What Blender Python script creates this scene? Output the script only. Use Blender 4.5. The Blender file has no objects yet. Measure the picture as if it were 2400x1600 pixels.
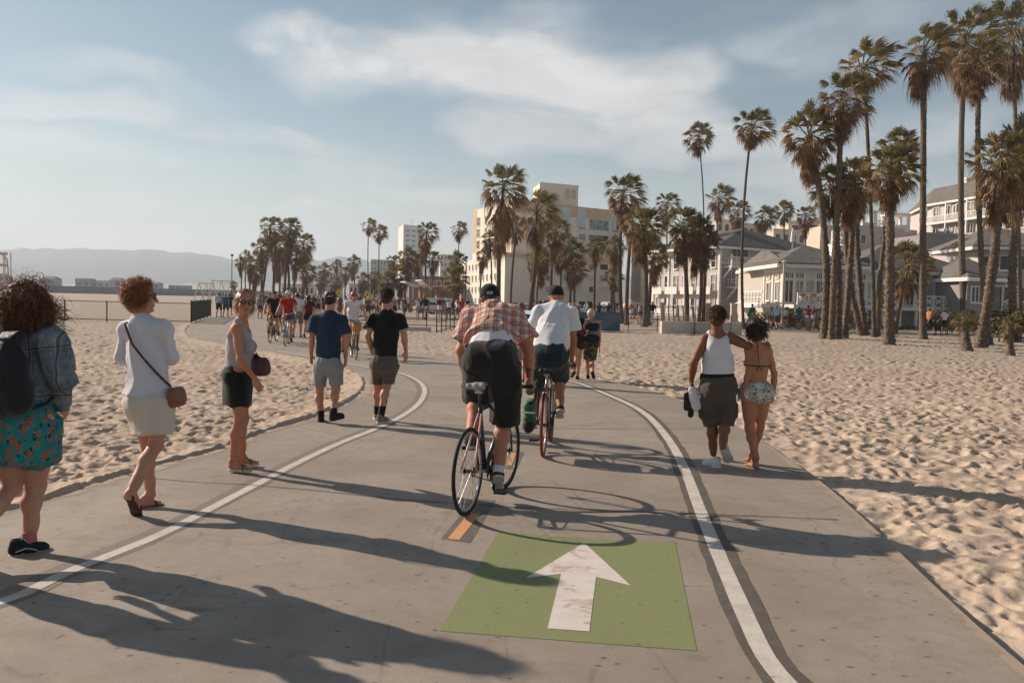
import bpy, math, random
import numpy as np
from mathutils import Vector, Matrix
random.seed(7)
RNG = np.random.default_rng(11)
SC = bpy.context.scene
COL = SC.collection
R = math.radians
# ---------------------------------------------------------------- camera
CAMH = 1.65; FPX = 2000.0; ROLL = R(1.3)
PITCH = math.atan(96*math.cos(ROLL)/FPX)
_f = Vector((0, math.cos(PITCH), -math.sin(PITCH)))
_r0 = Vector((1, 0, 0)); _u0 = Vector((0, math.sin(PITCH), math.cos(PITCH)))
_r = _r0*math.cos(ROLL) + _u0*math.sin(ROLL)
_u = -_r0*math.sin(ROLL) + _u0*math.cos(ROLL)
CAM = Vector((0, 0, CAMH))
def ray(x, y): return _f + _r*((x-1200)/FPX) + _u*((800-y)/FPX)
def GP(x, y, z=0.0):
    r = ray(x, y); t = (z-CAMH)/r.z; return CAM + r*t
def DP(x, y, d):
    r = ray(x, y); return CAM + r*(d/r.y)
def HYZ(x): return 704 + (x-1200)*math.tan(ROLL)
def XD(x, d):   # world x of pixel column x at depth d (at ground)
    y = HYZ(x) + CAMH*FPX/d
    return DP(x, y, d).x
cd = bpy.data.cameras.new('camera'); cam = bpy.data.objects.new('camera', cd); COL.objects.link(cam)
cam.matrix_world = Matrix(((_r.x, _u.x, -_f.x, 0), (_r.y, _u.y, -_f.y, 0), (_r.z, _u.z, -_f.z, CAMH), (0, 0, 0, 1)))
cd.lens = 30.0; cd.sensor_width = 36.0; cd.clip_start = 0.05; cd.clip_end = 30000
SC.camera = cam
# ---------------------------------------------------------------- node helpers
class NT:
    def __init__(s, tree): s.t = tree; s.n = tree.nodes; s.l = tree.links
    def new(s, typ, **kw):
        n = s.n.new(typ)
        for k, v in kw.items():
            setattr(n, k, v)
        return n
    def put(s, sock, v):
        if isinstance(v, bpy.types.NodeSocket): s.l.new(v, sock)
        elif isinstance(v, (tuple, list)) and len(v) == 3 and sock.type == 'RGBA': sock.default_value = (*v, 1)
        else: sock.default_value = v
    def math(s, op, a, b=None, c=None, clamp=False):
        n = s.new('ShaderNodeMath', operation=op); n.use_clamp = clamp
        s.put(n.inputs[0], a)
        if b is not None: s.put(n.inputs[1], b)
        if c is not None: s.put(n.inputs[2], c)
        return n.outputs[0]
    def vmath(s, op, a, b=None):
        n = s.new('ShaderNodeVectorMath', operation=op); s.put(n.inputs[0], a)
        if b is not None: s.put(n.inputs[1], b)
        return n.outputs[0]
    def noise(s, vec, scale, detail=3, rough=.55, dist=0):
        n = s.new('ShaderNodeTexNoise'); s.put(n.inputs['Vector'], vec)
        n.inputs['Scale'].default_value = scale; n.inputs['Detail'].default_value = detail
        n.inputs['Roughness'].default_value = rough; n.inputs['Distortion'].default_value = dist
        return n.outputs['Fac']
    def vor(s, vec, scale, feat='F1', out='Distance', rnd=1, dim='3D'):
        n = s.new('ShaderNodeTexVoronoi', feature=feat); n.voronoi_dimensions = dim; s.put(n.inputs['Vector'], vec)
        n.inputs['Scale'].default_value = scale; n.inputs['Randomness'].default_value = rnd
        return n.outputs[out]
    def ramp(s, v, a, b, lo=0.0, hi=1.0, smooth=True):
        n = s.new('ShaderNodeMapRange'); n.interpolation_type = 'SMOOTHSTEP' if smooth else 'LINEAR'
        s.put(n.inputs[0], v); n.inputs[1].default_value = a; n.inputs[2].default_value = b
        n.inputs[3].default_value = lo; n.inputs[4].default_value = hi
        return n.outputs[0]
    def mix(s, f, a, b, mode='MIX'):
        n = s.new('ShaderNodeMix', data_type='RGBA', blend_type=mode)
        s.put(n.inputs[0], f); s.put(n.inputs[6], a); s.put(n.inputs[7], b)
        return n.outputs[2]
    def sep(s, v):
        n = s.new('ShaderNodeSeparateXYZ'); s.put(n.inputs[0], v); return n.outputs
    def comb(s, x, y, z):
        n = s.new('ShaderNodeCombineXYZ'); s.put(n.inputs[0], x); s.put(n.inputs[1], y); s.put(n.inputs[2], z); return n.outputs[0]
    def mapping(s, v, scale=(1, 1, 1), rot=(0, 0, 0), loc=(0, 0, 0)):
        n = s.new('ShaderNodeMapping'); s.put(n.inputs[0], v)
        n.inputs['Scale'].default_value = scale; n.inputs['Rotation'].default_value = rot; n.inputs['Location'].default_value = loc
        return n.outputs[0]
def newmat(name):
    m = bpy.data.materials.new(name); m.use_nodes = True
    t = NT(m.node_tree); b = t.n['Principled BSDF']
    b.inputs['Specular IOR Level'].default_value = .3
    return m, t, b
def bump(t, b, h, strength=.3, dist=.01):
    n = t.new('ShaderNodeBump'); t.put(n.inputs['Height'], h)
    n.inputs['Strength'].default_value = strength; n.inputs['Distance'].default_value = dist
    t.l.new(n.outputs[0], b.inputs['Normal'])
_MC = {}
def M(name, col, rough=.8, var=.15, scale=4., bmp=0., bscale=60., metal=0., spec=.3, col2=None, trans=0., sheen=0., coord='Object', emis=0.):
    """general procedural material: base colour broken by two noises, optional bump"""
    if name in _MC: return _MC[name]
    m, t, b = newmat(name)
    tc = t.new('ShaderNodeTexCoord').outputs[coord]
    n1 = t.noise(tc, scale, 4, .6); n2 = t.noise(tc, scale*7.3, 3, .6)
    s = t.math('ADD', t.math('MULTIPLY', n1, .65), t.math('MULTIPLY', n2, .35))
    f = t.ramp(s, .33, .67)
    dark = tuple(c*(1-var) for c in col) if col2 is None else col2
    light = tuple(min(1, c*(1+var)) for c in col) if col2 is None else col
    t.put(b.inputs['Base Color'], t.mix(f, dark, light))
    b.inputs['Roughness'].default_value = rough; b.inputs['Metallic'].default_value = metal
    b.inputs['Specular IOR Level'].default_value = spec
    if sheen: b.inputs['Sheen Weight'].default_value = sheen
    if bmp: bump(t, b, t.noise(tc, bscale, 4, .6), bmp, .01)
    if trans:
        tr = t.new('ShaderNodeBsdfTranslucent'); t.put(tr.inputs[0], tuple(min(1, c*1.3) for c in col))
        mx = t.new('ShaderNodeMixShader'); mx.inputs[0].default_value = trans
        t.l.new(b.outputs[0], mx.inputs[1]); t.l.new(tr.outputs[0], mx.inputs[2])
        t.l.new(mx.outputs[0], t.n['Material Output'].inputs[0])
    if emis:
        b.inputs['Emission Color'].default_value = (*col, 1); b.inputs['Emission Strength'].default_value = emis
    _MC[name] = m
    return m
MIRON = M('dark_green_iron', (.030, .042, .034), .5, .2); MBLK = M('black_iron', (.02, .02, .02), .5, .2)
MWTRIM = M('white_trim', (.70, .65, .60), .7, .06, 1.5)
# ---------------------------------------------------------------- object helpers
def setp(o, label=None, cat=None, group=None, kind=None):
    if label: o['label'] = label
    if cat: o['category'] = cat
    if group: o['group'] = group
    if kind: o['kind'] = kind
    return o
def link(o, parent=None):
    COL.objects.link(o)
    if parent is not None: o.parent = parent
    return o
def empty(name, loc=(0, 0, 0), rz=0, **kw):
    o = bpy.data.objects.new(name, None); o.location = loc; o.rotation_euler = (0, 0, rz); o.empty_display_size = .2
    COL.objects.link(o); setp(o, **kw); return o
def mesh_data(name, V, F, mats, midx=None, smooth=False):
    me = bpy.data.meshes.new(name)
    V = np.asarray(V, dtype=np.float32)
    if isinstance(F, np.ndarray) and F.ndim == 2:
        n, k = F.shape
        me.vertices.add(len(V)); me.vertices.foreach_set('co', V.ravel())
        me.loops.add(n*k); me.loops.foreach_set('vertex_index', F.ravel().astype(np.int32))
        me.polygons.add(n); me.polygons.foreach_set('loop_start', np.arange(0, n*k, k, dtype=np.int32))
        me.update(calc_edges=True)
    else:
        me.from_pydata([tuple(map(float, v)) for v in V], [], [tuple(f) for f in F]); me.update()
    if mats is not None:
        for m in (mats if isinstance(mats, (list, tuple)) else [mats]): me.materials.append(m)
    if midx is not None: me.polygons.foreach_set('material_index', np.asarray(midx, dtype=np.int32))
    if smooth: me.polygons.foreach_set('use_smooth', np.ones(len(me.polygons), dtype=bool))
    me.update()
    return me
def mobj(name, V, F, mats, parent=None, midx=None, smooth=False, loc=None, **kw):
    o = bpy.data.objects.new(name, mesh_data(name, V, F, mats, midx, smooth))
    link(o, parent)
    if loc is not None: o.location = loc
    setp(o, **kw); return o
class MB:
    """collects simple solids as one mesh; everything in the coordinates of the thing"""
    def __init__(s): s.v = []; s.f = []; s.m = []; s.cur = 0
    def add(s, V, F):
        o = len(s.v); s.v += [tuple(v) for v in V]; s.f += [tuple(i+o for i in f) for f in F]; s.m += [s.cur]*len(F); return s
    def box(s, x0, x1, y0, y1, z0, z1):
        V = [(x0, y0, z0), (x1, y0, z0), (x1, y1, z0), (x0, y1, z0), (x0, y0, z1), (x1, y0, z1), (x1, y1, z1), (x0, y1, z1)]
        return s.add(V, [(0, 3, 2, 1), (4, 5, 6, 7), (0, 1, 5, 4), (1, 2, 6, 5), (2, 3, 7, 6), (3, 0, 4, 7)])
    def obox(s, a, b, w, h, up=(0, 0, 1)):
        a = Vector(a); b = Vector(b); d = (b-a).normalized(); u = Vector(up)
        sd = d.cross(u)
        if sd.length < 1e-4: sd = d.cross(Vector((1, 0, 0)))
        sd.normalize(); u2 = sd.cross(d)
        V = []
        for p in (a, b):
            for i, j in ((-1, -1), (1, -1), (1, 1), (-1, 1)): V.append(p+sd*(w/2*i)+u2*(h/2*j))
        return s.add(V, [(3, 2, 1, 0), (4, 5, 6, 7), (0, 1, 5, 4), (1, 2, 6, 5), (2, 3, 7, 6), (3, 0, 4, 7)])
    def tube(s, pts, r, n=8, caps=True):
        pts = [Vector(p) for p in pts]; rs = r if isinstance(r, (list, tuple)) else [r]*len(pts)
        V = []; F = []; u = None
        for i, p in enumerate(pts):
            d = (pts[min(i+1, len(pts)-1)]-pts[max(i-1, 0)]).normalized()
            if u is None:
                u = d.orthogonal().normalized()
            else:
                u = (u-d*u.dot(d)); u = u.normalized() if u.length > 1e-6 else d.orthogonal().normalized()
            w = d.cross(u)
            for k in range(n):
                a = 2*math.pi*k/n; V.append(p+(u*math.cos(a)+w*math.sin(a))*rs[i])
        for i in range(len(pts)-1):
            for k in range(n):
                F.append((i*n+k, i*n+(k+1) % n, (i+1)*n+(k+1) % n, (i+1)*n+k))
        if caps: F.append(tuple(range(n-1, -1, -1))); F.append(tuple((len(pts)-1)*n+k for k in range(n)))
        return s.add(V, F)
    def ring(s, c, ax, R_, r, n=32, m=8, sq=1.):
        c = Vector(c); ax = Vector(ax).normalized(); u = ax.orthogonal().normalized(); w = ax.cross(u); V = []; F = []
        for i in range(n):
            a = 2*math.pi*i/n; d = u*math.cos(a)+w*math.sin(a)
            for k in range(m):
                b = 2*math.pi*k/m; V.append(c+d*(R_+r*math.cos(b))+ax*(r*sq*math.sin(b)))
        for i in range(n):
            for k in range(m):
                F.append((i*m+k, ((i+1) % n)*m+k, ((i+1) % n)*m+(k+1) % m, i*m+(k+1) % m))
        return s.add(V, F)
    def prism(s, poly, z0, z1):
        n = len(poly); V = [(x, y, z0) for x, y in poly]+[(x, y, z1) for x, y in poly]
        F = [tuple(range(n-1, -1, -1)), tuple(range(n, 2*n))]+[(i, (i+1) % n, n+(i+1) % n, n+i) for i in range(n)]
        return s.add(V, F)
    def ell(s, c, rx, ry, rz, n=12, m=8):
        V = []; F = []
        for j in range(m+1):
            t = math.pi*j/m
            for i in range(n):
                a = 2*math.pi*i/n; V.append((c[0]+rx*math.sin(t)*math.cos(a), c[1]+ry*math.sin(t)*math.sin(a), c[2]+rz*math.cos(t)))
        for j in range(m):
            for i in range(n): F.append((j*n+i, (j+1)*n+i, (j+1)*n+(i+1) % n, j*n+(i+1) % n))
        return s.add(V, F)
    def xf(s, mat, start=0):
        s.v[start:] = [tuple(mat @ Vector(v)) for v in s.v[start:]]; return s
    def build(s, name, mats, parent=None, smooth=False, loc=None, **kw):
        return mobj(name, s.v, s.f, mats, parent, s.m if isinstance(mats, (list, tuple)) else None, smooth, loc, **kw)
def copy_tree(o, parent=None):
    c = o.copy(); COL.objects.link(c); c.parent = parent
    for ch in list(o.children): copy_tree(ch, c)
    return c
def vnoise(p, seed=0):
    """smooth value noise on numpy points (n,2) or (n,3), range -1..1"""
    i = np.floor(p).astype(np.int64); f = p-i; f = f*f*(3-2*f); d = p.shape[-1]; out = 0
    for c in range(1 << d):
        w = 1.; h = np.full(p.shape[:-1], seed*7919+13, dtype=np.int64)
        for k in range(d):
            b = (c >> k) & 1; ik = i[..., k]+b; w = w*(f[..., k] if b else 1-f[..., k])
            h = (h ^ (ik*np.int64([73856093, 19349663, 83492791][k])))*np.int64(1103515245)+12345
            h = h & 0x7fffffff; h ^= h >> 13
        out = out + w*((h & 0xffff)/32767.5-1)
    return out
def hash2(i, j, k):
    h = (i*np.int64(73856093)) ^ (j*np.int64(19349663)) ^ np.int64(k*83492791)
    h = (h*np.int64(1103515245)+12345) & 0x7fffffff; h ^= h >> 11; h = (h*np.int64(69069)+1) & 0x7fffffff; h ^= h >> 14
    return (h & 0xffff)/65535.
# ---------------------------------------------------------------- light and sky
SUN_EL = R(26.5)
_sd = Vector((-.89, .456, 0)).normalized()*math.cos(SUN_EL); SUND = Vector((_sd.x, _sd.y, math.sin(SUN_EL)))
sl = bpy.data.lights.new('sun', 'SUN'); sl.energy = 5.0; sl.angle = R(.55); sl.color = (1.0, .86, .72)
so = bpy.data.objects.new('sun', sl); COL.objects.link(so)
so.rotation_euler = (-SUND).to_track_quat('-Z', 'Y').to_euler()
W = bpy.data.worlds.new('World'); SC.world = W; W.use_nodes = True
w = NT(W.node_tree)
for n in list(w.n): w.n.remove(n)
sky = w.new('ShaderNodeTexSky'); sky.sky_type = 'NISHITA'; sky.sun_disc = False
sky.sun_elevation = SUN_EL; sky.sun_rotation = math.atan2(SUND.x, SUND.y); sky.altitude = 10
sky.air_density = 1.0; sky.dust_density = .5; sky.ozone_density = 1.6
gen = w.new('ShaderNodeTexCoord').outputs['Generated']
dx, dy, dz = w.sep(gen)
az = w.math('ARCTAN2', dx, dy); el = w.math('ARCSINE', dz)
pz = w.math('MAXIMUM', dz, .02)
cl = w.comb(w.math('MULTIPLY', az, 1.0), w.math('MULTIPLY', el, 2.2), 0.0)
wn = w.new('ShaderNodeTexNoise'); w.put(wn.inputs['Vector'], cl); wn.inputs['Scale'].default_value = 4.5; wn.inputs['Detail'].default_value = 3
warp = w.vmath('MULTIPLY', w.vmath('SUBTRACT', wn.outputs['Color'], (.5, .5, .5)), (.34, .26, 0))
clw = w.vmath('ADD', cl, warp)
cx_, cy_, _z = w.sep(clw)
def blob(a, e, ra, re, pw=1.0, tilt=0.):
    ca, sa = math.cos(tilt), math.sin(tilt)
    u = w.math('SUBTRACT', cx_, a); v = w.math('SUBTRACT', cy_, e*2.2)
    uu = w.math('ADD', w.math('MULTIPLY', u, ca/ra), w.math('MULTIPLY', v, sa/ra))
    vv = w.math('ADD', w.math('MULTIPLY', u, -sa/(re*2.2)), w.math('MULTIPLY', v, ca/(re*2.2)))
    d = w.math('SQRT', w.math('ADD', w.math('MULTIPLY', uu, uu), w.math('MULTIPLY', vv, vv)))
    return w.ramp(d, 1.15, .42, 0, pw)
def pxa(x, y):
    r = ray(x, y).normalized(); return math.atan2(r.x, r.y), math.asin(r.z)
mask = None
for (x, y, rx, ry, pw, ti) in ((1140, 150, 430, 140, 1.0, -.15), (850, 95, 230, 60, .8, -.2), (1430, 230, 330, 110, .8, -.35), (1650, 330, 330, 80, .62, -.2),
                               (1550, 190, 200, 110, .6, -.3), (1900, 420, 380, 110, .55, 0), (1250, 300, 300, 70, .55, -.2), (200, 260, 330, 60, .5, .05),
                               (350, 190, 260, 40, .35, -.5), (560, 320, 330, 45, .38, -.35), (250, 400, 340, 60, .40, 0), (760, 430, 240, 75, .5, .2), (900, 480, 300, 60, .5, 0),
                               (150, 545, 520, 42, .95, 0), (650, 520, 300, 50, .7, 0), (2150, 330, 260, 110, .45, 0), (1980, 60, 320, 60, .25, 0)):
    a, e = pxa(x, y); b_ = blob(a, e, rx/FPX, ry/FPX, pw, ti)
    mask = b_ if mask is None else w.math('MAXIMUM', mask, b_)
fb = w.noise(w.comb(w.math('MULTIPLY', az, 1.0), w.math('MULTIPLY', el, 2.6), .3), 6.5, 6, .58, .6)
fb2 = w.noise(w.comb(w.math('MULTIPLY', az, 1.0), w.math('MULTIPLY', el, 3.4), 4.3), 2.2, 5, .6, .4)
# clouds elsewhere in the sky (out of the photograph) from plain noise
gencl = w.math('MULTIPLY', w.ramp(fb2, .50, .72), .45)
mask = w.math('MAXIMUM', mask, w.math('MULTIPLY', gencl, w.ramp(w.math('ABSOLUTE', az), .70, .95)))
mask = w.math('MULTIPLY', mask, w.ramp(fb, .34, .55, .55, 1.2))
mask = w.math('ADD', mask, w.math('MULTIPLY', w.ramp(fb2, .45, .75), .14), clamp=True)
hz = w.ramp(el, .24, -.02, 0, .72)
veil = w.math('MAXIMUM', w.math('MULTIPLY', mask, .93), hz)
shade = w.ramp(w.noise(clw, 5.0, 4, .6), .3, .7, .80, 1.03)
SKYK = .057
CLOUD = (9.8, 9.8, 9.8)
ccol = w.mix(1.0, CLOUD, w.comb(shade, shade, shade), 'MULTIPLY')
skyc = w.mix(1.0, sky.outputs[0], (1.00, 1.04, .94), 'MULTIPLY')
bg = w.new('ShaderNodeBackground'); w.put(bg.inputs[0], w.mix(veil, skyc, ccol)); bg.inputs[1].default_value = SKYK
wo = w.new('ShaderNodeOutputWorld'); w.l.new(bg.outputs[0], wo.inputs[0])
SC.view_settings.view_transform = 'Standard'; SC.view_settings.look = 'None'; SC.view_settings.gamma = 1; SC.view_settings.exposure = 0.54
SC.render.engine = 'CYCLES'
SC.cycles.use_denoising = True
# ================================================================ GROUND
F_ = 2400/2352.
# path edges traced from the photograph, as ground points
L_px = [(-500, 1330), (-260, 1262), (-60, 1212), (96, 1174), (172, 1145), (249, 1121), (373, 1086), (450, 1069), (530, 1045), (609, 1013), (680, 991), (737, 975),
        (788, 954), (833, 930), (852, 911), (855, 895), (842, 879), (810, 863), (737, 847), (641, 828), (546, 812), (450, 795), (436, 782), (436, 768), (452, 757), (490, 746), (540, 737), (590, 729), (618, 722)]
R_px = [(2560, 1690), (2400, 1561), (2265, 1444), (2153, 1337), (2041, 1230), (1939, 1138), (1860, 1084), (1801, 1042), (1742, 1003), (1670, 966), (1588, 932), (1460, 897), (1326, 881), (1200, 853),
        (1077, 836), (1020, 832), (920, 820), (842, 809), (800, 797), (760, 782), (720, 765), (692, 751), (668, 739), (648, 729), (640, 722)]
def smoothline(P, it=2):
    P = [np.array(p[:2]) for p in P]
    for _ in range(it):
        Q = [P[0]]
        for a, b in zip(P[:-1], P[1:]): Q += [a*.75+b*.25, a*.25+b*.75]
        Q.append(P[-1]); P = Q
    return np.array(P)
Lg = [GP(*p) for p in L_px]; Rg = [GP(*p) for p in R_px]
Lg = [Vector((-6.2, .5, 0)), Vector((-8.5, -8, 0))][::-1]+Lg[1:]; Rg = [Vector((5.0, -12, 0)), Vector((2.9, 0, 0))]+Rg[0:]
Ls = smoothline(Lg); Rs = smoothline(Rg)
def in_poly(x, y, poly):
    ins = np.zeros(x.shape, bool); n = len(poly)
    for i in range(n):
        x0, y0 = poly[i]; x1, y1 = poly[(i+1) % n]
        if y0 == y1: continue
        c = ((y0 > y) != (y1 > y)) & (x < (x1-x0)*(y-y0)/(y1-y0)+x0)
        ins ^= c
    return ins
def dist_line(x, y, P):
    d = np.full(x.shape, 1e9)
    for a, b in zip(P[:-1], P[1:]):
        ab = b-a; L2 = ab @ ab+1e-12
        t = np.clip(((x-a[0])*ab[0]+(y-a[1])*ab[1])/L2, 0, 1)
        d = np.minimum(d, np.hypot(x-a[0]-t*ab[0], y-a[1]-t*ab[1]))
    return d
PPOLY = np.vstack([Ls, Rs[::-1]])
def resample(P, n):
    s = np.r_[0, np.cumsum(np.hypot(*np.diff(P, axis=0).T))]; t = np.linspace(0, 1, n)**1.6*s[-1]
    return np.stack([np.interp(t, s, P[:, 0]), np.interp(t, s, P[:, 1])], 1)
# ---- concrete path: one n-gon slab, triangulated by bmesh
import bmesh
def slab(name, poly, ztop, zbot, mat, **kw):
    bm = bmesh.new(); vs = [bm.verts.new((p[0], p[1], ztop)) for p in poly]
    f = bm.faces.new(vs)
    if f.normal.z < 0: f.normal_flip()
    r = bmesh.ops.triangulate(bm, faces=[f])
    be = [e for e in bm.edges if e.is_boundary]
    ex = bmesh.ops.extrude_edge_only(bm, edges=be)
    for v in [g for g in ex['geom'] if isinstance(g, bmesh.types.BMVert)]: v.co.z = zbot
    bmesh.ops.recalc_face_normals(bm, faces=bm.faces)
    me = bpy.data.meshes.new(name); bm.to_mesh(me); bm.free(); me.materials.append(mat)
    o = bpy.data.objects.new(name, me); COL.objects.link(o); setp(o, **kw); return o
def concrete_mat():
    m, t, b = newmat('concrete')
    o = t.new('ShaderNodeTexCoord').outputs['Object']
    big = t.noise(o, .55, 4, .6, .4); mid = t.noise(o, 3.1, 5, .62, .3); fine = t.noise(o, 140, 3, .7); grit = t.noise(o, 420, 2, .7)
    streak = t.noise(t.mapping(o, (14, 1.2, 1), (0, 0, .12)), 2.2, 4, .6)
    c = t.mix(t.ramp(big, .35, .68), (.295, .240, .190), (.405, .337, .272))
    c = t.mix(t.ramp(mid, .45, .75, 0, .55), c, (.232, .180, .138))
    c = t.mix(t.ramp(streak, .55, .8, 0, .28), c, (.345, .290, .235))
    c = t.mix(t.ramp(fine, .36, .66, 0, .60), c, (.135, .108, .084))
    c = t.mix(t.ramp(grit, .54, .70, 0, .40), c, (.46, .40, .34))
    spot = t.ramp(t.math('ADD', t.vor(t.mapping(o, (1, 1.3, 1)), 4.6, dim='2D'), t.math('MULTIPLY', t.noise(o, 23, 3), .22)), .20, .15); sp2 = t.ramp(t.noise(o, 5, 2), .44, .54)
    c = t.mix(t.math('MULTIPLY', t.math('MULTIPLY', spot, sp2), .75), c, (.080, .064, .052))
    spot2 = t.ramp(t.vor(t.mapping(o, (1, 1.6, 1)), 1.25, dim='2D'), .11, .04); sp3 = t.ramp(mid, .45, .6)
    c = t.mix(t.math('MULTIPLY', t.math('MULTIPLY', spot2, sp3), .35), c, (.15, .11, .09))
    tyre = t.ramp(t.math('ABSOLUTE', t.math('SUBTRACT', t.noise(t.mapping(o, (.9, .16, 1)), 1.1, 2, .4), .5)), .006, .0015); c = t.mix(t.math('MULTIPLY', tyre, t.ramp(mid, .4, .62, 0, .35)), c, (.10, .082, .066))
    crack = t.ramp(t.vor(t.vmath('ADD', o, t.mapping(t.comb(mid, big, 0.), (.5, .5, 0))), .33, 'DISTANCE_TO_EDGE'), .0045, .001)
    c = t.mix(t.math('MULTIPLY', crack, t.ramp(big, .50, .62, 0, .5)), c, (.07, .058, .048))
    dusty = t.math('MULTIPLY', t.ramp(t.noise(o, .9, 5, .65, 1.0), .58, .72), .40)
    c = t.mix(dusty, c, (.40, .325, .262))
    m2 = t.noise(o, 12, 4, .7); c = t.mix(t.ramp(m2, .40, .68, 0, .45), c, (.245, .195, .150)); t.put(b.inputs['Base Color'], c); t.put(b.inputs['Roughness'], t.ramp(mid, .3, .7, .62, .85)); b.inputs['Specular IOR Level'].default_value = .38
    bump(t, b, t.math('ADD', t.math('MULTIPLY', fine, .5), t.math('MULTIPLY', mid, 1.2)), .35, .006)
    return m
MCON = concrete_mat()
slab('path', PPOLY, 0.0, -.16, MCON, kind='structure')
# ---- painted marks: thin sheets 4 mm apart
def worn_paint(name, col, dirt, wear=.5, rough=.7, glit=False, stain=0.):
    m, t, b = newmat(name); o = t.new('ShaderNodeTexCoord').outputs['Object']
    n1 = t.noise(o, 6, 5, .65); n2 = t.noise(o, 130, 3, .7); n3 = t.noise(o, 1.4, 4, .6, .5)
    c = t.mix(t.ramp(n1, .38, .70, 0, .55), col, dirt)
    c = t.mix(t.ramp(n2, .50, .78, 0, wear), c, tuple(x*.45 for x in dirt))
    c = t.mix(t.ramp(n3, .52, .72, 0, .35), c, tuple(x*.8 for x in dirt))
    sp = t.math('MULTIPLY', t.ramp(t.vor(t.mapping(o, (1, 1.3, 1)), 5.5, dim='2D'), .11, .04), t.ramp(t.noise(o, 7, 2), .48, .58))
    c = t.mix(t.math('MULTIPLY', sp, .5), c, tuple(x*.3 for x in dirt))
    if stain:
        st = t.math('MULTIPLY', t.ramp(t.noise(t.mapping(o, (1.2, 1.7, 1), (0, 0, .25)), 2.6, 5, .7, .5), .56, .66), stain)
        c = t.mix(st, c, (.30, .17, .09))
    if glit:
        g = t.ramp(t.noise(o, 900, 1), .74, .78); c = t.mix(t.math('MULTIPLY', g, .35), c, (.75, .8, .6))
    t.put(b.inputs['Base Color'], c); b.inputs['Roughness'].default_value = rough
    bump(t, b, n2, .25, .003); return m
MWHITE = worn_paint('line_paint', (.60, .54, .48), (.40, .335, .28), .75)
MARROW = worn_paint('arrow_paint', (.66, .58, .53), (.55, .46, .40), .30, stain=.6)
MGREEN = worn_paint('green_paint', (.215, .240, .098), (.225, .215, .110), .75, glit=True)
MDARK = worn_paint('blackout_strip', (.105, .086, .070), (.165, .138, .112), .45)
MORNG = worn_paint('orange_paint', (.66, .31, .14), (.50, .26, .13), .25)
MJOINT = M('joint_gap', (.055, .046, .038), .95)
def ribbon(name, px, wid, z, mat, off=0., n=160, wob=0., ground=False, extra=None):
    P = [GP(*p) for p in px]
    if extra: P = [Vector(e) for e in extra]+P
    P = smoothline(P, 3)
    if n: P = resample(P, n)
    T = np.gradient(P, axis=0); T /= np.linalg.norm(T, axis=1)[:, None]+1e-9; N = np.stack([-T[:, 1], T[:, 0]], 1)
    o = np.full(len(P), off); wdt = np.full(len(P), wid)
    if wob: wdt = wdt + wob*vnoise(np.stack([P[:, 1]*5, P[:, 0]*5], 1), 3)
    A = P+N*(o+wdt/2)[:, None]; B = P+N*(o-wdt/2)[:, None]
    V = np.zeros((2*len(P), 3)); V[0::2, :2] = A; V[1::2, :2] = B; V[:, 2] = z
    i = np.arange(len(P)-1)*2
    Fq = np.stack([i, i+1, i+3, i+2], 1)
    return mobj(name, V, Fq, mat, kind='structure')
rl = [(1760+61, 1600), (1745, 1440), (1680, 1290), (1640, 1195), (1610, 1110), (1576, 1040), (1530, 983), (1495, 957), (1460, 940), (1387, 909), (1346, 893), (1262, 877), (1180, 862), (1077, 846), (1020, 840), (900, 829), (828, 818)]
ll = [(0, 1423), (143, 1346), (239, 1308), (383, 1251), (500, 1188), (609, 1131), (705, 1080), (801, 1035), (896, 1000), (960, 965), (988, 940), (998, 914), (986, 895), (960, 881), (928, 871), (880, 863), (820, 853), (740, 838), (650, 822)]
rlx = [(2.35, -6, 0), (1.80, 0, 0), (1.47, 2.6, 0)]; llx = [(-7.2, -6, 0), (-4.6, 1.5, 0)]
ribbon('old_line_patch', rl, .225, .0018, MDARK, -.008, 200, .03, extra=rlx)
ribbon('white_line', rl, .100, .0036, MWHITE, 0, 240, .004, extra=rlx)
MGREY = worn_paint('faded_strip', (.195, .158, .126), (.24, .197, .158), .40)
ribbon('old_line_patch', ll, .22, .0018, MGREY, .03, 200, .03, extra=llx)
ribbon('white_line', ll, .088, .0036, MWHITE, 0, 240, .004, extra=llx)
def quadpatch(name, pts, z, mat, sub=1):
    V = [GP(*p) for p in pts]; V = [(v.x, v.y, z) for v in V]
    return mobj(name, V, [tuple(range(len(V)))], mat, kind='structure')
quadpatch('green_marking', [(1030, 1478), (1633, 1525), (1583, 1273), (1167, 1248)], .0018, MGREEN)
quadpatch('arrow_marking', [(1369, 1272), (1232, 1355), (1315, 1345), (1283, 1473), (1381, 1480), (1397, 1352), (1479, 1373)], .0036, MARROW)
MSCR = worn_paint('scraped_concrete', (.13, .108, .088), (.20, .168, .138), .7)
quadpatch('scraped_patch', [(1034, 1262), (1102, 1272), (1162, 1172), (1110, 1168)], .0018, MSCR)
quadpatch('orange_marking', [(1049, 1263), (1077, 1265), (1126, 1203), (1098, 1203)], .0036, MORNG)
quadpatch('scraped_patch', [(1176, 1098), (1210, 1101), (1228, 1060), (1203, 1056)], .0018, MSCR)
quadpatch('orange_marking', [(1187, 1090), (1199, 1091), (1210, 1062), (1200, 1060)], .0036, MORNG)
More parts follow.
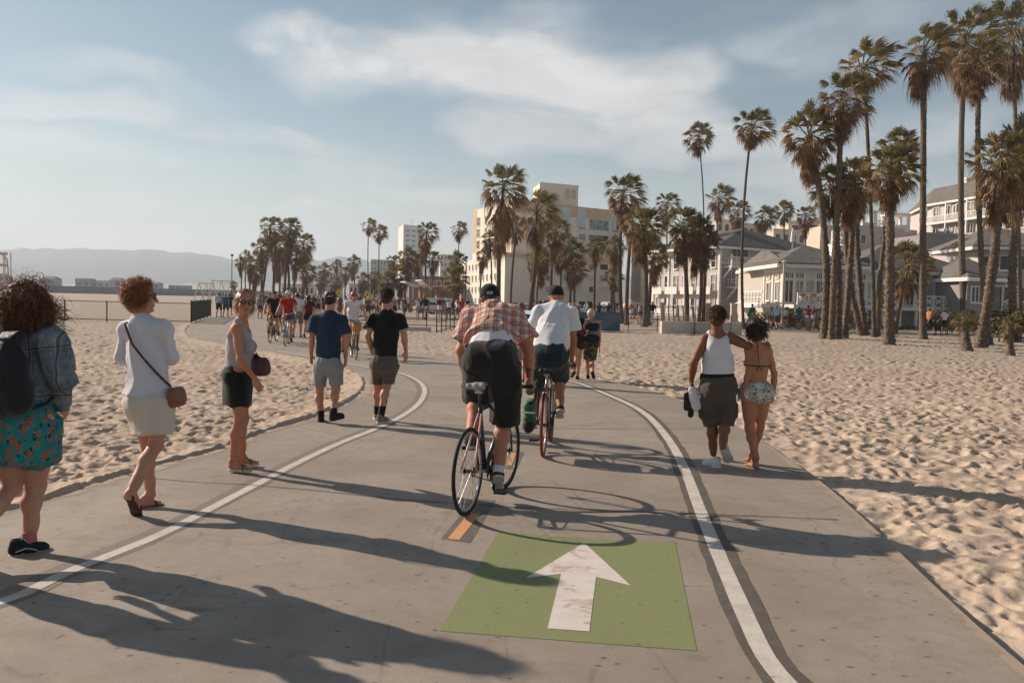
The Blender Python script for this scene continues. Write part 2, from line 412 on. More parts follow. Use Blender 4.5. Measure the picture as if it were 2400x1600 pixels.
for px in ([(-300, 1085), (200, 1100), (408, 1128), (633, 1138), (1061, 1184), (1633, 1204), (2020, 1220), (2200, 1228)],
           [(700, 990), (745, 988), (850, 986), (1070, 998), (1300, 1005), (1600, 1005), (1742, 1004)],
           [(840, 925), (980, 930), (1200, 935), (1450, 930), (1588, 930)], [(846, 886), (960, 888), (1200, 893), (1460, 896)],
           [(560, 815), (700, 802), (830, 806)], [(440, 772), (600, 765), (722, 765)]):
    P = [GP(*p) for p in px]
    V = []; Fq = []
    # clip the joint to the slab
    Q = smoothline(P, 1); Q = resample(Q, 60); keep = in_poly(Q[:, 0], Q[:, 1], PPOLY); Q = Q[keep]
    if len(Q) < 3: continue
    T = np.gradient(Q, axis=0); T /= np.linalg.norm(T, axis=1)[:, None]; N = np.stack([-T[:, 1], T[:, 0]], 1)
    wd = .006+.0022*vnoise(Q*9, 5)
    V = np.zeros((2*len(Q), 3)); V[0::2, :2] = Q+N*wd[:, None]; V[1::2, :2] = Q-N*wd[:, None]; V[:, 2] = .0054
    i = np.arange(len(Q)-1)*2; mobj('expansion_joint', V, np.stack([i, i+1, i+3, i+2], 1), MJOINT, kind='structure')
# ---- sand
def sand_h(x, y):
    """footprinted sand: three layers of dimples with pushed-up rims, over soft mounds"""
    x0, y0 = x, y
    wx = x + .10*vnoise(np.stack([x*2.3, y*2.3], -1), 21); wy = y + .10*vnoise(np.stack([x*2.3, y*2.3], -1), 22)
    x, y = wx, wy
    h = .022*vnoise(np.stack([x*.45, y*.45], -1), 1)+.014*vnoise(np.stack([x*1.7, y*1.7], -1), 2)+.009*vnoise(np.stack([x*5.1, y*5.1], -1), 3)+.004*vnoise(np.stack([x*13, y*13], -1), 4)
    for (cs, rad, dep, sd, pr) in ((.31, .105, .070, 5, .85), (.21, .072, .046, 9, .85), (.12, .042, .022, 14, .8)):
        i = np.floor(x/cs).astype(np.int64); j = np.floor(y/cs).astype(np.int64); acc = np.zeros_like(x)
        for di in (-1, 0, 1):
            for dj in (-1, 0, 1):
                a = i+di; b = j+dj
                px_ = (a+hash2(a, b, sd))*cs; py_ = (b+hash2(a, b, sd+1))*cs; th = hash2(a, b, sd+2)*6.283
                s = .65+.7*hash2(a, b, sd+3); on = hash2(a, b, sd+4) < pr
                u = (x-px_)*np.cos(th)+(y-py_)*np.sin(th); v = -(x-px_)*np.sin(th)+(y-py_)*np.cos(th)
                q = np.sqrt((u/1.35)**2+(v*1.15)**2)/(rad*s)
                g = -np.exp(-(q**2)*2.4)+.42*np.exp(-((q-1.15)**2)*7.)
                acc = acc+np.where(on, g*dep*s*.75, 0)
        h = h+np.clip(acc, -.085, .07)*(.78+.34*vnoise(np.stack([x0*.55, y0*.55], -1), 40+sd))
    h = h+.003*vnoise(np.stack([x0*31, y0*31], -1), 8)
    return h
def sand_mesh():
    # rows follow distance, so that near cells are about 3 cm; the sheet reaches past the hills
    ys = [-9.0]
    while ys[-1] < 2.0: ys.append(ys[-1]+.5)
    y = 2.2
    while y < 9000:
        ys.append(y); y += max(.020, y*.0036) if y < 62 else y*.028
    ys = np.array(ys); nx = 760
    t = np.linspace(-1, 1, nx)
    X = []; 
    for yy in ys:
        half = max(5.2, .80*yy+2.4)
        xx = t*half
        if yy > 300: xx = np.sign(t)*np.abs(t)**1.5*half*1.6
        X.append(xx)
    X = np.array(X); Y = np.repeat(ys[:, None], nx, 1)
    inn = in_poly(X, Y, PPOLY)
    near = Y < 75
    dL = dist_line(X, Y, Ls); dR = dist_line(X, Y, Rs)
    Z = np.zeros_like(X)
    Z[near] = sand_h(X[near], Y[near])
    fade = np.clip((75-Y)/35, 0, 1); Z *= fade
    Z -= .055
    # left: sand laps over the slab edge; right: the slab stands proud
    d = np.where(inn, -np.minimum(dL, dR), np.minimum(dL, dR))
    leftside = dL < dR
    lap = np.where(leftside, .075, .0)
    edge = np.clip(1-d/.45, 0, 1)
    nz = .022*vnoise(np.stack([X*2.0, Y*2.0], -1), 31)+.010*vnoise(np.stack([X*9, Y*9], -1), 32)
    Z = np.where(~inn & leftside, Z*(1-.70*edge)+edge*(.050+nz*.6), Z)
    Z = np.where(~inn & ~leftside, Z*(1-.5*edge)-edge*(.030-nz), Z)
    ramp_in = np.clip(-d/np.where(leftside, .16+nz*2.6, .02), 0, 1)
    Z = np.where(inn, np.where(leftside, .004+nz*1.0-.10*ramp_in, -.09-.2*ramp_in), Z)
    Z = np.where(inn & (d < -.3), -.30, Z)
    far = Y > 75
    Z = np.where(far & ~inn, -.03, Z)
    V = np.stack([X, Y, Z], -1).reshape(-1, 3)
    r, c = len(ys), nx
    idx = np.arange(r*c).reshape(r, c)
    Fq = np.stack([idx[:-1, :-1], idx[:-1, 1:], idx[1:, 1:], idx[1:, :-1]], -1).reshape(-1, 4)
    m, t_, b = newmat('sand'); o = t_.new('ShaderNodeTexCoord').outputs['Object']
    n1 = t_.noise(o, .5, 4, .6); n2 = t_.noise(o, 9, 4, .65); n3 = t_.noise(o, 260, 3, .7)
    cc = t_.mix(t_.ramp(n1, .35, .68), (.47, .360, .270), (.56, .440, .338))
    cc = t_.mix(t_.ramp(n2, .42, .75, 0, .40), cc, (.41, .305, .225))
    cc = t_.mix(t_.ramp(n3, .35, .72, 0, .35), cc, (.27, .18, .12))
    bits = t_.math('MULTIPLY', t_.ramp(t_.vor(o, 7, dim='2D'), .07, .03), t_.ramp(t_.noise(o, 3, 2), .52, .6)); cc = t_.mix(t_.math('MULTIPLY', bits, .5), cc, (.10, .07, .045))
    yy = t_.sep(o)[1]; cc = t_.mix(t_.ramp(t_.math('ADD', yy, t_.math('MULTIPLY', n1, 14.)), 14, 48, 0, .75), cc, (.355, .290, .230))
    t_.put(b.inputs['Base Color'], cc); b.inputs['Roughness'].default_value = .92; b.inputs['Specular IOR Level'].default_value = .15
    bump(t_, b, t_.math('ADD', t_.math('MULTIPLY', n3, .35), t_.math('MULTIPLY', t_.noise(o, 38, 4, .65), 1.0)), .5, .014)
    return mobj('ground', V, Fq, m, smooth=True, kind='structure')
sand_mesh()
def drift(side, P, wid, amt):
    """thin veil of blown sand lying on the slab along one edge"""
    P = resample(P, 900); keep = (P[:, 1] > 1.5) & (P[:, 1] < 60); P = P[keep]
    T = np.gradient(P, axis=0); T /= np.linalg.norm(T, axis=1)[:, None]+1e-9; N = np.stack([T[:, 1], -T[:, 0]], 1)*(1 if side == 'L' else -1)
    k = 5; V = []; A = []
    for j in range(k):
        t_ = j/(k-1); w_ = wid*(.55+.6*np.clip(vnoise(P*.9, 77)+.3, 0, 1.2)); Q = P+N*(w_*t_)[:, None]; V.append(np.c_[Q, np.full(len(Q), .0028)]); A.append(np.full(len(Q), t_))
    V = np.stack(V, 1).reshape(-1, 3); A = np.stack(A, 1).ravel(); n = len(P); i = np.arange(n-1)[:, None]*k; j = np.arange(k-1)[None, :]
    Fq = np.stack([i+j, i+j+1, i+j+k+1, i+j+k], -1).reshape(-1, 4)
    if side == 'L': Fq = Fq[:, ::-1]
    m, t, b = newmat('sand_veil'); o = t.new('ShaderNodeTexCoord').outputs['Object']; at = t.new('ShaderNodeAttribute'); at.attribute_name = 'across'
    b.inputs['Base Color'].default_value = (.46, .36, .27, 1); b.inputs['Roughness'].default_value = .95
    f = t.math('ADD', t.math('MULTIPLY', t.noise(o, 3.2, 5, .7), .9), t.math('MULTIPLY', t.noise(o, 160, 2, .7), .5)); f = t.math('SUBTRACT', f, t.math('MULTIPLY', at.outputs['Fac'], .75))
    tr = t.new('ShaderNodeBsdfTransparent'); mx = t.new('ShaderNodeMixShader'); t.put(mx.inputs[0], t.ramp(f, .42, .62, 0, amt)); t.l.new(tr.outputs[0], mx.inputs[1]); t.l.new(b.outputs[0], mx.inputs[2]); t.l.new(mx.outputs[0], t.n['Material Output'].inputs[0])
    ob = mobj('sand_veil', V, Fq, m, kind='structure'); a = ob.data.attributes.new('across', 'FLOAT', 'POINT'); a.data.foreach_set('value', A.astype(np.float32))
drift('L', Ls, .75, .9); drift('R', Rs, .45, .7)
# ================================================================ PALMS
def leaf_mat(name, c1, c2, trans):
    m, t, b = newmat(name); o = t.new('ShaderNodeTexCoord').outputs['Object']
    n1 = t.noise(o, 1.6, 3, .6); n2 = t.noise(o, 14, 3, .6)
    c = t.mix(t.ramp(t.math('ADD', t.math('MULTIPLY', n1, .6), t.math('MULTIPLY', n2, .4)), .36, .64), c1, c2)
    t.put(b.inputs['Base Color'], c); b.inputs['Roughness'].default_value = .55; b.inputs['Specular IOR Level'].default_value = .25
    tr = t.new('ShaderNodeBsdfTranslucent'); t.put(tr.inputs[0], t.mix(.5, c, c2)); mx = t.new('ShaderNodeMixShader'); mx.inputs[0].default_value = trans
    t.l.new(b.outputs[0], mx.inputs[1]); t.l.new(tr.outputs[0], mx.inputs[2]); t.l.new(mx.outputs[0], t.n['Material Output'].inputs[0]); return m
MLEAF = leaf_mat('palm_green', (.058, .052, .018), (.24, .185, .068), .40)
MLEAFY = leaf_mat('palm_fading_leaf', (.20, .15, .045), (.36, .27, .10), .35)
MDEAD = leaf_mat('palm_dead_leaf', (.105, .052, .026), (.33, .185, .090), .28)
MTRUNK = M('palm_trunk_bark', (.135, .098, .070), .92, col2=(.055, .038, .027), scale=5, bmp=.6, bscale=26)
MTRUNK2 = M('palm_stub_bark', (.20, .148, .105), .92, col2=(.045, .030, .021), scale=9, bmp=.6, bscale=34)
MSTEM = M('palm_leaf_stem', (.20, .17, .06), .6, col2=(.11, .07, .03))
def fan(V, F, Mi, origin, direc, plen, rad, mi, rg, nseg=15, spread=2.1, droop=.5, curl=.0, wind=0.):
    """one costapalmate fan leaf: petiole, pleated blade and split drooping tips"""
    d = np.array(direc, float); d /= np.linalg.norm(d); zz = np.array((0, 0, 1.))
    side = np.cross(d, zz); n_ = np.linalg.norm(side); side = side/n_ if n_ > 1e-3 else np.array((1., 0, 0))
    up = np.cross(side, d)
    roll = rg.normal(0, .45); side, up = side*math.cos(roll)+up*math.sin(roll), up*math.cos(roll)-side*math.sin(roll)
    o = np.array(origin, float); sag = np.array((wind*.12, 0, -.10*droop))
    mid = o+d*plen*.55+sag*plen*.3; hub = o+d*plen+sag*plen
    b = len(V); w = .022
    for p in (o, mid, hub): V.append(p-side*w); V.append(p+side*w)
    F += [(b, b+1, b+3, b+2), (b+2, b+3, b+5, b+4)]; Mi += [2, 2]
    for k in range(nseg):
        a = (k-(nseg-1)/2)/(nseg-1)*spread*1.0; a2 = spread/(nseg-1)*.5
        fold = .18*abs(math.sin(a))
        def dirv(an): 
            v = d*math.cos(an)+side*math.sin(an)+up*(.10-fold*.8); return v/np.linalg.norm(v)
        L = rad*(1-.18*(a/spread*2)**2)*rg.uniform(.86, 1.1)
        dm = dirv(a); dl = dirv(a-a2); dr = dirv(a+a2)
        pl = up*(.028*(1 if k % 2 else -1))
        g = np.array((wind*.35, 0, -droop))*L
        i1 = hub+dl*L*.50+pl+g*.10; i2 = hub+dr*L*.50-pl+g*.10
        j = hub+dm*L*.78+g*.38+rg.normal(0, .02, 3); tip = hub+dm*L*.92+g*(.85+rg.uniform(0, .4))+rg.normal(0, .03, 3)
        sw = side*.016*rad
        b = len(V); V += [hub-side*.01, i1, i2, j-sw, j+sw, tip]
        F += [(b, b+1, b+2), (b+1, b+3, b+4, b+2), (b+3, b+5, b+4)]; Mi += [mi]*3
def make_crown(seed, ng, nd, R0=1.0, skirt=2.2, wind=.5, lean=.0, open_=1.):
    rg = np.random.default_rng(seed)
    V, F, Mi = [], [], []
    for i in range(ng):
        t_ = (i+.5)/ng; th = i*2.39996+rg.normal(0, .25); ph = 1.45-2.0*t_**.85+rg.normal(0, .16)
        d = (math.cos(th)*math.cos(ph)+wind*.28, math.sin(th)*math.cos(ph), math.sin(ph)+.08)
        fan(V, F, Mi, (.05*math.cos(th), .05*math.sin(th), rg.uniform(-.15, .25)), d, rg.uniform(.65, 1.05)*R0, rg.uniform(.72, 1.0)*R0, (1 if rg.random() < .35 else 3) if rg.random() < .42 and t_ > .38 else 0, rg, 15,
            rg.uniform(1.6, 2.5), .22+.35*t_+rg.uniform(0, .25), 0, wind)
    G = (list(V), list(F), list(Mi)); V, F, Mi = [], [], []
    for i in range(nd):
        t_ = (i+.5)/nd; th = i*2.39996+1.3+rg.normal(0, .3)
        ph = -.25-1.15*min(1, t_*1.5)+rg.normal(0, .15); z = .0-skirt*t_**1.25
        rr = .13+.03*rg.random()
        d = (math.cos(th)*math.cos(ph)+wind*.10, math.sin(th)*math.cos(ph), math.sin(ph))
        s = R0*(1-.42*t_)
        fan(V, F, Mi, (rr*math.cos(th), rr*math.sin(th), z), d, rg.uniform(.35, .85)*s, rg.uniform(.55, .85)*s, 1 if rg.random() < .93 else 3, rg, 11, rg.uniform(.9, 1.9), .9+rg.uniform(0, .5), 0, wind*.6)
    return G, (V, F, Mi)
CROWNS = []
for k, (ng, nd, R0, sk, wd, tag_) in enumerate(((44, 72, 1.0, 2.0, .5, 'full'), (32, 78, 1.1, 2.5, .9, 'shag'), (40, 40, .95, 1.1, .3, 'neat'), (28, 50, 1.15, 1.5, 1.1, 'windy'), (42, 90, 1.0, 2.8, .4, 'long'), (28, 18, .9, .6, .2, 'thin'))):
    (gv, gf, gm), (dv, df, dm) = make_crown(100+k, ng, nd, R0, sk, wd)
    mats = [MLEAF, MDEAD, MSTEM, MLEAFY]
    CROWNS.append((mesh_data('crown_'+tag_, gv, gf, mats, gm), mesh_data('dead_fronds_'+tag_, dv, df, mats, dm)))
def trunk_mesh(base, top, r0, r1, curve, stub, near, seed):
    rg = np.random.default_rng(seed); base = np.array(base); top = np.array(top); L = np.linalg.norm(top-base)
    step = .07 if near else .45; n = max(8, int(L/step)); m = 22 if near else 9
    t = np.linspace(0, 1, n+1)[:, None]; ang = np.linspace(0, 2*np.pi, m, endpoint=False)[None, :]
    cen = base[None, :]*(1-t)+top[None, :]*t+np.array(curve)[None, :]*(4*t*(1-t))*np.sign(1)
    rad = r1+(r0-r1)*(1-t)**1.3+.55*r0*np.exp(-t*L/.28)
    z = t*L
    if near:
        ring = .010*np.sin(z*2*np.pi/.14+vnoise(np.concatenate([z*3, z*0], 1), seed)[:, None]*2)
        p = np.stack(np.broadcast_arrays(np.cos(ang)*1.7, np.sin(ang)*1.7, z*7.0), -1)
        rough = .018*vnoise(p, seed+3)
        d = np.zeros((n+1, m))
        if stub > 0:
            par = (np.arange(n+1)[:, None]+np.arange(m)[None, :]) % 3 == 0
            on = rg.random((n+1, m)) < .75
            patch = np.clip(.9+.9*vnoise(np.stack(np.broadcast_arrays(np.cos(ang)*.8, np.sin(ang)*.8, z*.5), -1), seed+9), 0, 1)
            d = np.where(par & on, rg.uniform(.03, .105, (n+1, m)), 0)*patch*stub
        rr = rad+ring+rough+d
    else:
        rr = rad*(1+.07*vnoise(np.stack(np.broadcast_arrays(np.cos(ang)*2, np.sin(ang)*2, z*2.0), -1), seed))
    V = np.stack([cen[:, 0:1]+rr*np.cos(ang), cen[:, 1:2]+rr*np.sin(ang), np.broadcast_to(cen[:, 2:3], rr.shape)+(rg.uniform(0, .05, rr.shape) if near else 0)], -1).reshape(-1, 3)
    i = np.arange(n)[:, None]*m; k = np.arange(m)[None, :]; k2 = (k+1) % m
    Fq = np.stack([i+k, i+k2, i+m+k2, i+m+k], -1).reshape(-1, 4)
    return V, Fq
_pn = [0]; TF = .68
def palm(bx, by, cx, cy, cw, label, d=None, var=None, tr=.20, stub=0., group=None, sk=1., name='palm_tree', curve=None, tone=None):
    """bx,by base and cx,cy crown heart, cw crown width; all read off the photograph, d = distance"""
    _pn[0] += 1; rg = random.Random(_pn[0]*17)
    base = GP(bx, by) if d is None else DP(bx, HYZ(bx)+CAMH*FPX/d, d)
    base.z = -.06; d = base.y
    top = DP(cx, cy, d+rg.uniform(-.6, .6)); W_ = cw*d/FPX
    near = d < 62
    root = empty(name, base, label=label, cat='palm tree', group=group)
    loc = top-base; L = loc.length
    if curve is None: curve = rg.uniform(-.03, .03)*L
    crv = (curve, rg.uniform(-.02, .02)*L, 0)
    V, Fq = trunk_mesh((0, 0, 0), loc, tr*TF*1.12, tr*TF*.82, crv, stub, near, _pn[0])
    mobj('trunk', V, Fq, MTRUNK2 if stub > 0 else MTRUNK, root, smooth=not stub)
    v = var if var is not None else rg.choice([0, 1, 2, 3, 4])
    s = W_/2.75
    for nm, me in (('crown', CROWNS[v][0]), ('dead_fronds', CROWNS[v][1])):
        o = bpy.data.objects.new(nm, me); link(o, root); o.location = loc; o.rotation_euler = (rg.uniform(-.1, .1), rg.uniform(-.02, .14), rg.uniform(-.5, .5))
        o.scale = (s, s, s*rg.uniform(.95, 1.08)*(sk if nm == 'dead_fronds' else 1))
    return root
GR = 'tall fan palms along the right side of the beach'
# right group, nearest to the camera (photograph pixels)
palm(1930, 792, 1896, 318, 125, 'leaning stubbly palm leftmost of the close row on the right sand', var=4, tr=.24, stub=1, group=GR, curve=.5, sk=.7)
palm(1948, 793, 1974, 232, 112, 'slender tall palm with a shaggy copper skirt rising second in the close row', var=1, tr=.22, stub=.5, group=GR, sk=.75)
palm(2049, 788, 2024, 160, 112, 'very tall bare-trunked palm whose crown touches the shaggy copper one', var=3, tr=.17, group=GR, sk=.6)
palm(1962, 792, 1950, 440, 105, 'mid-height palm with green-gold fans between the leftmost leaning pair', var=2, tr=.24, stub=1, group=GR)
palm(1978, 791, 2000, 425, 105, 'mid-height palm with dark fans in the middle of the close clump', var=0, tr=.22, stub=.9, group=GR)
palm(2021, 785, 1982, 500, 60, 'low palm trunk leaning left to right under the dark clump crowns', var=5, tr=.22, stub=1, group=GR, curve=-.3)
palm(2030, 784, 2010, 440, 85, 'leaning palm with brown fans behind the close clump', var=1, tr=.21, stub=1, group=GR, curve=-.3, sk=.7)
palm(2083, 806, 2087, 405, 128, 'thick stubbly palm with big yellow-green fans standing alone right of the clump', var=0, tr=.27, stub=1, group=GR, sk=.75)
palm(2056, 787, 2105, 352, 100, 'palm with a rounded dark crown behind the big yellow-green one', var=2, tr=.18, stub=.6, group=GR)
palm(2163, 793, 2166, 122, 112, 'smooth slim palm standing alone with a tall ringed trunk', var=3, tr=.26, stub=.25, group=GR, sk=1.1, curve=.1)
palm(2262, 775, 2262, 92, 132, 'tall palm with a smooth upper trunk and a ragged collar half way', var=1, tr=.36, stub=.7, group=GR, curve=-.35, sk=.8)
palm(2296, 812, 2345, 385, 150, 'palm with broad olive fans and orange dead fronds near the right edge', var=0, tr=.27, stub=1, group=GR, curve=.1)
palm(2318, 806, 2296, 150, 110, 'thin tall palm rising behind the ragged-collared one', var=4, tr=.19, stub=.3, group=GR, sk=.6)
palm(2392, 772, 2374, 78, 150, 'tallest palm at the right edge with frizzy brown seed sprays', var=1, tr=.30, stub=.2, group=GR, curve=-.25, sk=.9)
palm(2376, 800, 2394, 350, 130, 'stubbly palm cut by the right edge of the view', var=4, tr=.27, stub=1, group=GR, curve=-.2)
palm(2096, 782, 2128, 625, 118, 'short dark green palm hanging over the restaurant terrace', var=2, tr=.2, stub=.6, group=GR, d=58)
palm(2266, 822, 2262, 755, 62, 'knee-high sprouting palm with yellow fans beside a fallen trunk', var=5, tr=.22, stub=.4, group='young palms at the foot of the tall ones', d=36)
palm(2368, 838, 2366, 765, 60, 'young palm sprouting low at the right edge of the sand', var=5, tr=.16, stub=.5, group='young palms at the foot of the tall ones', d=33)
palm(2075, 780, 2068, 700, 40, 'small grey-green palm tuft between the trunks of the close clump', var=5, tr=.12, group='young palms at the foot of the tall ones', d=56)
GC = 'fan palms in front of the hotels'
for a in ((1743, 755, 1762, 300, 85, 'lone tall palm with a copper crown in front of the lavender hotel balconies', None, 1, .15, 62, .5), (1637, 750, 1637, 322, 70, 'lone thin palm with a dark round crown rising above two squat brown ones', 100, 2, .13, None, 1),
          (1610, 750, 1601, 530, 88, 'squat bushy palm with gold fans before the hotel side wall', None, 0, .26, 66, 1), (1636, 748, 1640, 545, 80, 'twin-trunked brown palm beside the squat gold one', None, 4, .2, 66, 1), (1648, 748, 1658, 560, 60, 'brown palm merging with its twin before the hotel corner', None, 4, .2, 66, 1),
          (1684, 700, 1684, 466, 60, 'airy palm above the beige roofs, left of three', 125, 3, .15, None, 1), (1727, 700, 1729, 497, 50, 'dark drooping palm just left of the thin leaning trunk', 120, 1, .15, None, 1), (1787, 700, 1787, 510, 50, 'palm with hanging dead fans above the dark hip roof', 120, 3, .15, None, 1),
          (1837, 700, 1838, 495, 48, 'neat round palm above the white stepped wall', 125, 2, .15, None, 1), (1886, 700, 1888, 505, 42, 'small palm beside the leftmost leaning trunk', 125, 1, .15, None, 1),
          (1562, 700, 1563, 480, 52, 'thin palm behind the squat gold one', 115, 1, .15, None, 1),
          (1510, 760, 1507, 535, 92, 'big shaggy green palm left of the lavender hotel', None, 0, .26, 62, 1), (1519, 752, 1532, 600, 62, 'lower brown palm leaning on the big shaggy green one', None, 1, .22, 66, 1),
          (1469, 754, 1483, 520, 62, 'mottled palm between the copper-crowned and the shaggy green palms', None, 3, .22, 66, 1), (1458, 757, 1460, 455, 86, 'copper-crowned palm in front of the right end of the cream hotel', None, 1, .24, None, .8),
          (1433, 735, 1435, 650, 52, 'short palm with yellow fans before the cream hotel', 80, 5, .22, None, 1), (1441, 735, 1441, 580, 50, 'brown palm behind the short yellow-fanned one', 95, 4, .2, None, 1),
          (1392, 735, 1396, 580, 46, 'straight dark palm in front of the teal windows', 88, 2, .2, None, 1.6), (1345, 735, 1346, 635, 50, 'lower palm in the pair behind the white-shirted cyclist', 92, 3, .17, None, 1), (1334, 735, 1340, 590, 62, 'bushy dark palm in the pair behind the white-shirted cyclist', 95, 4, .2, None, 1),
          (1311, 735, 1312, 600, 46, 'thin palm left of the bushy dark pair', 96, 3, .15, None, 1), (1294, 735, 1302, 540, 56, 'dark palm before the middle of the cream hotel', 88, 1, .22, None, 1.2),
          (1258, 735, 1268, 605, 52, 'dense palm beside the thick dark trunk', 93, 4, .16, None, 1), (1249, 735, 1250, 610, 40, 'pale brown palm behind the thick dark trunk', 97, 1, .14, None, 1),
          (1237, 735, 1258, 495, 84, 'thick-trunked palm with feathery green top at the hotel corner', 82, 3, .33, None, 1.2), (1196, 735, 1211, 535, 58, 'slim palm with a neat crown before the plain hotel wall', 88, 2, .18, None, 1),
          (1169, 735, 1180, 440, 100, 'tallest palm by the cream hotel with a windswept ragged crown', 76, 1, .29, None, 1.35), (1150, 735, 1147, 560, 38, 'small palm left of the tallest windswept one', 108, 4, .16, None, 1), (1126, 735, 1133, 600, 34, 'small brown palm before the pale hotel wing', 112, 4, .16, None, 1)):
    bx, by, cx, cy, cw, lab, dd, var, tr, d2, sk = a
    palm(bx, by, cx, cy, cw, lab, d=dd if dd else (d2 if d2 else None), var=var, tr=tr, group=GC, sk=sk, stub=0)
GM = 'fan palms beyond the crowd'
for a in ((999, 720, 1000, 545, 46, 'palm with a long straight trunk in front of the white tower', 105, 1, .2, 1.3), (1075, 720, 1075, 537, 34, 'thin palm rising above a bushy one left of the hotel', 140, 3, .13, 1), (1070, 720, 1070, 610, 42, 'bushy brown palm under the thin one', 120, 4, .2, 1.2),
          (1062, 720, 1066, 655, 62, 'low spreading palm left of the hotel', 118, 0, .2, .8), (865, 712, 864, 530, 32, 'left one of two tall thin palms', 150, 3, .14, .8), (884, 712, 888, 545, 34, 'right one of two tall thin palms', 145, 3, .14, .8),
          (915, 712, 922, 615, 34, 'small dark palm at the left of the dense row', 135, 1, .2, 1), (950, 712, 956, 603, 46, 'full brown palm in the middle of the dense row', 130, 4, .22, 1), (984, 712, 978, 610, 36, 'dark palm behind the long straight trunk', 135, 0, .2, 1), (1010, 712, 1014, 608, 38, 'round palm right of the long straight trunk', 135, 0, .2, 1),
          (935, 712, 940, 650, 50, 'low dark palm below the dense row', 128, 4, .2, .8), (905, 712, 908, 660, 46, 'low brown palm left below the dense row', 128, 4, .2, .8),
          (757, 708, 760, 632, 32, 'round far palm leftmost in the hazy row', 230, 4, .3, 1), (788, 708, 789, 622, 28, 'second far palm in the hazy row', 225, 2, .3, 1), (829, 708, 829, 614, 32, 'tallest far palm in the hazy row', 225, 4, .3, 1), (808, 708, 810, 640, 30, 'lower far palm in the middle of the hazy row', 220, 0, .3, 1),
          (751, 708, 752, 662, 30, 'squat far palm leftmost of the lower row', 200, 4, .3, .8), (784, 708, 786, 665, 34, 'squat far palm behind the crowd', 200, 0, .3, .8), (852, 708, 852, 655, 34, 'squat far palm left of the twin thin trunks', 190, 4, .3, .8), (878, 708, 880, 652, 34, 'squat far palm behind the twin thin trunks', 190, 0, .3, .8),
          (547, 690, 547, 668, 18, 'tiny far palm beside the white swing frames', 220, 4, .3, .8)):
    bx, by, cx, cy, cw, lab, dd, var, tr, sk = a
    palm(bx, by, cx, cy, cw, lab, d=dd, var=var, tr=tr, group=GM, sk=sk)
GL = 'fan palms in the cluster where the path bends away'
for a in ((610, 0, 634, 533, 50, 'top left crown of the far cluster', 128, 1, .27, 1), (668, 0, 681, 535, 50, 'top right crown of the far cluster', 132, 0, .3, 1.0), (612, 0, 612, 582, 46, 'shaggy crown below the top left one in the far cluster', 125, 4, .25, 1),
          (640, 0, 645, 575, 48, 'shaggy brown crown in the centre of the far cluster', 130, 1, .3, 1), (676, 0, 670, 575, 50, 'dense crown between the two highest of the far cluster', 134, 4, .3, 1), (704, 0, 710, 570, 46, 'high right crown of the far cluster', 138, 1, .24, 1.2), (718, 0, 719, 640, 40, 'low green crown at the right foot of the far cluster', 120, 3, .2, 1),
          (583, 0, 586, 618, 34, 'short brown crown left in the far cluster', 140, 4, .22, 1), (563, 0, 563, 615, 26, 'leftmost thin palm of the far cluster', 150, 4, .18, 1), (690, 0, 694, 603, 42, 'brown crown hanging low inside the far cluster', 136, 4, .25, 1), (653, 0, 655, 610, 42, 'lowest brown crown of the far cluster', 142, 1, .25, 1),
          (598, 0, 600, 640, 34, 'half-hidden crown behind the left trunks of the far cluster', 150, 4, .22, 1), (738, 0, 712, 600, 34, 'leaning palm at the right of the far cluster', 145, 3, .18, 1), (574, 0, 574, 600, 24, 'thin palm second from the left of the far cluster', 155, 3, .18, 1), (760, 0, 718, 555, 10, 'dead fronded palm half hidden at the right of the far cluster', 160, 3, .2, 1)):
    bx, by, cx, cy, cw, lab, dd, var, tr, sk = a
    if cw < 12: continue
    if bx == 738: bx = 712
    palm(bx, by, cx, cy, cw, lab, d=dd, var=var, tr=tr, group=GL, sk=sk)
# ================================================================ BUILDINGS, FENCES, FAR THINGS
def glass(name, col, rough=.12):
    m, t, b = newmat(name); o = t.new('ShaderNodeTexCoord').outputs['Object']
    n = t.ramp(t.noise(o, .9, 2), .4, .6); t.put(b.inputs['Base Color'], t.mix(n, col, tuple(c*.45 for c in col)))
    b.inputs['Roughness'].default_value = rough; b.inputs['Specular IOR Level'].default_value = .6; return m
MTEAL = glass('teal_glass', (.13, .23, .22)); MDKGL = glass('dark_glass', (.045, .045, .045)); MCURT = glass('curtained_glass', (.34, .33, .29), .3)
MCREAM = M('cream_stucco', (.68, .61, .515), .85, .07, .4); MCREAM2 = M('cream_stucco_panel', (.64, .575, .485), .85, .06, .5); MTAN = M('tan_band', (.52, .37, .235), .85, .12, .8)
MPBLUE = M('pale_blue_panel', (.46, .50, .51), .7, .06)
def siding(name, col, pitch=.16):
    m, t, b = newmat(name); o = t.new('ShaderNodeTexCoord').outputs['Object']; x, y, z = t.sep(o)
    f = t.math('FRACT', t.math('MULTIPLY', z, 1/pitch)); n = t.noise(o, 2, 4, .6)
    c = t.mix(t.ramp(n, .3, .7), col, tuple(k*.85 for k in col)); c = t.mix(t.ramp(f, .12, .0, 0, .5), c, tuple(k*.4 for k in col))
    t.put(b.inputs['Base Color'], c); b.inputs['Roughness'].default_value = .85; bump(t, b, f, .4, .02); return m
MLAV = siding('lavender_shingle', (.31, .27, .26)); MLAVL = siding('pale_shingle', (.53, .48, .445)); MBEIGE = M('beige_render', (.60, .50, .40), .9, .08, .3); MBEIGE2 = M('pale_render', (.66, .57, .47), .9, .08, .3)
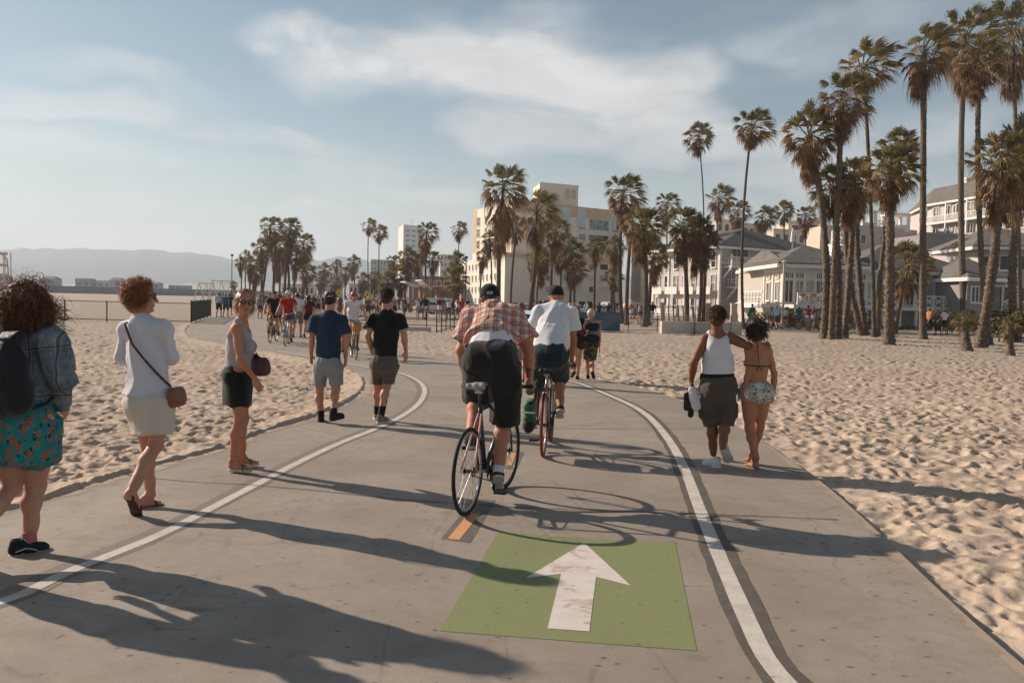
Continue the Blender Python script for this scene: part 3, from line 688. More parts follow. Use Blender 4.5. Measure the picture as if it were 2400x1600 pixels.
def shingles(name, col):
    m, t, b = newmat(name); o = t.new('ShaderNodeTexCoord').outputs['Object']
    br = t.new('ShaderNodeTexBrick'); t.put(br.inputs['Vector'], t.mapping(o, (1, 1, 1), (R(90), 0, 0))); br.inputs['Scale'].default_value = 2.2
    for i, k in ((1, 1.0), (2, .75), (3, .5)): br.inputs[i].default_value = (*[c*k for c in col], 1)
    n = t.noise(o, 1.3, 4, .6); t.put(b.inputs['Base Color'], t.mix(t.ramp(n, .3, .7, 0, .5), br.outputs[0], tuple(c*1.3 for c in col)))
    b.inputs['Roughness'].default_value = .9; return m
MROOF = shingles('grey_shingle_roof', (.115, .105, .098)); MROOFL = shingles('weathered_shingle_roof', (.15, .132, .118))
class Fac:
    """a vertical face from A to B (left to right as seen), normal towards the camera, in the coordinates of root"""
    def __init__(s, A, B, root, off=Vector((0, 0, 0))):
        s.A = Vector((A[0], A[1], 0)); s.B = Vector((B[0], B[1], 0)); s.d = (s.B-s.A).normalized(); s.L = (s.B-s.A).length
        s.n = Vector((s.d.y, -s.d.x, 0)); s.root = root; s.o = Vector(root.location); s.rz = math.atan2(s.d.y, s.d.x)
        s.cache = {}
    def hit(s, x, y):
        r = ray(x, y); t = (s.A-CAM).dot(s.n)/r.dot(s.n); p = CAM+r*t
        return (p-s.A).dot(s.d), p.z
    def pos(s, u, v, z): return s.A+s.d*u+s.n*v+Vector((0, 0, z))-s.o
    def box(s, mb, u0, u1, v0, v1, z0, z1):
        P = [s.pos(u, v, z) for z in (z0, z1) for (u, v) in ((u0, v1), (u1, v1), (u1, v0), (u0, v0))]
        mb.add(P, [(0, 3, 2, 1), (4, 5, 6, 7), (0, 1, 5, 4), (1, 2, 6, 5), (2, 3, 7, 6), (3, 0, 4, 7)])
    def window(s, u, z, w, h, frame=MWTRIM, pane=MTEAL, bars=(1, 1), fr=.09, name='window', proud=.12, sill=True, base=0.):
        key = (round(w, 1), round(h, 1), frame.name, bars, name); kp = key+(pane.name,)
        w, h = key[0], key[1]
        if key not in s.cache:
            f = MB()
            f.box(-w/2-fr, w/2+fr, -proud, .0, h/2, h/2+fr); f.box(-w/2-fr, w/2+fr, -proud, .0, -h/2-fr, -h/2)
            f.box(-w/2-fr, -w/2, -proud, .0, -h/2, h/2); f.box(w/2, w/2+fr, -proud, .0, -h/2, h/2)
            for i in range(1, bars[0]): x = -w/2+w*i/bars[0]; f.box(x-.035, x+.035, -proud*.7, -.021, -h/2, h/2)
            for i in range(1, bars[1]): x = -h/2+h*i/bars[1]; f.box(-w/2, w/2, -proud*.65, -.022, x-.03, x+.03)
            if sill: f.box(-w/2-fr*1.6, w/2+fr*1.6, -proud-.08, .0, -h/2-fr-.07, -h/2-fr)
            s.cache[key] = mesh_data(name, f.v, f.f, frame)
        if kp not in s.cache:
            g = MB(); g.box(-w/2, w/2, -.02, -.003, -h/2, h/2); s.cache[kp] = mesh_data('pane', g.v, g.f, pane)
        o = bpy.data.objects.new(name, s.cache[key]); link(o, s.root); o.location = s.pos(u, base, z); o.rotation_euler = (0, 0, s.rz)
        p = bpy.data.objects.new('pane', s.cache[kp]); link(p, o); return o
    def winpx(s, x0, y0, x1, y1, **k):
        u0, z0 = s.hit(x0, y1); u1, z1 = s.hit(x1, y0); _, z0b = s.hit(x1, y1); return s.window((u0+u1)/2, (z0+z1)/2, max(.3, abs(u1-u0)), max(.3, abs(z1-z0)), **k)
def W2(x, d): v = Vector((XD(x, d), d, 0)); return v
def prism_part(root, pts, z0, z1, mat, name='wall'):
    o = root.location; mb = MB(); poly = [(p[0]-o.x, p[1]-o.y) for p in pts]
    ar = sum(poly[i][0]*poly[(i+1) % len(poly)][1]-poly[(i+1) % len(poly)][0]*poly[i][1] for i in range(len(poly)))
    if ar < 0: poly = poly[::-1]
    mb.prism(poly, z0, z1); return mb.build(name, mat, root)
def hiproof(root, pts, z0, h, over, mat, ridge=.5, name='roof'):
    """hip roof over a quadrilateral given as four ground points (A front left, B front right, C back right, D back left)"""
    o = Vector(root.location); P = [Vector((p[0], p[1], 0)) for p in pts]; c = sum(P, Vector())/4
    Q = [p+(p-c).normalized()*over for p in P]
    l = (Q[0]+Q[3])/2; r = (Q[1]+Q[2])/2; dd = (r-l); k = ridge*min(.5, ((Q[3]-Q[0]).length/2)/dd.length)
    r0 = l+dd*k+Vector((0, 0, h)); r1 = r-dd*k+Vector((0, 0, h))
    V = [q+Vector((0, 0, z0))-o for q in Q]+[r0+Vector((0, 0, z0))-o, r1+Vector((0, 0, z0))-o]
    V += [q+Vector((0, 0, z0-.12))-o for q in Q]
    F = [(0, 1, 5, 4), (1, 2, 5), (2, 3, 4, 5), (3, 0, 4), (0, 6, 7, 1), (1, 7, 8, 2), (2, 8, 9, 3), (3, 9, 6, 0), (6, 9, 8, 7)]
    rf = mobj(name, V, F, mat, root)
    e = MB()
    for i in range(4):
        a = Q[i]+Vector((0, 0, z0-.28))-o; b = Q[(i+1) % 4]+Vector((0, 0, z0-.28))-o; e.obox(a, b, .14, .30)
    mobj('eave', e.v, e.f, MWTRIM, rf)
    return rf
def railing(f, u0, u1, z0, h, v, root, name='railing', step=.16, lattice=False, solid=False):
    mb = MB(); f.box(mb, u0, u1, v-.05, v+.05, z0+h-.1, z0+h); f.box(mb, u0, u1, v-.04, v+.04, z0, z0+.1)
    n = max(2, int((u1-u0)/step))
    if lattice:
        n = max(1, round((u1-u0)/h)); w = (u1-u0)/n
        for i in range(n):
            a = u0+i*w; mb.obox(f.pos(a, v, z0+.08), f.pos(a+w, v, z0+h-.08), .05, .09); mb.obox(f.pos(a, v-.004, z0+h-.08), f.pos(a+w, v-.004, z0+.08), .05, .09)
            f.box(mb, a-.05, a+.05, v-.055, v+.055, z0, z0+h); f.box(mb, a+.05, a+w-.05, v-.03, v+.03, z0+h*.47, z0+h*.53)
    elif solid: f.box(mb, u0, u1, v-.03, v+.02, z0, z0+h)
    else:
        for i in range(n+1): x = u0+(u1-u0)*i/n; f.box(mb, x-.035, x+.035, v-.03, v+.03, z0, z0+h)
    return mb.build(name, MWTRIM, root)
def posts(f, us, z0, z1, v, root, w=.12, name='post', mat=None):
    for u in us:
        mb = MB(); f.box(mb, u-w/2, u+w/2, v-w/2, v+w/2, z0, z1); mb.build(name, mat or MWTRIM, root)
# ---------------- cream hotel
K = W2(1195, 170); Lf = W2(1105, 190); Rt = W2(1452, 186); ht = empty('hotel_building', K, label='large cream art deco hotel with tan bands and teal windows behind the palms', cat='hotel')
Bk = Rt+(Lf-K); prism_part(ht, [K, Rt, Bk, Lf], 0, 21.3, MCREAM)
fr = Fac(K, Rt, ht); fl = Fac(Lf, K, ht)
mb = MB(); fr.box(mb, -.04, fr.L+.04, -.1, .06, 19.2, 21.5); mb.build('band', MTAN, ht)
mb = MB(); fl.box(mb, fl.L*.80, fl.L*.96, -.1, .06, 0, 21.4); mb.build('pilaster', MTAN, ht); mb = MB(); fl.box(mb, .2, fl.L*.1, -.1, .06, 12, 21.2); mb.build('pilaster', MTAN, ht)
for (a, b_) in ((1318, 1334), (1355, 1371), (1434, 1449)):
    u0, _ = fr.hit(a, 500); u1, _ = fr.hit(b_, 500); mb = MB(); fr.box(mb, u0-.2, u1+.2, -.1, .12, 17.2, 21.2); mb.build('panel', MPBLUE, ht)
for (x0, x1) in ((1296, 1308), (1319, 1333), (1356, 1370), (1379, 1424), (1434, 1447)):
    for r_ in range(8):
        z = 18.0-r_*2.45; u0, _ = fr.hit(x0, 600); u1, _ = fr.hit(x1, 600)
        fr.window((u0+u1)/2, z-(.3 if r_ else 0), u1-u0, 2.1 if r_ == 0 else 1.25, pane=MTEAL if (r_*7+x0) % 3 else MDKGL, bars=(3 if x1-x0 > 20 else 1, 1), frame=MCREAM2, fr=.12)
for (x, y) in ((1240, 540), (1241, 566), (1246, 520), (1212, 592), (1262, 505), (1262, 540), (1262, 575)): fr.winpx(x-6, y-4, x+6, y+4, pane=MPBLUE, frame=MCREAM2)
for (fu, w_) in ((.16, 1.1), (.36, .7), (.60, 1.9)):
    for r_ in range(5): fl.window(fl.L*fu, 18.6-r_*2.5, w_*1.3, 1.7, pane=MTEAL if r_ % 2 else MDKGL, bars=(2, 2), frame=MWTRIM)
pa = W2(1258, 176); pb = W2(1348, 180); pd = W2(1243, 184); pc = pb+(pd-pa)
pe = prism_part(ht, [pa, pb, pc, pd], 21.0, 25.7, MCREAM2, 'penthouse'); fp = Fac(pa, pb, ht)
for u in (.72, .88): fp.window(fp.L*u, 24.0, .9, 2.0, pane=MTAN, frame=MCREAM)
fp.window(fp.L*.15, 23.6, .9, 1.6, pane=MTAN, frame=MCREAM)
mb = MB(); fp.box(mb, -.1, fp.L+.1, -.3, .1, 25.7, 25.95); mb.build('parapet', MCREAM, ht)
# podium
K2 = W2(1182, 152); L2 = W2(1066, 196); R2 = W2(1455, 172)
B2 = R2+(L2-K2)*.6; prism_part(ht, [K2, R2, R2+(K-K2)*.9, K+(K-K2)*.1, L2+Vector((3, 3, 0)), L2], 0, 9.9, MCREAM2, 'podium')
f2 = Fac(K2, R2, ht); f3 = Fac(L2, K2, ht)
mb = MB(); f2.box(mb, -.03, f2.L, -.1, .08, 9.3, 10.15); mb.build('band', MTAN, ht)
mb = MB(); f3.box(mb, f3.L-.9, f3.L+.05, -.1, .09, 0, 10.1); mb.build('corner_pier', MWTRIM, ht)
for x0, x1 in ((1279, 1293), (1319, 1333), (1349, 1364), (1380, 1395), (1406, 1424), (1434, 1448)):
    for r_ in range(3): f2.winpx(x0, 612+r_*26+8, x1, 612+r_*26+20, pane=(MTEAL, MPBLUE, MDKGL)[(r_+x0) % 3], frame=MCREAM, bars=(1, 1))
for k in range(13):
    for r_ in range(4): f3.window(f3.L*(.05+.072*k), 8.3-r_*2.3, .75, 1.15, pane=MDKGL if (k*r_) % 3 else MTEAL, frame=MWTRIM, fr=.07)
# ---------------- white tower far behind
t0 = W2(943, 700); t1 = W2(990, 715); t2 = W2(931, 735)
tw = empty('office_tower', t0, label='white office tower block standing far behind the palms', cat='building')
prism_part(tw, [t0, t1, t1+(t2-t0), t2], 0, 61.5, M('white_concrete', (.62, .60, .57), .8, .05)); ft = Fac(t0, t1, tw)
MSLAT = M('grey_window_band', (.16, .18, .19), .4)
for r_ in range(11):
    for c in range(3):
        ft.window(ft.L*(.2+.3*c), 57-r_*4.1, 3.9, 1.7, pane=MSLAT, frame=M('white_concrete', (.62, .60, .57)), sill=False)
mb = MB(); mb.tube([(t1.x-t0.x-9, 8, 61), (t1.x-t0.x-9, 8, 67)], .25, 6); mb.build('antenna', MWTRIM, tw)
def plain(name, x0, x1, ytop, d, mat, label, side=6, dr=4, cat='building', rows=2, cols=4, pane=MDKGL, z1=None, roof=None):
    a = W2(x0, d); b = W2(x1, d+dr); h = (HYZ((x0+x1)/2)-ytop)*d/FPX+CAMH if z1 is None else z1
    r = empty(name, a, label=label, cat=cat); bk = Vector((-.12*side, side, 0)); prism_part(r, [a, b, b+bk, a+bk], 0, h, mat); f = Fac(a, b, r)
    for i in range(rows):
        for j in range(cols):
            f.window(f.L*(j+.5)/cols, h-1.3-i*3.0, min(1.8, f.L/cols*.55), 1.3, pane=pane, frame=MWTRIM, fr=.08)
    mb = MB(); f.box(mb, -.15, f.L+.15, -.3, .15, h, h+.3); mb.build('cornice', mat if roof is None else roof, r); return r, f, h
MGREYC = M('grey_concrete', (.36, .36, .35), .85)
plain('apartment_block', 868, 925, 610, 420, MGREYC, 'hazy grey apartment block with a long flat roof behind the two tall thin palms', 10, 6, rows=3, cols=8)
plain('apartment_block', 1030, 1078, 598, 380, MBEIGE2, 'pale apartment block far behind, left of the cream hotel', 14, 8, rows=4, cols=6, pane=MSLAT)
plain('apartment_block', 745, 800, 640, 450, MGREYC, 'low hazy building behind the squat far palms', 10, 6, rows=2, cols=8)
plain('brown_building', 968, 1052, 650, 180, M('brown_timber', (.17, .125, .10), .9), 'dark brown boxy building behind the kiosk', 8, 3, rows=1, cols=5)
plain('beige_house', 968, 990, 632, 185, MBEIGE, 'small beige block rising behind the dark brown building', 4, 1, rows=1, cols=2)
plain('white_storefront', 660, 735, 668, 210, MBEIGE2, 'long white low building behind the far palm cluster', 8, 2, rows=1, cols=8)
plain('beach_office', 818, 905, 668, 190, MBEIGE, 'low beige building behind the crowd', 8, 2, rows=1, cols=9)
plain('hillside_house', 1672, 1720, 518, 165, MBEIGE2, 'cream stepped house with a small roof box above the lavender hotel', 8, 2, rows=1, cols=3)
plain('hillside_house', 1716, 1792, 527, 170, MBEIGE, 'long beige flat-topped house behind the dark hip roof', 8, 3, rows=1, cols=5)
plain('hillside_house', 1806, 1880, 541, 150, MBEIGE, 'low beige house with a slanting blue awning above the hotel roof', 8, 3, rows=1, cols=4)
plain('hillside_house', 1840, 1915, 523, 175, MBEIGE2, 'pale windowless block behind the neat round palms', 8, -3, rows=1, cols=2)
plain('hillside_house', 1915, 1985, 532, 160, MBEIGE, 'beige house behind the close palm clump', 8, 2, rows=2, cols=4)
plain('hillside_house', 1500, 1545, 545, 180, MBEIGE2, 'cream house behind the shaggy green palm', 8, 2, rows=2, cols=3)
plain('hillside_house', 1612, 1668, 527, 172, MBEIGE2, 'cream house partly hidden by the squat gold palm', 8, 2, rows=2, cols=3)
# white building with three cupolas
a = W2(2002, 118); b = W2(2140, 124)
cu = empty('cupola_building', a, label='white shingled building topped by small square cupolas', cat='building'); h = (HYZ(2070)-560)*120/FPX+CAMH
prism_part(cu, [a, b, b+Vector((0, 10, 0)), a+Vector((0, 10, 0))], 0, h+1.6, MLAVL); f = Fac(a, b, cu)
for x0, x1, yt in ((2010, 2030, 512), (2042, 2066, 508), (2105, 2138, 508)):
    u0, z0 = f.hit(x0, 540); u1, z1 = f.hit(x1, yt); c0 = f.pos((u0+u1)/2, -1.6, 0); w_ = abs(u1-u0)/2
    mb = MB()
    mb.box(c0.x-w_, c0.x+w_, c0.y-w_, c0.y+w_, h+1.2, h+2.2)
    for sx in (-1, 1):
        for sy in (-1, 1): mb.box(c0.x+sx*w_-.18*sx-.18, c0.x+sx*w_-.18*sx+.18, c0.y+sy*w_-.18*sy-.18, c0.y+sy*w_-.18*sy+.18, h+2.2, h+3.6)
    mb.box(c0.x-w_-.15, c0.x+w_+.15, c0.y-w_-.15, c0.y+w_+.15, h+3.6, h+3.85)
    mb.add([(c0.x-w_, c0.y-w_, h+3.85), (c0.x+w_, c0.y-w_, h+3.85), (c0.x+w_, c0.y+w_, h+3.85), (c0.x-w_, c0.y+w_, h+3.85), (c0.x, c0.y, h+4.5)], [(0, 1, 4), (1, 2, 4), (2, 3, 4), (3, 0, 4)])
    cp = mb.build('cupola', MWTRIM, cu)
for u in (.08, .22, .4, .55, .72, .9): f.window(f.L*u, h-.3, .9, 1.2, pane=MDKGL)
railing(f, f.L*.25, f.L*.55, h+1.6, .9, .1, cu, lattice=True)
# ---------------- lavender hotel
A = W2(1530, 116); Bc = W2(1683, 103); C_ = W2(1925, 113)
lh = empty('lavender_hotel', Bc, label='three storey lavender shingled beach hotel with white balconies and grey hip roof', cat='hotel'); D_ = A+(C_-Bc)
H = 8.75; prism_part(lh, [A, Bc, C_, D_], 0, H, MLAVL)
f1 = Fac(A, Bc, lh); f2 = Fac(Bc, C_, lh)
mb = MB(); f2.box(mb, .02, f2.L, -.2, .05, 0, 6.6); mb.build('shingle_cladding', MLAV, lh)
rf = hiproof(lh, [A, Bc, C_, D_], H+.1, 3.0, 1.3, MROOF, .9)
mb = MB()
for k in range(5): f1.box(mb, f1.L*k/4-.18, f1.L*k/4+.18, -.05, .13, 0, H-.2)
f1.box(mb, 0, f1.L, -.05, .09, H-.7, H-.2); f2.box(mb, 0, f2.L, -.05, .08, 6.6, 6.9); f2.box(mb, -.16, .16, -.05, .14, 0, H-.3)
mb.build('trim', MWTRIM, lh)
for k in range(7):
    u = f1.L*(.08+.14*k)
    f1.window(u, 7.0, .75, 1.5, pane=MDKGL, bars=(1, 2)); f1.window(u, 4.35, .75, 1.9, pane=MDKGL if k % 2 else MCURT, bars=(1, 2)); f1.window(u, 1.5, .75, 1.9, pane=MDKGL if k % 3 else MCURT, bars=(1, 2))
for z in (0.0, 2.85):
    for k in range(4): railing(f1, f1.L*(.02+.245*k), f1.L*(.21+.245*k), z+.1, .95, .75, lh, 'balcony_rail', solid=True)
def balcony(f, x0, x1, yb, yt, out, root, win):
    u0, z0 = f.hit(x0, yb); u1, z1 = f.hit(x1, yt); z1 = f.hit(x0, yt)[1]
    mb = MB(); f.box(mb, u0, u1, 0, out, z0-.22, z0); bal = mb.build('balcony', MWTRIM, root)
    m2 = MB(); n = int((u1-u0)/.19)
    for i in range(n+1): x = u0+.05+(u1-u0-.1)*i/n; f.box(m2, x-.035, x+.035, out-.1, out-.04, z0, z1)
    f.box(m2, u0, u1, out-.13, out-.01, z1, z1+.1)
    for uu in (u0+.08, u1-.08):
        f.box(m2, uu-.09, uu+.09, out-.16, out+.02, z0, z1+.35); f.box(m2, uu-.03, uu+.03, 0, out-.1, z1-.1, z1-.02)
        for k in range(4): f.box(m2, uu-.03, uu+.03, out*(k+.5)/4-.03, out*(k+.5)/4+.03, z0, z1-.1)
        m2.obox(f.pos(uu, .05, z0-1.5), f.pos(uu, out-.1, z0-.25), .16, .16)
    m2.build('balcony_rail', MWTRIM, bal)
    for (wx0, wx1, wy0, wy1) in win: f.winpx(wx0, wy0, wx1, wy1, pane=MDKGL, bars=(3, 1))
balcony(f2, 1693, 1771, 623, 603, 1.5, lh, ((1713, 1752, 586, 612),))
balcony(f2, 1703, 1753, 671, 653, 1.5, lh, ((1713, 1743, 634, 660),))
f2.winpx(1777, 664, 1790, 676, pane=MCURT); f2.winpx(1790, 596, 1800, 610, pane=MDKGL)
# pale wing behind, left
plain('hotel_wing', 1545, 1580, 578, 128, MLAVL, 'grey-roofed wing at the left end of the lavender hotel', 8, 0, cat='hotel wing', rows=2, cols=2, roof=MROOF)
# ---------------- restaurant with terrace
A = W2(1788, 77.5); Bq = W2(1832, 72); Cq = W2(2000, 72.5); 
rs = empty('terrace_restaurant', Bq, label='low cream restaurant with white lattice terrace and broad grey hip roofs', cat='restaurant')
E1 = W2(2252, 76); H = 5.0
P1 = [A, Bq, Cq, Cq+Vector((0, 12, 0)), A+Vector((0, 10, 0))]
MCR2 = M('warm_grey_siding', (.46, .41, .35), .85, .08); prism_part(rs, [A, Bq, E1, E1+Vector((-1, 12, 0)), A+Vector((0, 9, 0))], 0, H, MCR2)
fA = Fac(A, Bq, rs); fB = Fac(Bq, E1, rs)
hiproof(rs, [A, Bq, Bq+Vector((1.5, 9, 0)), A+Vector((0, 9, 0))], H+.3, 1.5, .8, MROOFL, .8)
q0 = W2(1826, 71.6); q1 = W2(2015, 73); hiproof(rs, [q0, q1, q1+Vector((0, 10, 0)), q0+Vector((0, 10, 0))], H+.32, 1.9, 1.0, MROOFL, 1)
q0 = W2(2000, 73.5); q1 = W2(2255, 76); hiproof(rs, [q0, q1, q1+Vector((0, 11, 0)), q0+Vector((0, 11, 0))], H+.1, 2.7, 1.1, MROOFL, 1)
dm = MB(); c = W2(1975, 74)-rs.location
for i in range(10):
    a0 = math.pi*i/10; a1 = math.pi*(i+1)/10
    dm.add([(c.x-1.2*math.cos(a0), c.y, 6.0+1.1*math.sin(a0)), (c.x-1.2*math.cos(a1), c.y, 6.0+1.1*math.sin(a1)), (c.x-1.2*math.cos(a1), c.y+3, 6.3+1.1*math.sin(a1)), (c.x-1.2*math.cos(a0), c.y+3, 6.3+1.1*math.sin(a0)), (c.x, c.y-.01, 6.0)], [(0, 1, 2, 3), (0, 4, 1)])
dmo = dm.build('dormer', MWTRIM, rs); d2 = MB(); d2.box(c.x-.75, c.x+.75, c.y-.05, c.y-.015, 6.15, 6.5); d2.build('window', MDKGL, dmo)
mb = MB()
for u in [fB.L*k/18 for k in range(19)]: fB.box(mb, u-.14, u+.14, -.05, .10, 1.9, H)
fB.box(mb, 0, fB.L, -.05, .12, H-.45, H+.02); fB.box(mb, 0, fB.L, -.05, .07, 3.9, 4.05); fA.box(mb, 0, fA.L, -.05, .12, H-.45, H+.02)
for u in (0.15, fA.L*.5, fA.L-.15): fA.box(mb, u-.14, u+.14, -.05, .10, 1.9, H)
mb.build('trim', MWTRIM, rs)
for k in range(18):
    u = fB.L*(k+.5)/18
    if k % 3 == 2:
        fB.window(u, 4.25, .45, .4, pane=MWTRIM, sill=False); continue
    fB.window(u, 2.95, fB.L/18*.76, 1.75, pane=(MDKGL, MDKGL, MCURT)[(k*5) % 3], bars=(2, 1)); fB.window(u, 4.3, fB.L/18*.76, .40, pane=MDKGL, bars=(4, 1), sill=False)
for k in range(2): fA.window(fA.L*(.27+.46*k), 2.95, .8, 1.5, pane=(MDKGL, MCURT)[k % 2], bars=(2, 1)); fA.window(fA.L*(.27+.46*k), 4.3, .8, .34, pane=MDKGL, bars=(3, 1), sill=False)
ter = MB(); fB.box(ter, -.4, fB.L+.3, .13, 2.4, 1.55, 1.85); fA.box(ter, -.4, fA.L+.4, .13, 1.9, 1.50, 1.84); te = ter.build('terrace', MWTRIM, rs)
railing(fB, 0, fB.L*.23, 1.85, 1.0, 2.3, te, 'lattice_rail', lattice=True); railing(fB, fB.L*.3, fB.L*.5, 1.85, 1.0, 2.3, te, 'lattice_rail', lattice=True); railing(fB, fB.L*.62, fB.L, 1.85, 1.0, 2.3, te, 'lattice_rail', lattice=True); railing(fA, -.3, fA.L+.3, 1.85, 1.1, 1.8, te, 'lattice_rail', lattice=True)
for k in range(12): posts(fB, [fB.L*k/11], 0, 1.55, 2.2, te, .22)
mb = MB(); fB.box(mb, fB.L*.02, fB.L*.24, 1.9, 2.2, 2.3, 2.62); mb.build('planter', MTAN, te)
gr = MB(); rg = random.Random(3)
for k in range(400):
    u = rg.uniform(fB.L*.02, fB.L*.24); v = rg.uniform(1.85, 2.25); p = fB.pos(u, v, 2.6); q = fB.pos(u+rg.uniform(-.1, .1), v+rg.uniform(-.1, .1), 2.75+rg.random()*.25); gr.add([p+Vector((-.02, 0, 0)), p+Vector((.02, 0, 0)), q], [(0, 1, 2)])
gr.build('dry_grass', M('dry_grass', (.36, .22, .08), .9), te)
# closed white parasol and round parasols
def parasol(x, y, h, label, open_=0., col=None):
    p = GP(x, y) if y else None; r = empty('parasol', p, label=label, cat='parasol'); m = MB(); m.tube([(0, 0, 0), (0, 0, h)], .035, 8); m.build('pole', MWTRIM, r)
    c = MB(); n = 8; rr = [.05, .16+open_*.5, .22+open_*1.3]; zz = [h+.1, h-.35, h-1.2+open_*.5]
    V = [(rr[j]*math.cos(2*math.pi*k/n), rr[j]*math.sin(2*math.pi*k/n), zz[j]) for j in range(3) for k in range(n)]
    c.add(V, [(j*n+k, (j+1)*n+k, (j+1)*n+(k+1) % n, j*n+(k+1) % n) for j in range(2) for k in range(n)]+[tuple(range(n))]); c.build('canopy', col or MWTRIM, r); return r
p_ = parasol(1847, 760, 3.0, 'closed white parasol standing up from the restaurant roof deck'); p_.location = W2(1850, 79); p_.location.z = 5.8
# right upper hotel
A = W2(2172, 125); B_ = W2(2440, 103)
uh = empty('upper_hotel', A, label='white balconied hotel with a chimney high at the right behind the palms', cat='hotel'); hU = (HYZ(2172)-480)*125/FPX+CAMH
bk = Vector((3, 14, 0)); prism_part(uh, [A, B_, B_+bk, A+bk], 0, hU, MLAVL); fU = Fac(A, B_, uh); hiproof(uh, [A, B_, B_+bk, A+bk], hU+.1, 2.6, 1.0, MROOFL, .6)
mb = MB(); fU.box(mb, 2.0, 3.2, -4.2, -3, hU, hU+3.2); fU.box(mb, 1.85, 3.35, -4.35, -2.85, hU+3.2, hU+3.5); mb.build('chimney', MWTRIM, uh)
for fl_ in range(3):
    z = hU-1.5-fl_*3.0
    for k in range(9): fU.window(fU.L*(k+.5)/9, z, 1.15, 1.7, pane=MDKGL if (k+fl_) % 3 else MCURT, bars=(2, 1))
    for k in range(5): railing(fU, fU.L*k/5+.15, fU.L*(k+1)/5-.15, z-1.45, 1.0, .9, uh, 'balcony_rail', .2)
    mb = MB(); fU.box(mb, 0, fU.L, 0, 1.0, z-1.65, z-1.45); mb.build('balcony', MWTRIM, uh)
posts(fU, [fU.L*k/5 for k in range(6)], hU-10, hU-.3, .85, uh, .2)
railing(fU, fU.L*.42, fU.L*.62, hU+1.3, 1.3, -2.0, uh, 'roof_lattice', lattice=True)
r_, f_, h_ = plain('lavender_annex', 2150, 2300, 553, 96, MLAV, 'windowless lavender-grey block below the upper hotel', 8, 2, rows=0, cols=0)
r_, f_, h_ = plain('gabled_house', 2285, 2460, 588, 84, MLAVL, 'shingled house with a grey hip roof at the right edge', 8, -3, rows=2, cols=4, roof=MROOF)
a = W2(2280, 83.5); b = W2(2480, 80.5); hiproof(r_, [a, b, b+Vector((0, 9, 0)), a+Vector((0, 9, 0))], h_+.35, 2.0, 1.0, MROOFL, .8)
a = W2(2262, 70); b = W2(2350, 71); r_ = empty('porch_house', a, label='dark timber porch with a white door frame behind the right palms', cat='building'); prism_part(r_, [a, b, b+Vector((0, 6, 0)), a+Vector((0, 6, 0))], 0, 4.4, MLAV)
hiproof(r_, [a, b, b+Vector((0, 7, 0)), a+Vector((0, 7, 0))], 4.5, 1.6, .9, MROOFL, .8); f = Fac(a, b, r_); f.window(f.L*.75, 2.4, 1.2, 2.6, pane=MDKGL); f.window(f.L*.3, 3.0, 1.5, 1.2, pane=MDKGL, bars=(4, 1))
# ---------------- kiosk with tilted roofs
a = W2(958, 98); b = W2(1070, 100); kr = empty('beach_kiosk', a, label='open beach kiosk with two slanting corrugated roofs and wooden pillars', cat='kiosk'); f = Fac(a, b, kr)
MKW = M('kiosk_timber', (.36, .22, .14), .85); MKR = M('corrugated_metal', (.55, .50, .45), .5, .2, 6)
for u in (0.3, 1.6, 2.2, 3.6): 
    mb = MB(); f.box(mb, u-.22, u+.22, -1, -.5, 0, 3.0); mb.build('pillar', MKW, kr)
mb = MB(); f.box(mb, 3.8, f.L, -1.6, -1.2, 0, 2.6); mb.build('wall', MKW, kr)
mb = MB(); mb.obox(f.pos(-.6, -.6, 3.5), f.pos(1.7, -.6, 3.0), 2.6, .12, ); mb.build('roof', MKR, kr)
mb = MB(); mb.obox(f.pos(1.3, -.9, 3.75), f.pos(2.6, -.9, 2.7), 3.0, .12); mb.build('roof', MKR, kr)
mb = MB(); mb.obox(f.pos(2.3, -1.1, 2.9), f.pos(f.L+.2, -1.1, 3.3), 2.4, .16); mb.build('roof', M('rusty_roof', (.42, .20, .10), .8), kr)
# ---------------- low walls and pillars of the plaza
def lowwall(name, pts, h, w, mat, label, cat='wall', z0=0.):
    P = [Vector(p) for p in pts]; r = empty(name, P[0], label=label, cat=cat); mb = MB()
    for a, b in zip(P[:-1], P[1:]): mb.obox(a-P[0]+Vector((0, 0, h/2)), b-P[0]+Vector((0, 0, h/2)), w, h)
    mb.build('wall', mat, r); cp = MB()
    for a, b in zip(P[:-1], P[1:]): cp.obox(a-P[0]+Vector((0, 0, h+.03)), b-P[0]+Vector((0, 0, h+.03)), w+.06, .06)
    cp.build('coping', mat, r); return r
MBLUEW = M('blue_painted_wall', (.060, .115, .190), .6, .2, 1.2); MWWALL = M('whitewashed_wall', (.56, .48, .41), .85, .12)
lowwall('blue_wall', [GP(1262, 772), GP(1452, 776)], 1.02, .25, MBLUEW, 'low navy blue wall behind the walking pair', 'wall')
lowwall('pale_blue_wall', [GP(1212, 765), GP(1262, 771)], 1.0, .25, M('pale_blue_wall', (.28, .42, .50), .7), 'pale blue end of the low wall beside the white shirt', 'wall')
lowwall('low_wall', [GP(1548, 781), GP(1735, 784)], .62, .35, MWWALL, 'low whitewashed wall at the edge of the sand behind the couple', 'wall')
lowwall('low_wall', [GP(840, 772), GP(1010, 776)], .14, .25, MWWALL, 'ankle-high stand-in curb between the path and the fence', 'shadow_strip')  # raised strip modelled in place of the fence shadow on the sand
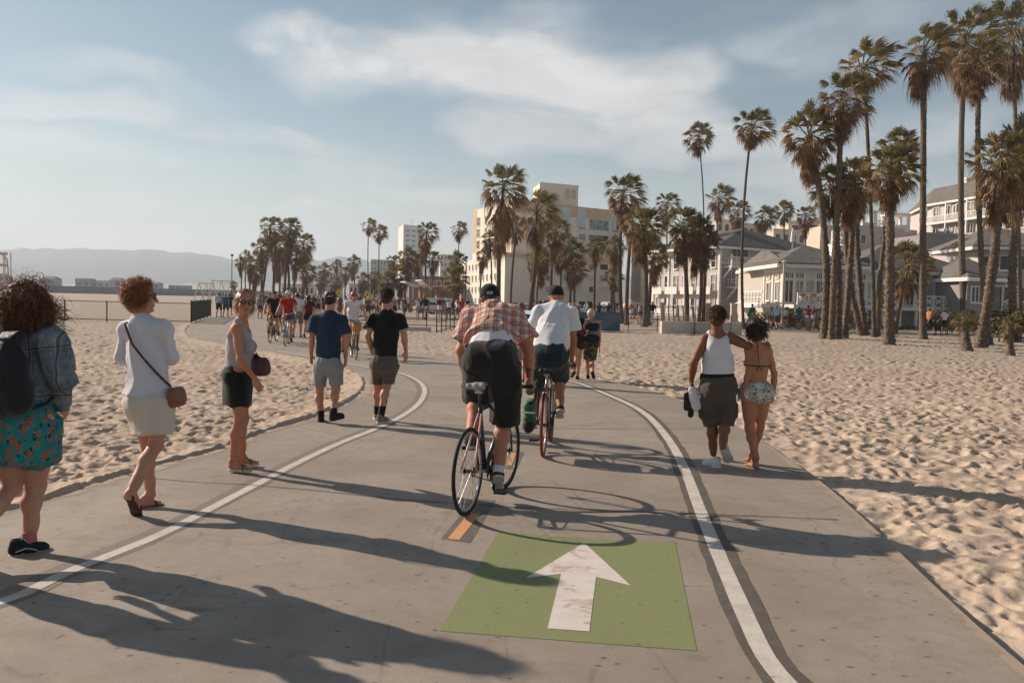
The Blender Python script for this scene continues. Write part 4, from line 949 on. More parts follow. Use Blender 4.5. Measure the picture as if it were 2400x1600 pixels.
for x, y, lb in ((1553, 752, 'left square plaza pillar beside the rack'), (1658, 764, 'middle square plaza pillar behind the head of the man in the tank top'), (1718, 770, 'right square plaza pillar beside the thin palm')):
    p = GP(x, y); r = empty('stone_pillar', p, label=lb, cat='pillar', group='square pillars of the plaza'); mb = MB(); mb.box(-.2, .2, -.2, .2, 0, 1.72); mb.build('shaft', M('pillar_stucco', (.46, .37, .29), .9), r); c = MB(); c.box(-.23, .23, -.23, .23, 1.72, 1.8); c.build('cap', MWWALL, r)
# slatted folded beach loungers stacked upright in a row
proto = empty('folded_lounger', (0, 0, 0)); mb = MB(); mb.obox((-.3, 0, 0), (-.55, 0, 1.55), .05, .05, (0, 1, 0)); mb.obox((.3, 0, 0), (.05, 0, 1.55), .05, .05, (0, 1, 0)); mb.build('frame', MBLK, proto)
mb = MB()
for k in range(13): z = .15+k*.11; x = -.25*z/1.55; mb.box(-.3+x, .3+x, -.015, .015, z, z+.045)
mb.build('slats', M('lounger_slat', (.33, .30, .27), .7), proto)
for k in range(8):
    o = proto if k == 0 else copy_tree(proto); p = GP(1563+k*11.5+(8 if k > 6 else 0), 757); o.location = p; o.rotation_euler = (0, 0, -.9)
    setp(o, 'black framed folded lounger in the row behind the low whitewashed wall', 'lounger', 'folded loungers behind the low wall')
    o.scale = (.8, .8, 1.0)
# ---------------- fences
def fence(pts, h, label, npan, mat=MIRON, rails=(1.0, .08), mesh=True, name='wire_fence', w=.05, mid=False):
    P = [Vector(p) for p in pts]; r = empty(name, P[0], label=label, cat='fence'); m2 = MB()
    rl_ = MB()
    for a, b in zip(P[:-1], P[1:]):
        a = a-P[0]; b = b-P[0]
        for q in rails: rl_.obox(a+Vector((0, 0, h*q)), b+Vector((0, 0, h*q)), w*.8, w*.8)
        L = (b-a).length; n = max(1, round(L/npan))
        for k in range(n+1):
            p = a.lerp(b, k/n); q = MB(); q.box(p.x-w/2, p.x+w/2, p.y-w/2, p.y+w/2, -.05, h+.06); q.build('post', mat, r)
        if mesh:
            st = .16; k = 0
            while k*st < L:
                p = a.lerp(b, k*st/L); e = a.lerp(b, min(1, (k*st+h)/L)); hh = min(h, L-k*st)
                m2.obox(p, e+Vector((0, 0, hh)), .006, .006); m2.obox(p+Vector((0, 0, h)), e+Vector((0, 0, h-hh)), .006, .006); k += 1
    rl_.build('rails', mat, r)
    if mesh: m2.build('wire_mesh', M('galvanised_wire', (.16, .16, .14), .5, metal=.4), r)
    return r
fence([GP(-260, 744), GP(-40, 747), GP(152, 750), GP(448, 757)], 1.08, 'green framed chain-link fence across the sand behind the woman in white', 2.2)
gt = fence([GP(448, 757), GP(494, 741)], 1.2, 'dark green slatted gate beside the path at the left', 3.0, mesh=False, name='slatted_gate')
mb = MB(); a = Vector((0, 0, 0)); b = GP(494, 741)-GP(448, 757)
for k in range(46): p = a.lerp(b, (k+.5)/46); mb.box(p.x-.018, p.x+.018, p.y-.05, p.y+.05, .06, 1.18)
mb.build('slats', MIRON, gt)
fence([GP(735, 756), GP(1000, 764), GP(1140, 768)], .98, 'dark wire fence between the sand and the crowded promenade', 3.2, rails=(1.0, .5, .05))
fence([GP(1023, 779), GP(1064, 768), GP(1130, 770)], 1.02, 'short angled piece of dark fence left of the plaid cyclist', 2.0, rails=(1.0, .5, .05), mesh=False)
fence([GP(1400, 777), GP(1540, 776), GP(1628, 783), GP(1712, 786)], 1.05, 'thin dark fence running from the blue wall to the plaza', 3.0, rails=(1.0, .06), w=.04)
for k, (x, y) in enumerate(((1433, 777), (1442, 778))):
    pass
# ---------------- promenade strip on the right
def strip(name, up, lo, mat, z=.006):
    U = [GP(*p) for p in up]; L_ = [GP(*p) for p in lo]; V = [(p.x, p.y, z) for p in U]+[(p.x, p.y, z) for p in L_]; n = len(U)
    return mobj(name, V, [(i, n+i, n+i+1, i+1) for i in range(n-1)], mat, kind='structure')
MPROM = worn_paint('promenade_paving', (.40, .335, .275), (.32, .265, .215), .3)
strip('promenade', [(1480, 745), (1720, 752), (1900, 757), (2100, 763), (2300, 768), (2700, 779)], [(1480, 752), (1720, 762), (1900, 768), (2100, 776), (2300, 786), (2700, 806)], MPROM)
strip('plaza', [(560, 703), (760, 704), (1000, 710), (1250, 716), (1480, 722)], [(560, 721), (735, 738), (1000, 748), (1250, 753), (1480, 756)], MPROM)
# ---------------- bushes
def bush(x, y, wpx, hpx, label, d=None, mats=None, name='bush', dens=1.0, dep=1.2, group=None):
    p = GP(x, y) if d is None else W2(x, d); d = p.y; w_ = wpx*d/FPX; h = hpx*d/FPX
    rg = np.random.default_rng(int(x*7+y)); n = int(900*dens*max(1, w_*h/4)); n = min(n, 6000)
    r = empty(name, p, label=label, cat='bush', group=group)
    k = max(3, int(w_/.8)); cs = [(rg.uniform(-w_/2+.3, w_/2-.3), rg.uniform(-dep/2, dep/2), h*rg.uniform(.35, .62), rg.uniform(.55, .9)) for _ in range(k*2)]
    V = []; F = []
    for i in range(n):
        c = cs[rg.integers(len(cs))]; u = rg.normal(size=3); u /= np.linalg.norm(u); rad = h*.46*c[3]*rg.uniform(.55, 1.08)**.7
        q = np.array((c[0]+u[0]*rad*1.2, c[1]+u[1]*rad, max(.04, c[2]+u[2]*rad)))
        s = rg.uniform(.05, .12)*max(.7, h/1.4); a = rg.normal(size=3); a /= np.linalg.norm(a); b_ = np.cross(a, u); b_ /= np.linalg.norm(b_)+1e-6
        j = len(V); V += [q-a*s*.35, q+b_*s, q+a*s*.35, q-b_*s]; F.append((j, j+1, j+2, j+3))
    mobj('foliage', V, F, mats or MHEDGE, r); st = MB()
    for i in range(4): a = rg.uniform(-w_/3, w_/3); st.tube([(a, 0, -.05), (a+rg.uniform(-.2, .2), rg.uniform(-.2, .2), h*.6)], [.03, .012], 5)
    st.build('stem', MTRUNK, r); return r
MHEDGE = leaf_mat('hedge_leaf', (.035, .045, .015), (.135, .115, .035), .2); MHEDGE2 = leaf_mat('dry_hedge_leaf', (.08, .06, .02), (.24, .16, .05), .2)
for a in ((1775, 753, 42, 40, 'dark shrub left of the lamp post under the terrace', 67), (1812, 753, 48, 44, 'shrub behind the lamp post under the terrace', 68), (1855, 753, 55, 48, 'rounded olive shrub right of the lamp post', 68), (1890, 753, 45, 42, 'shrub just left of the leaning palm trunks', 68), (1968, 755, 50, 46, 'shrub behind the trunks of the close clump', 68), (2045, 755, 40, 40, 'low shrub right of the close clump', 68),
          (2200, 758, 62, 66, 'large rounded grey-green shrub between the jogger and the tall trunks', 60), (2235, 760, 46, 60, 'taller shrub behind the ragged-collared palm', 62), (2335, 785, 50, 92, 'tall dense shrub right of the twin trunks', 48), (2395, 785, 50, 100, 'tall shrub at the right edge', 47), (2280, 765, 46, 50, 'dark shrub between the two tall trunks', 60),
          (2160, 535, 50, 60, 'dark tree mass beside the upper hotel', 110)):
    x, y, wp, hp, lb, dd = a
    b_ = bush(x, y, wp, hp, lb, d=dd, group='shrubs along the terrace')
    if y == 535: b_.location.z = (HYZ(2160)-545)*110/FPX+CAMH-3
MG2 = MHEDGE2
for x, wp in ((1740, 60), (1800, 60), (1860, 60), (1925, 60), (2060, 60), (2110, 60), (2150, 60)):
    bush(x, 755, wp, 13, 'low dry plants edging the promenade near column %d' % 0 if False else {1740: 'low dry plants beside the thin leaning trunk', 1800: 'low dry plants left of the lamp post foot', 1860: 'low dry plants right of the lamp post foot', 1925: 'low dry plants behind the leftmost leaning palm', 2060: 'low dry plants behind the stubbly lone palm', 2110: 'low rust-coloured plants left of the smooth slim palm', 2150: 'low rust-coloured plants behind the smooth slim palm'}[x], d=67, mats=MG2, name='low_plants', dens=.6, dep=.8)
for x, y, wp, hp, dd, lb in ((1262, 735, 40, 22, 80, 'dark bush at the foot of the thick-trunked palm'), (1345, 735, 60, 24, 84, 'bush in front of the parked cars'), (1420, 735, 50, 20, 86, 'brown bush right of the parked cars'), (1230, 735, 30, 18, 84, 'small bush left of the white-shirted cyclist')):
    bush(x, y, wp, hp, lb, d=dd)
for x, wp in ((640, 70), (700, 60), (770, 70), (840, 70), (905, 60)):
    bush(x, 700, wp, 26, {640: 'far hedge behind the leftmost crowd', 700: 'far hedge under the cluster crowns', 770: 'far hedge beside the left yellow sign', 840: 'far hedge beside the right yellow sign', 905: 'far hedge left of the kiosk'}[x], d=175, dens=.25, mats=MG2)
# ---------------- lamp post, signs
def lamp(x, y, h, label, r=.07, mat=MWWALL, d=None):
    p = GP(x, y) if d is None else W2(x, d); o = empty('lamp_post', p, label=label, cat='lamp post'); m = MB(); m.tube([(0, 0, 0), (0, 0, .4), (0, 0, h)], [r*1.8, r, r*.75], 10); m.build('pole', mat, o)
    m = MB(); m.ell((0, 0, h+.12), .22, .22, .14); m.box(-.1, .1, -.1, .1, h-.06, h+.02); m.build('lamp_head', mat, o); return o
lamp(1833, 768, 5.0, 'beige lamp post standing before the terrace restaurant', .11)
lamp(1806, 768, 0.9, 'low bollard lamp by the promenade', .05); lamp(1090, 735, 6.2, 'thin dark lamp post before the pale hotel wing', .06, MBLK, 95)
lamp(543, 700, 7.0, 'thin lamp post left of the far palm cluster', .07, MBLK, 120)
MYEL = M('sign_yellow', (.62, .50, .02), .5, .05)
for x, y, lb in ((794, 686, 'yellow diamond warning sign beside the patterned headband'), (860, 690, 'yellow diamond warning sign beside the twin thin trunks')):
    p = W2(x, 88); z = (HYZ(x)-y)*88/FPX+CAMH; o = empty('warning_sign', p, label=lb, cat='sign'); m = MB(); m.tube([(0, .03, 0), (0, .03, z+.2)], .03, 6); m.build('pole', MIRON, o)
    m = MB(); m.add([(0, 0, z-.42), (.42, 0, z), (0, 0, z+.42), (-.42, 0, z), (0, .02, z-.42), (.42, .02, z), (0, .02, z+.42), (-.42, .02, z)], [(0, 1, 2, 3), (7, 6, 5, 4), (0, 4, 5, 1), (1, 5, 6, 2), (2, 6, 7, 3), (3, 7, 4, 0)]); pl = m.build('panel', MYEL, o)
    s = MB(); s.ell((0, -.012, z+.16), .04, .008, .04, 8, 6); s.obox((0, -.012, z+.1), (0, -.012, z-.08), .07, .01, (0, 1, 0)); s.obox((0, -.012, z-.06), (-.08, -.012, z-.25), .035, .01, (0, 1, 0)); s.obox((0, -.014, z-.06), (.07, -.014, z-.25), .035, .01, (0, 1, 0)); s.obox((-.1, -.016, z), (.1, -.016, z+.06), .03, .01, (0, 1, 0)); s.build('symbol', MBLK, pl)
# ---------------- gymnastic swing frames
def aframe(x0, x1, d, ytop, label):
    a = W2(x0, d); b = W2(x1, d+6); o = empty('swing_frame', a, label=label, cat='swing frame'); h = (HYZ(x0)-ytop)*d/FPX+CAMH; v = b-a
    for q, k in ((Vector((0, 0, 0)), 0), (v*.5, 1), (v, 2)):
        m = MB(); m.tube([q+Vector((-.9, 0, 0)), q+Vector((0, 0, h))], .07, 6); m.tube([q+Vector((.9, .3, 0)), q+Vector((0, 0, h))], .07, 6); m.build('leg', MWTRIM, o)
    m = MB(); m.tube([Vector((0, 0, h)), v+Vector((0, 0, h))], .08, 6); m.tube([v*.2+Vector((0, 0, h*.55)), v+Vector((0, 0, h*.55))], .04, 6); m.build('bar', MWTRIM, o)
    m = MB()
    for k in range(6): q = v*((k+.7)/7); m.tube([q+Vector((0, 0, h)), q+Vector((.25, 0, .9))], .02, 4)
    m.build('ropes', MIRON, o)
aframe(466, 500, 130, 663, 'white swing frame nearest the green gate'); aframe(497, 540, 140, 657, 'taller white swing frame left of the palm cluster')
# ---------------- pier far left
MPIER = M('pier_timber', (.085, .066, .052), .9, .25, .05); MPB = M('pier_building', (.38, .34, .31), .85, .2, .05)
pr = empty('pier', W2(-200, 480), label='long dark timber pier with small buildings on the left horizon', cat='pier'); b = W2(640, 640)-pr.location; m = MB(); m.obox((0, 0, 2.2), (b.x, b.y, 2.2), 30, 4.3); m.build('deck', MPIER, pr)
m = MB()
for k in range(110): p = b*(k/110); m.box(p.x-.4, p.x+.4, p.y-14, p.y-13, -.2, 2.2); m.box(p.x-.4, p.x+.4, p.y-2, p.y-1, -.2, 2.2)
m.box(0, b.x*.98, 8, 9, 0, 2.0); m.build('piles', MPIER, pr)
def pierhouse(x0, x1, yt, label, mat, roof=0.):
    d = 500+(x0+200)*.17; a = W2(x0, d); b = W2(x1, d); o = empty('pier_building', a, label=label, cat='building', group='buildings on the pier'); w_ = b.x-a.x; h = max(1.2, (HYZ(x0)-yt)*d/FPX+CAMH-4.2)
    o.location.z = 4.2; m = MB(); m.box(0, w_, 0, 8, 0, h*(.7 if roof else 1)); m.build('wall', mat, o)
    if roof: m = MB(); m.add([(-.5, -.5, h*.7), (w_+.5, -.5, h*.7), (w_+.5, 8.5, h*.7), (-.5, 8.5, h*.7), (w_*.2, 4, h), (w_*.8, 4, h)], [(0, 1, 5, 4), (1, 2, 5), (2, 3, 4, 5), (3, 0, 4)]); m.build('roof', M('pier_roof', (.19, .15, .13), .9), o)
    m = MB(); n = max(2, int(w_/4))
    for k in range(n): m.box(w_*(k+.25)/n, w_*(k+.75)/n, -.06, .0, h*.2, h*.5)
    m.build('windows', MDKGL, o)
for a in ((-30, 12, 640, 'brown pier hall at the left edge', MPIER, 1), (92, 130, 646, 'pointed pier pavilion behind the curly head', MPB, 1), (176, 211, 652, 'long flat pier restaurant left of the white cardigan', MPB, 0), (214, 258, 657, 'low white pier shed', MBEIGE2, 0), (255, 285, 650, 'pier house with a pitched roof beside the curly red hair', MPB, 1), (300, 345, 648, 'pier hall hidden behind the curly red hair', MPB, 1), (350, 372, 660, 'small pier hut right of the curly red hair', MPB, 1), (20, 60, 655, 'flat pier building behind the brown curls', MPB, 0), (395, 440, 668, 'low pier shed left of the swing frames', MPB, 0)):
    pierhouse(*a)
rc = empty('roller_coaster', W2(-40, 520), label='orange roller coaster tower of the pier cut by the left edge', cat='roller coaster'); MORC = M('coaster_orange', (.48, .26, .12), .7)
m = MB()
for k in range(4): m.tube([(k*4.5, 0, 4), (k*4.5, 0, 24)], .35, 5); m.tube([(k*4.5, 6, 4), (k*4.5, 6, 24)], .35, 5)
for z in (10, 16, 23): m.obox((-2, 0, z), (15, 0, z), .8, 1.6)
m.build('frame', MORC, rc); m = MB(); m.tube([(-14, 3, 12), (-8, 3, 22), (0, 3, 25), (8, 3, 24.5), (13, 3, 20), (14, 3, 8)], .5, 6); m.build('track', MORC, rc)
# ---------------- hills
def hills(name, pts, d, mat, label=None):
    V = []; rg = np.random.default_rng(5); xs = np.linspace(pts[0][0], pts[-1][0], 220); ys = np.interp(xs, [p[0] for p in pts], [p[1] for p in pts])
    ys = ys+vnoise(np.stack([xs*.02, xs*0], 1), 4)*6.0+vnoise(np.stack([xs*.06, xs*0], 1), 6)*2.6
    rows = 14
    for j in range(rows):
        t = j/(rows-1)
        for x, y in zip(xs, ys):
            dd = d*(1+.35*t); p = DP(x, y, d*1.35); q = Vector((XD(x, 4000)*dd/4000, dd, 0)); h = p.z*(t**.8)
            V.append((p.x*dd/(d*1.35), dd, -6 if j == 0 else h*(1+.14*vnoise(np.array([[x*.03, t*5.]]), 9)[0]*(1-t))-4*(1-t)))
    n = len(xs); F = [(j*n+i, j*n+i+1, (j+1)*n+i+1, (j+1)*n+i) for j in range(rows-1) for i in range(n-1)]
    return mobj(name, V, F, mat, smooth=True, kind='structure')
MHILL = M('hill_scrub', (.035, .045, .055), .95, .3, .002)
hills('hills', [(-1500, 610), (-600, 575), (0, 582), (200, 583), (420, 588), (490, 592), (560, 606), (640, 612), (740, 604), (800, 607), (900, 622), (1010, 612), (1080, 625), (1300, 640), (1700, 660)], 2600, MHILL)
hills('far_shore', [(-1500, 660), (0, 668), (300, 666), (560, 660), (800, 662), (1200, 670), (1700, 690)], 1500, M('far_town', (.30, .27, .23), .9, .4, .01))
# ---------------- haze
hm = bpy.data.materials.new('haze'); hm.use_nodes = True; ht_ = NT(hm.node_tree); ht_.n.remove(ht_.n['Principled BSDF'])
pv = ht_.new('ShaderNodeVolumePrincipled'); pv.inputs['Color'].default_value = (.80, .90, 1.0, 1); pv.inputs['Density'].default_value = .00030; pv.inputs['Anisotropy'].default_value = .2
ht_.l.new(pv.outputs[0], ht_.n['Material Output'].inputs['Volume'])
mb = MB(); mb.box(-4200, 4200, -60, 4300, -8, 262); mb.build('haze', hm, kind='stuff')
# ================================================================ BODIES: implicit surfaces meshed by surface nets
A3 = lambda v: np.array((v[0], v[1], v[2]), dtype=np.float64)
def unit(v): v = A3(v); n = np.linalg.norm(v); return v/n if n > 1e-9 else v
def smin(a, b, k):
    h = np.clip(.5+.5*(b-a)/k, 0, 1); return b*(1-h)+a*h-k*h*(1-h)
class Sdf:
    """list of primitives; each: kind, data, blend k, op (+ union, - cut)"""
    def __init__(s): s.p = []
    def rc(s, a, b, ra, rb, k=.02, fl=None, op='+'): s.p.append(('rc', A3(a), A3(b), ra, rb, fl, k, op)); return s
    def cc(s, a, b, ra, rb, k=.02, fl=None, op='+'): s.p.append(('cc', A3(a), A3(b), ra, rb, fl, k, op)); return s
    def el(s, c, r, ax=None, k=.02, op='+'): s.p.append(('el', A3(c), np.array(r, float), np.eye(3) if ax is None else np.array(ax), None, None, k, op)); return s
    def copy(s): q = Sdf(); q.p = list(s.p); return q
    def bounds(s):
        lo = np.full(3, 1e9); hi = -lo
        for p in s.p:
            if p[7] != '+': continue
            l, h = s.bb(p); lo = np.minimum(lo, l); hi = np.maximum(hi, h)
        return lo, hi
    @staticmethod
    def bb(p):
        if p[0] == 'el':
            r = np.abs(p[3].T*p[2]).sum(1) if False else np.sqrt(((p[3].T*p[2])**2).sum(1)); return p[1]-r, p[1]+r
        r = max(p[3], p[4]); return np.minimum(p[1], p[2])-r, np.maximum(p[1], p[2])+r
    def mesh(s, h, wr=None, pad=.03, clipz=None):
        lo, hi = s.bounds(); lo = lo-pad; hi = hi+pad; n = np.ceil((hi-lo)/h).astype(int)+1
        D = np.full(n, .25, dtype=np.float32); ax = [lo[i]+np.arange(n[i])*h for i in range(3)]
        for p in s.p:
            l, u = s.bb(p); m = .03+p[6]+h*2
            i0 = np.clip(np.floor((l-m-lo)/h).astype(int), 0, n); i1 = np.clip(np.ceil((u+m-lo)/h).astype(int)+1, 0, n)
            if (i1 <= i0).any(): continue
            X = ax[0][i0[0]:i1[0]][:, None, None]; Y = ax[1][i0[1]:i1[1]][None, :, None]; Z = ax[2][i0[2]:i1[2]][None, None, :]
            if p[0] == 'el':
                c, r, M_ = p[1], p[2], p[3]; x = X-c[0]; y = Y-c[1]; z = Z-c[2]
                q = [(x*M_[i][0]+y*M_[i][1]+z*M_[i][2])/r[i] for i in range(3)]
                k0 = np.sqrt(q[0]**2+q[1]**2+q[2]**2); k1 = np.sqrt((q[0]/r[0])**2+(q[1]/r[1])**2+(q[2]/r[2])**2)+1e-9; d = k0*(k0-1)/k1
            else:
                a, b, ra, rb, fl = p[1:6]; ab = b-a; L = np.linalg.norm(ab)+1e-9; u_ = ab/L
                x = X-a[0]; y = Y-a[1]; z = Z-a[2]; ff = 1.
                t = (x*u_[0]+y*u_[1]+z*u_[2])
                x = x-t*u_[0]; y = y-t*u_[1]; z = z-t*u_[2]
                if fl is not None:
                    w_ = A3(fl[0]); w_ = w_-u_*(w_ @ u_); w_ /= np.linalg.norm(w_); dd = (x*w_[0]+y*w_[1]+z*w_[2])*(1/fl[1]-1)
                    x = x+dd*w_[0]; y = y+dd*w_[1]; z = z+dd*w_[2]; ff = (1+fl[1])/2
                q2 = x*x+y*y+z*z
                if p[0] == 'rc':
                    tc = np.clip(t, 0, L); d = np.sqrt(q2+(t-tc)**2)-(ra+(rb-ra)*tc/L)
                else:
                    tc = np.clip(t/L, 0, 1); d = np.maximum((np.sqrt(q2)-(ra+(rb-ra)*tc))*ff, np.maximum(-t, t-L))
            sl = tuple(slice(i0[i], i1[i]) for i in range(3))
            if p[7] == '+': D[sl] = smin(D[sl], d, p[6])
            elif p[7] == '-': D[sl] = -smin(-D[sl], d, p[6])
        if wr is not None:
            I = np.nonzero(np.abs(D) < .035)
            if len(I[0]):
                P = np.stack([ax[i][I[i]] for i in range(3)], -1); D[I] += wr(P).astype(np.float32)
        if clipz is not None: D = np.maximum(D, (clipz-ax[2])[None, None, :].astype(np.float32))
        return snet(D, lo, h)
def snet(D, lo, h):
    S = D < 0; c = [(i, j, k) for i in (0, 1) for j in (0, 1) for k in (0, 1)]; n = D.shape
    cnt = np.zeros([m-1 for m in n], np.int8)
    for i, j, k in c: cnt += S[i:n[0]-1+i, j:n[1]-1+j, k:n[2]-1+k]
    A = np.nonzero((cnt > 0) & (cnt < 8)); N = len(A[0])
    if not N: return np.zeros((0, 3)), np.zeros((0, 4), int)
    vals = {q: D[A[0]+q[0], A[1]+q[1], A[2]+q[2]] for q in c}
    pos = np.zeros((N, 3)); w_ = np.zeros(N)
    for q in c:
        for axn in range(3):
            if q[axn]: continue
            r = list(q); r[axn] = 1; r = tuple(r); a, b = vals[q], vals[r]; m = (a < 0) != (b < 0)
            t = np.where(m, a/np.where(m, a-b, 1), 0); p = np.array(q, float)[None, :].repeat(N, 0); p[:, axn] += t
            pos += p*m[:, None]; w_ += m
    V = (np.stack(A, -1)+pos/w_[:, None])*h+lo
    idx = np.full(cnt.shape, -1, np.int64); idx[A] = np.arange(N); Fs = []
    for axn in range(3):
        sl0 = [slice(None)]*3; sl1 = [slice(None)]*3; sl0[axn] = slice(0, n[axn]-1); sl1[axn] = slice(1, n[axn])
        a, b = S[tuple(sl0)], S[tuple(sl1)]; E = np.nonzero(a != b); fl = a[E]
        o1, o2 = [q for q in range(3) if q != axn]
        ok = (E[o1] > 0) & (E[o2] > 0) & (E[o1] < n[o1]-1) & (E[o2] < n[o2]-1); E = [e[ok] for e in E]; fl = fl[ok]
        def g(d1, d2):
            e = [x.copy() for x in E]; e[o1] = e[o1]+d1; e[o2] = e[o2]+d2; return idx[tuple(e)]
        q = np.stack([g(-1, -1), g(0, -1), g(0, 0), g(-1, 0)], -1)
        if axn == 1: fl = ~fl
        q[~fl] = q[~fl][:, ::-1]; Fs.append(q)
    Fq = np.concatenate(Fs); Fq = Fq[(Fq >= 0).all(1)]
    return V, Fq
def joinm(parts):
    V = []; F = []; o = 0
    for v, f in parts:
        V.append(v); F.append(f+o); o += len(v)
    return np.concatenate(V), np.concatenate(F)
def folds(amp, fx=9., fz=4., seed=1, fine=.25, dirv=None):
    """cloth folds: stretched ridged noise with sharp crease valleys, bent by a slower noise"""
    def w_(P):
        B = vnoise(P*3.1, seed+7)*.35; C = vnoise(P*2.6+3, seed+8)*.35
        Q = P.copy(); Q[:, 0] += B*.25; Q[:, 2] += C*.35; Q[:, 2] *= fz*1.25; Q[:, :2] *= fx*1.5
        a = np.abs(vnoise(Q, seed)); b = np.abs(vnoise(Q*2.1+5, seed+1)); m = .55+.9*np.clip(vnoise(P*4.3, seed+5)+.35, 0, 1)
        r = (1-a)**2.2; r2 = (1-b)**2.2
        return amp*1.25*m*(.42-r)+amp*.45*(.4-r2)*fine*2.4+amp*.5*vnoise(P*5., seed+2)
    return w_
# ---------------------------------------------------------------- hair
def strands(cen, ax, rad, N, seg, step, seed, grav=.25, curl=.0, freq=1., thick=.0016, region=None, wind=(0, 0, 0), lift=.6, spread=.5, back=None, jl=.5, hug=1.0):
    """N tapering three-sided strands rooted on an ellipsoid; returns vertices, faces"""
    rg = np.random.default_rng(seed); P = rg.normal(size=(N*4, 3)); P /= np.linalg.norm(P, axis=1)[:, None]
    if region is not None: P = P[region(P)]
    P = P[:N]; N = len(P); rad = np.array(rad); ax = np.array(ax)
    loc = P*rad; nrm = P/rad; nrm /= np.linalg.norm(nrm, axis=1)[:, None]
    pos = cen+loc @ ax; d = (nrm @ ax)*lift+rg.normal(0, spread*.5, (N, 3)); 
    if back is not None: d = d+np.array(back)
    d /= np.linalg.norm(d, axis=1)[:, None]
    ph = rg.uniform(0, 6.28, N); fr = freq*rg.uniform(.7, 1.35, N); ln = rg.uniform(1-jl, 1, N); amp = curl*rg.uniform(.5, 1.3, N)
    pts = []; g = np.array((0, 0, -1.))*grav+np.array(wind)
    for k in range(seg):
        u = np.cross(d, (0.3, .2, 1.)); u /= np.linalg.norm(u, axis=1)[:, None]+1e-9; v = np.cross(d, u)
        a = ph+fr*k; am = amp*min(1, k/3)
        pts.append(pos+u*(np.cos(a)*am)[:, None]+v*(np.sin(a)*am)[:, None])
        d = d+g*(1.0/seg*4)+rg.normal(0, .06, (N, 3)); d /= np.linalg.norm(d, axis=1)[:, None]
        pos = pos+d*(step*ln)[:, None]
        q = ((pos-cen) @ ax.T)/(rad*hug); r = np.linalg.norm(q, axis=1); ins = r < 1
        if ins.any(): q[ins] /= r[ins][:, None]; pos[ins] = cen+(q[ins]*rad*hug) @ ax
    C = np.stack(pts, 1); T = np.gradient(C, axis=1); T /= np.linalg.norm(T, axis=2)[..., None]+1e-9
    u = np.cross(T, (.31, .27, .9)); u /= np.linalg.norm(u, axis=2)[..., None]+1e-9; v = np.cross(T, u)
    tp = thick*np.linspace(1, .35, seg)[None, :, None]; V = []
    for k in range(3): a = 2*math.pi*k/3; V.append(C+(u*math.cos(a)+v*math.sin(a))*tp)
    V = np.stack(V, 2).reshape(-1, 3)
    i = np.arange(N)[:, None, None]*seg*3; j = np.arange(seg-1)[None, :, None]*3; k = np.arange(3)[None, None, :]; k2 = (k+1) % 3
    Fq = np.stack([i+j+k, i+j+k2, i+j+3+k2, i+j+3+k], -1).reshape(-1, 4)
    return V, Fq
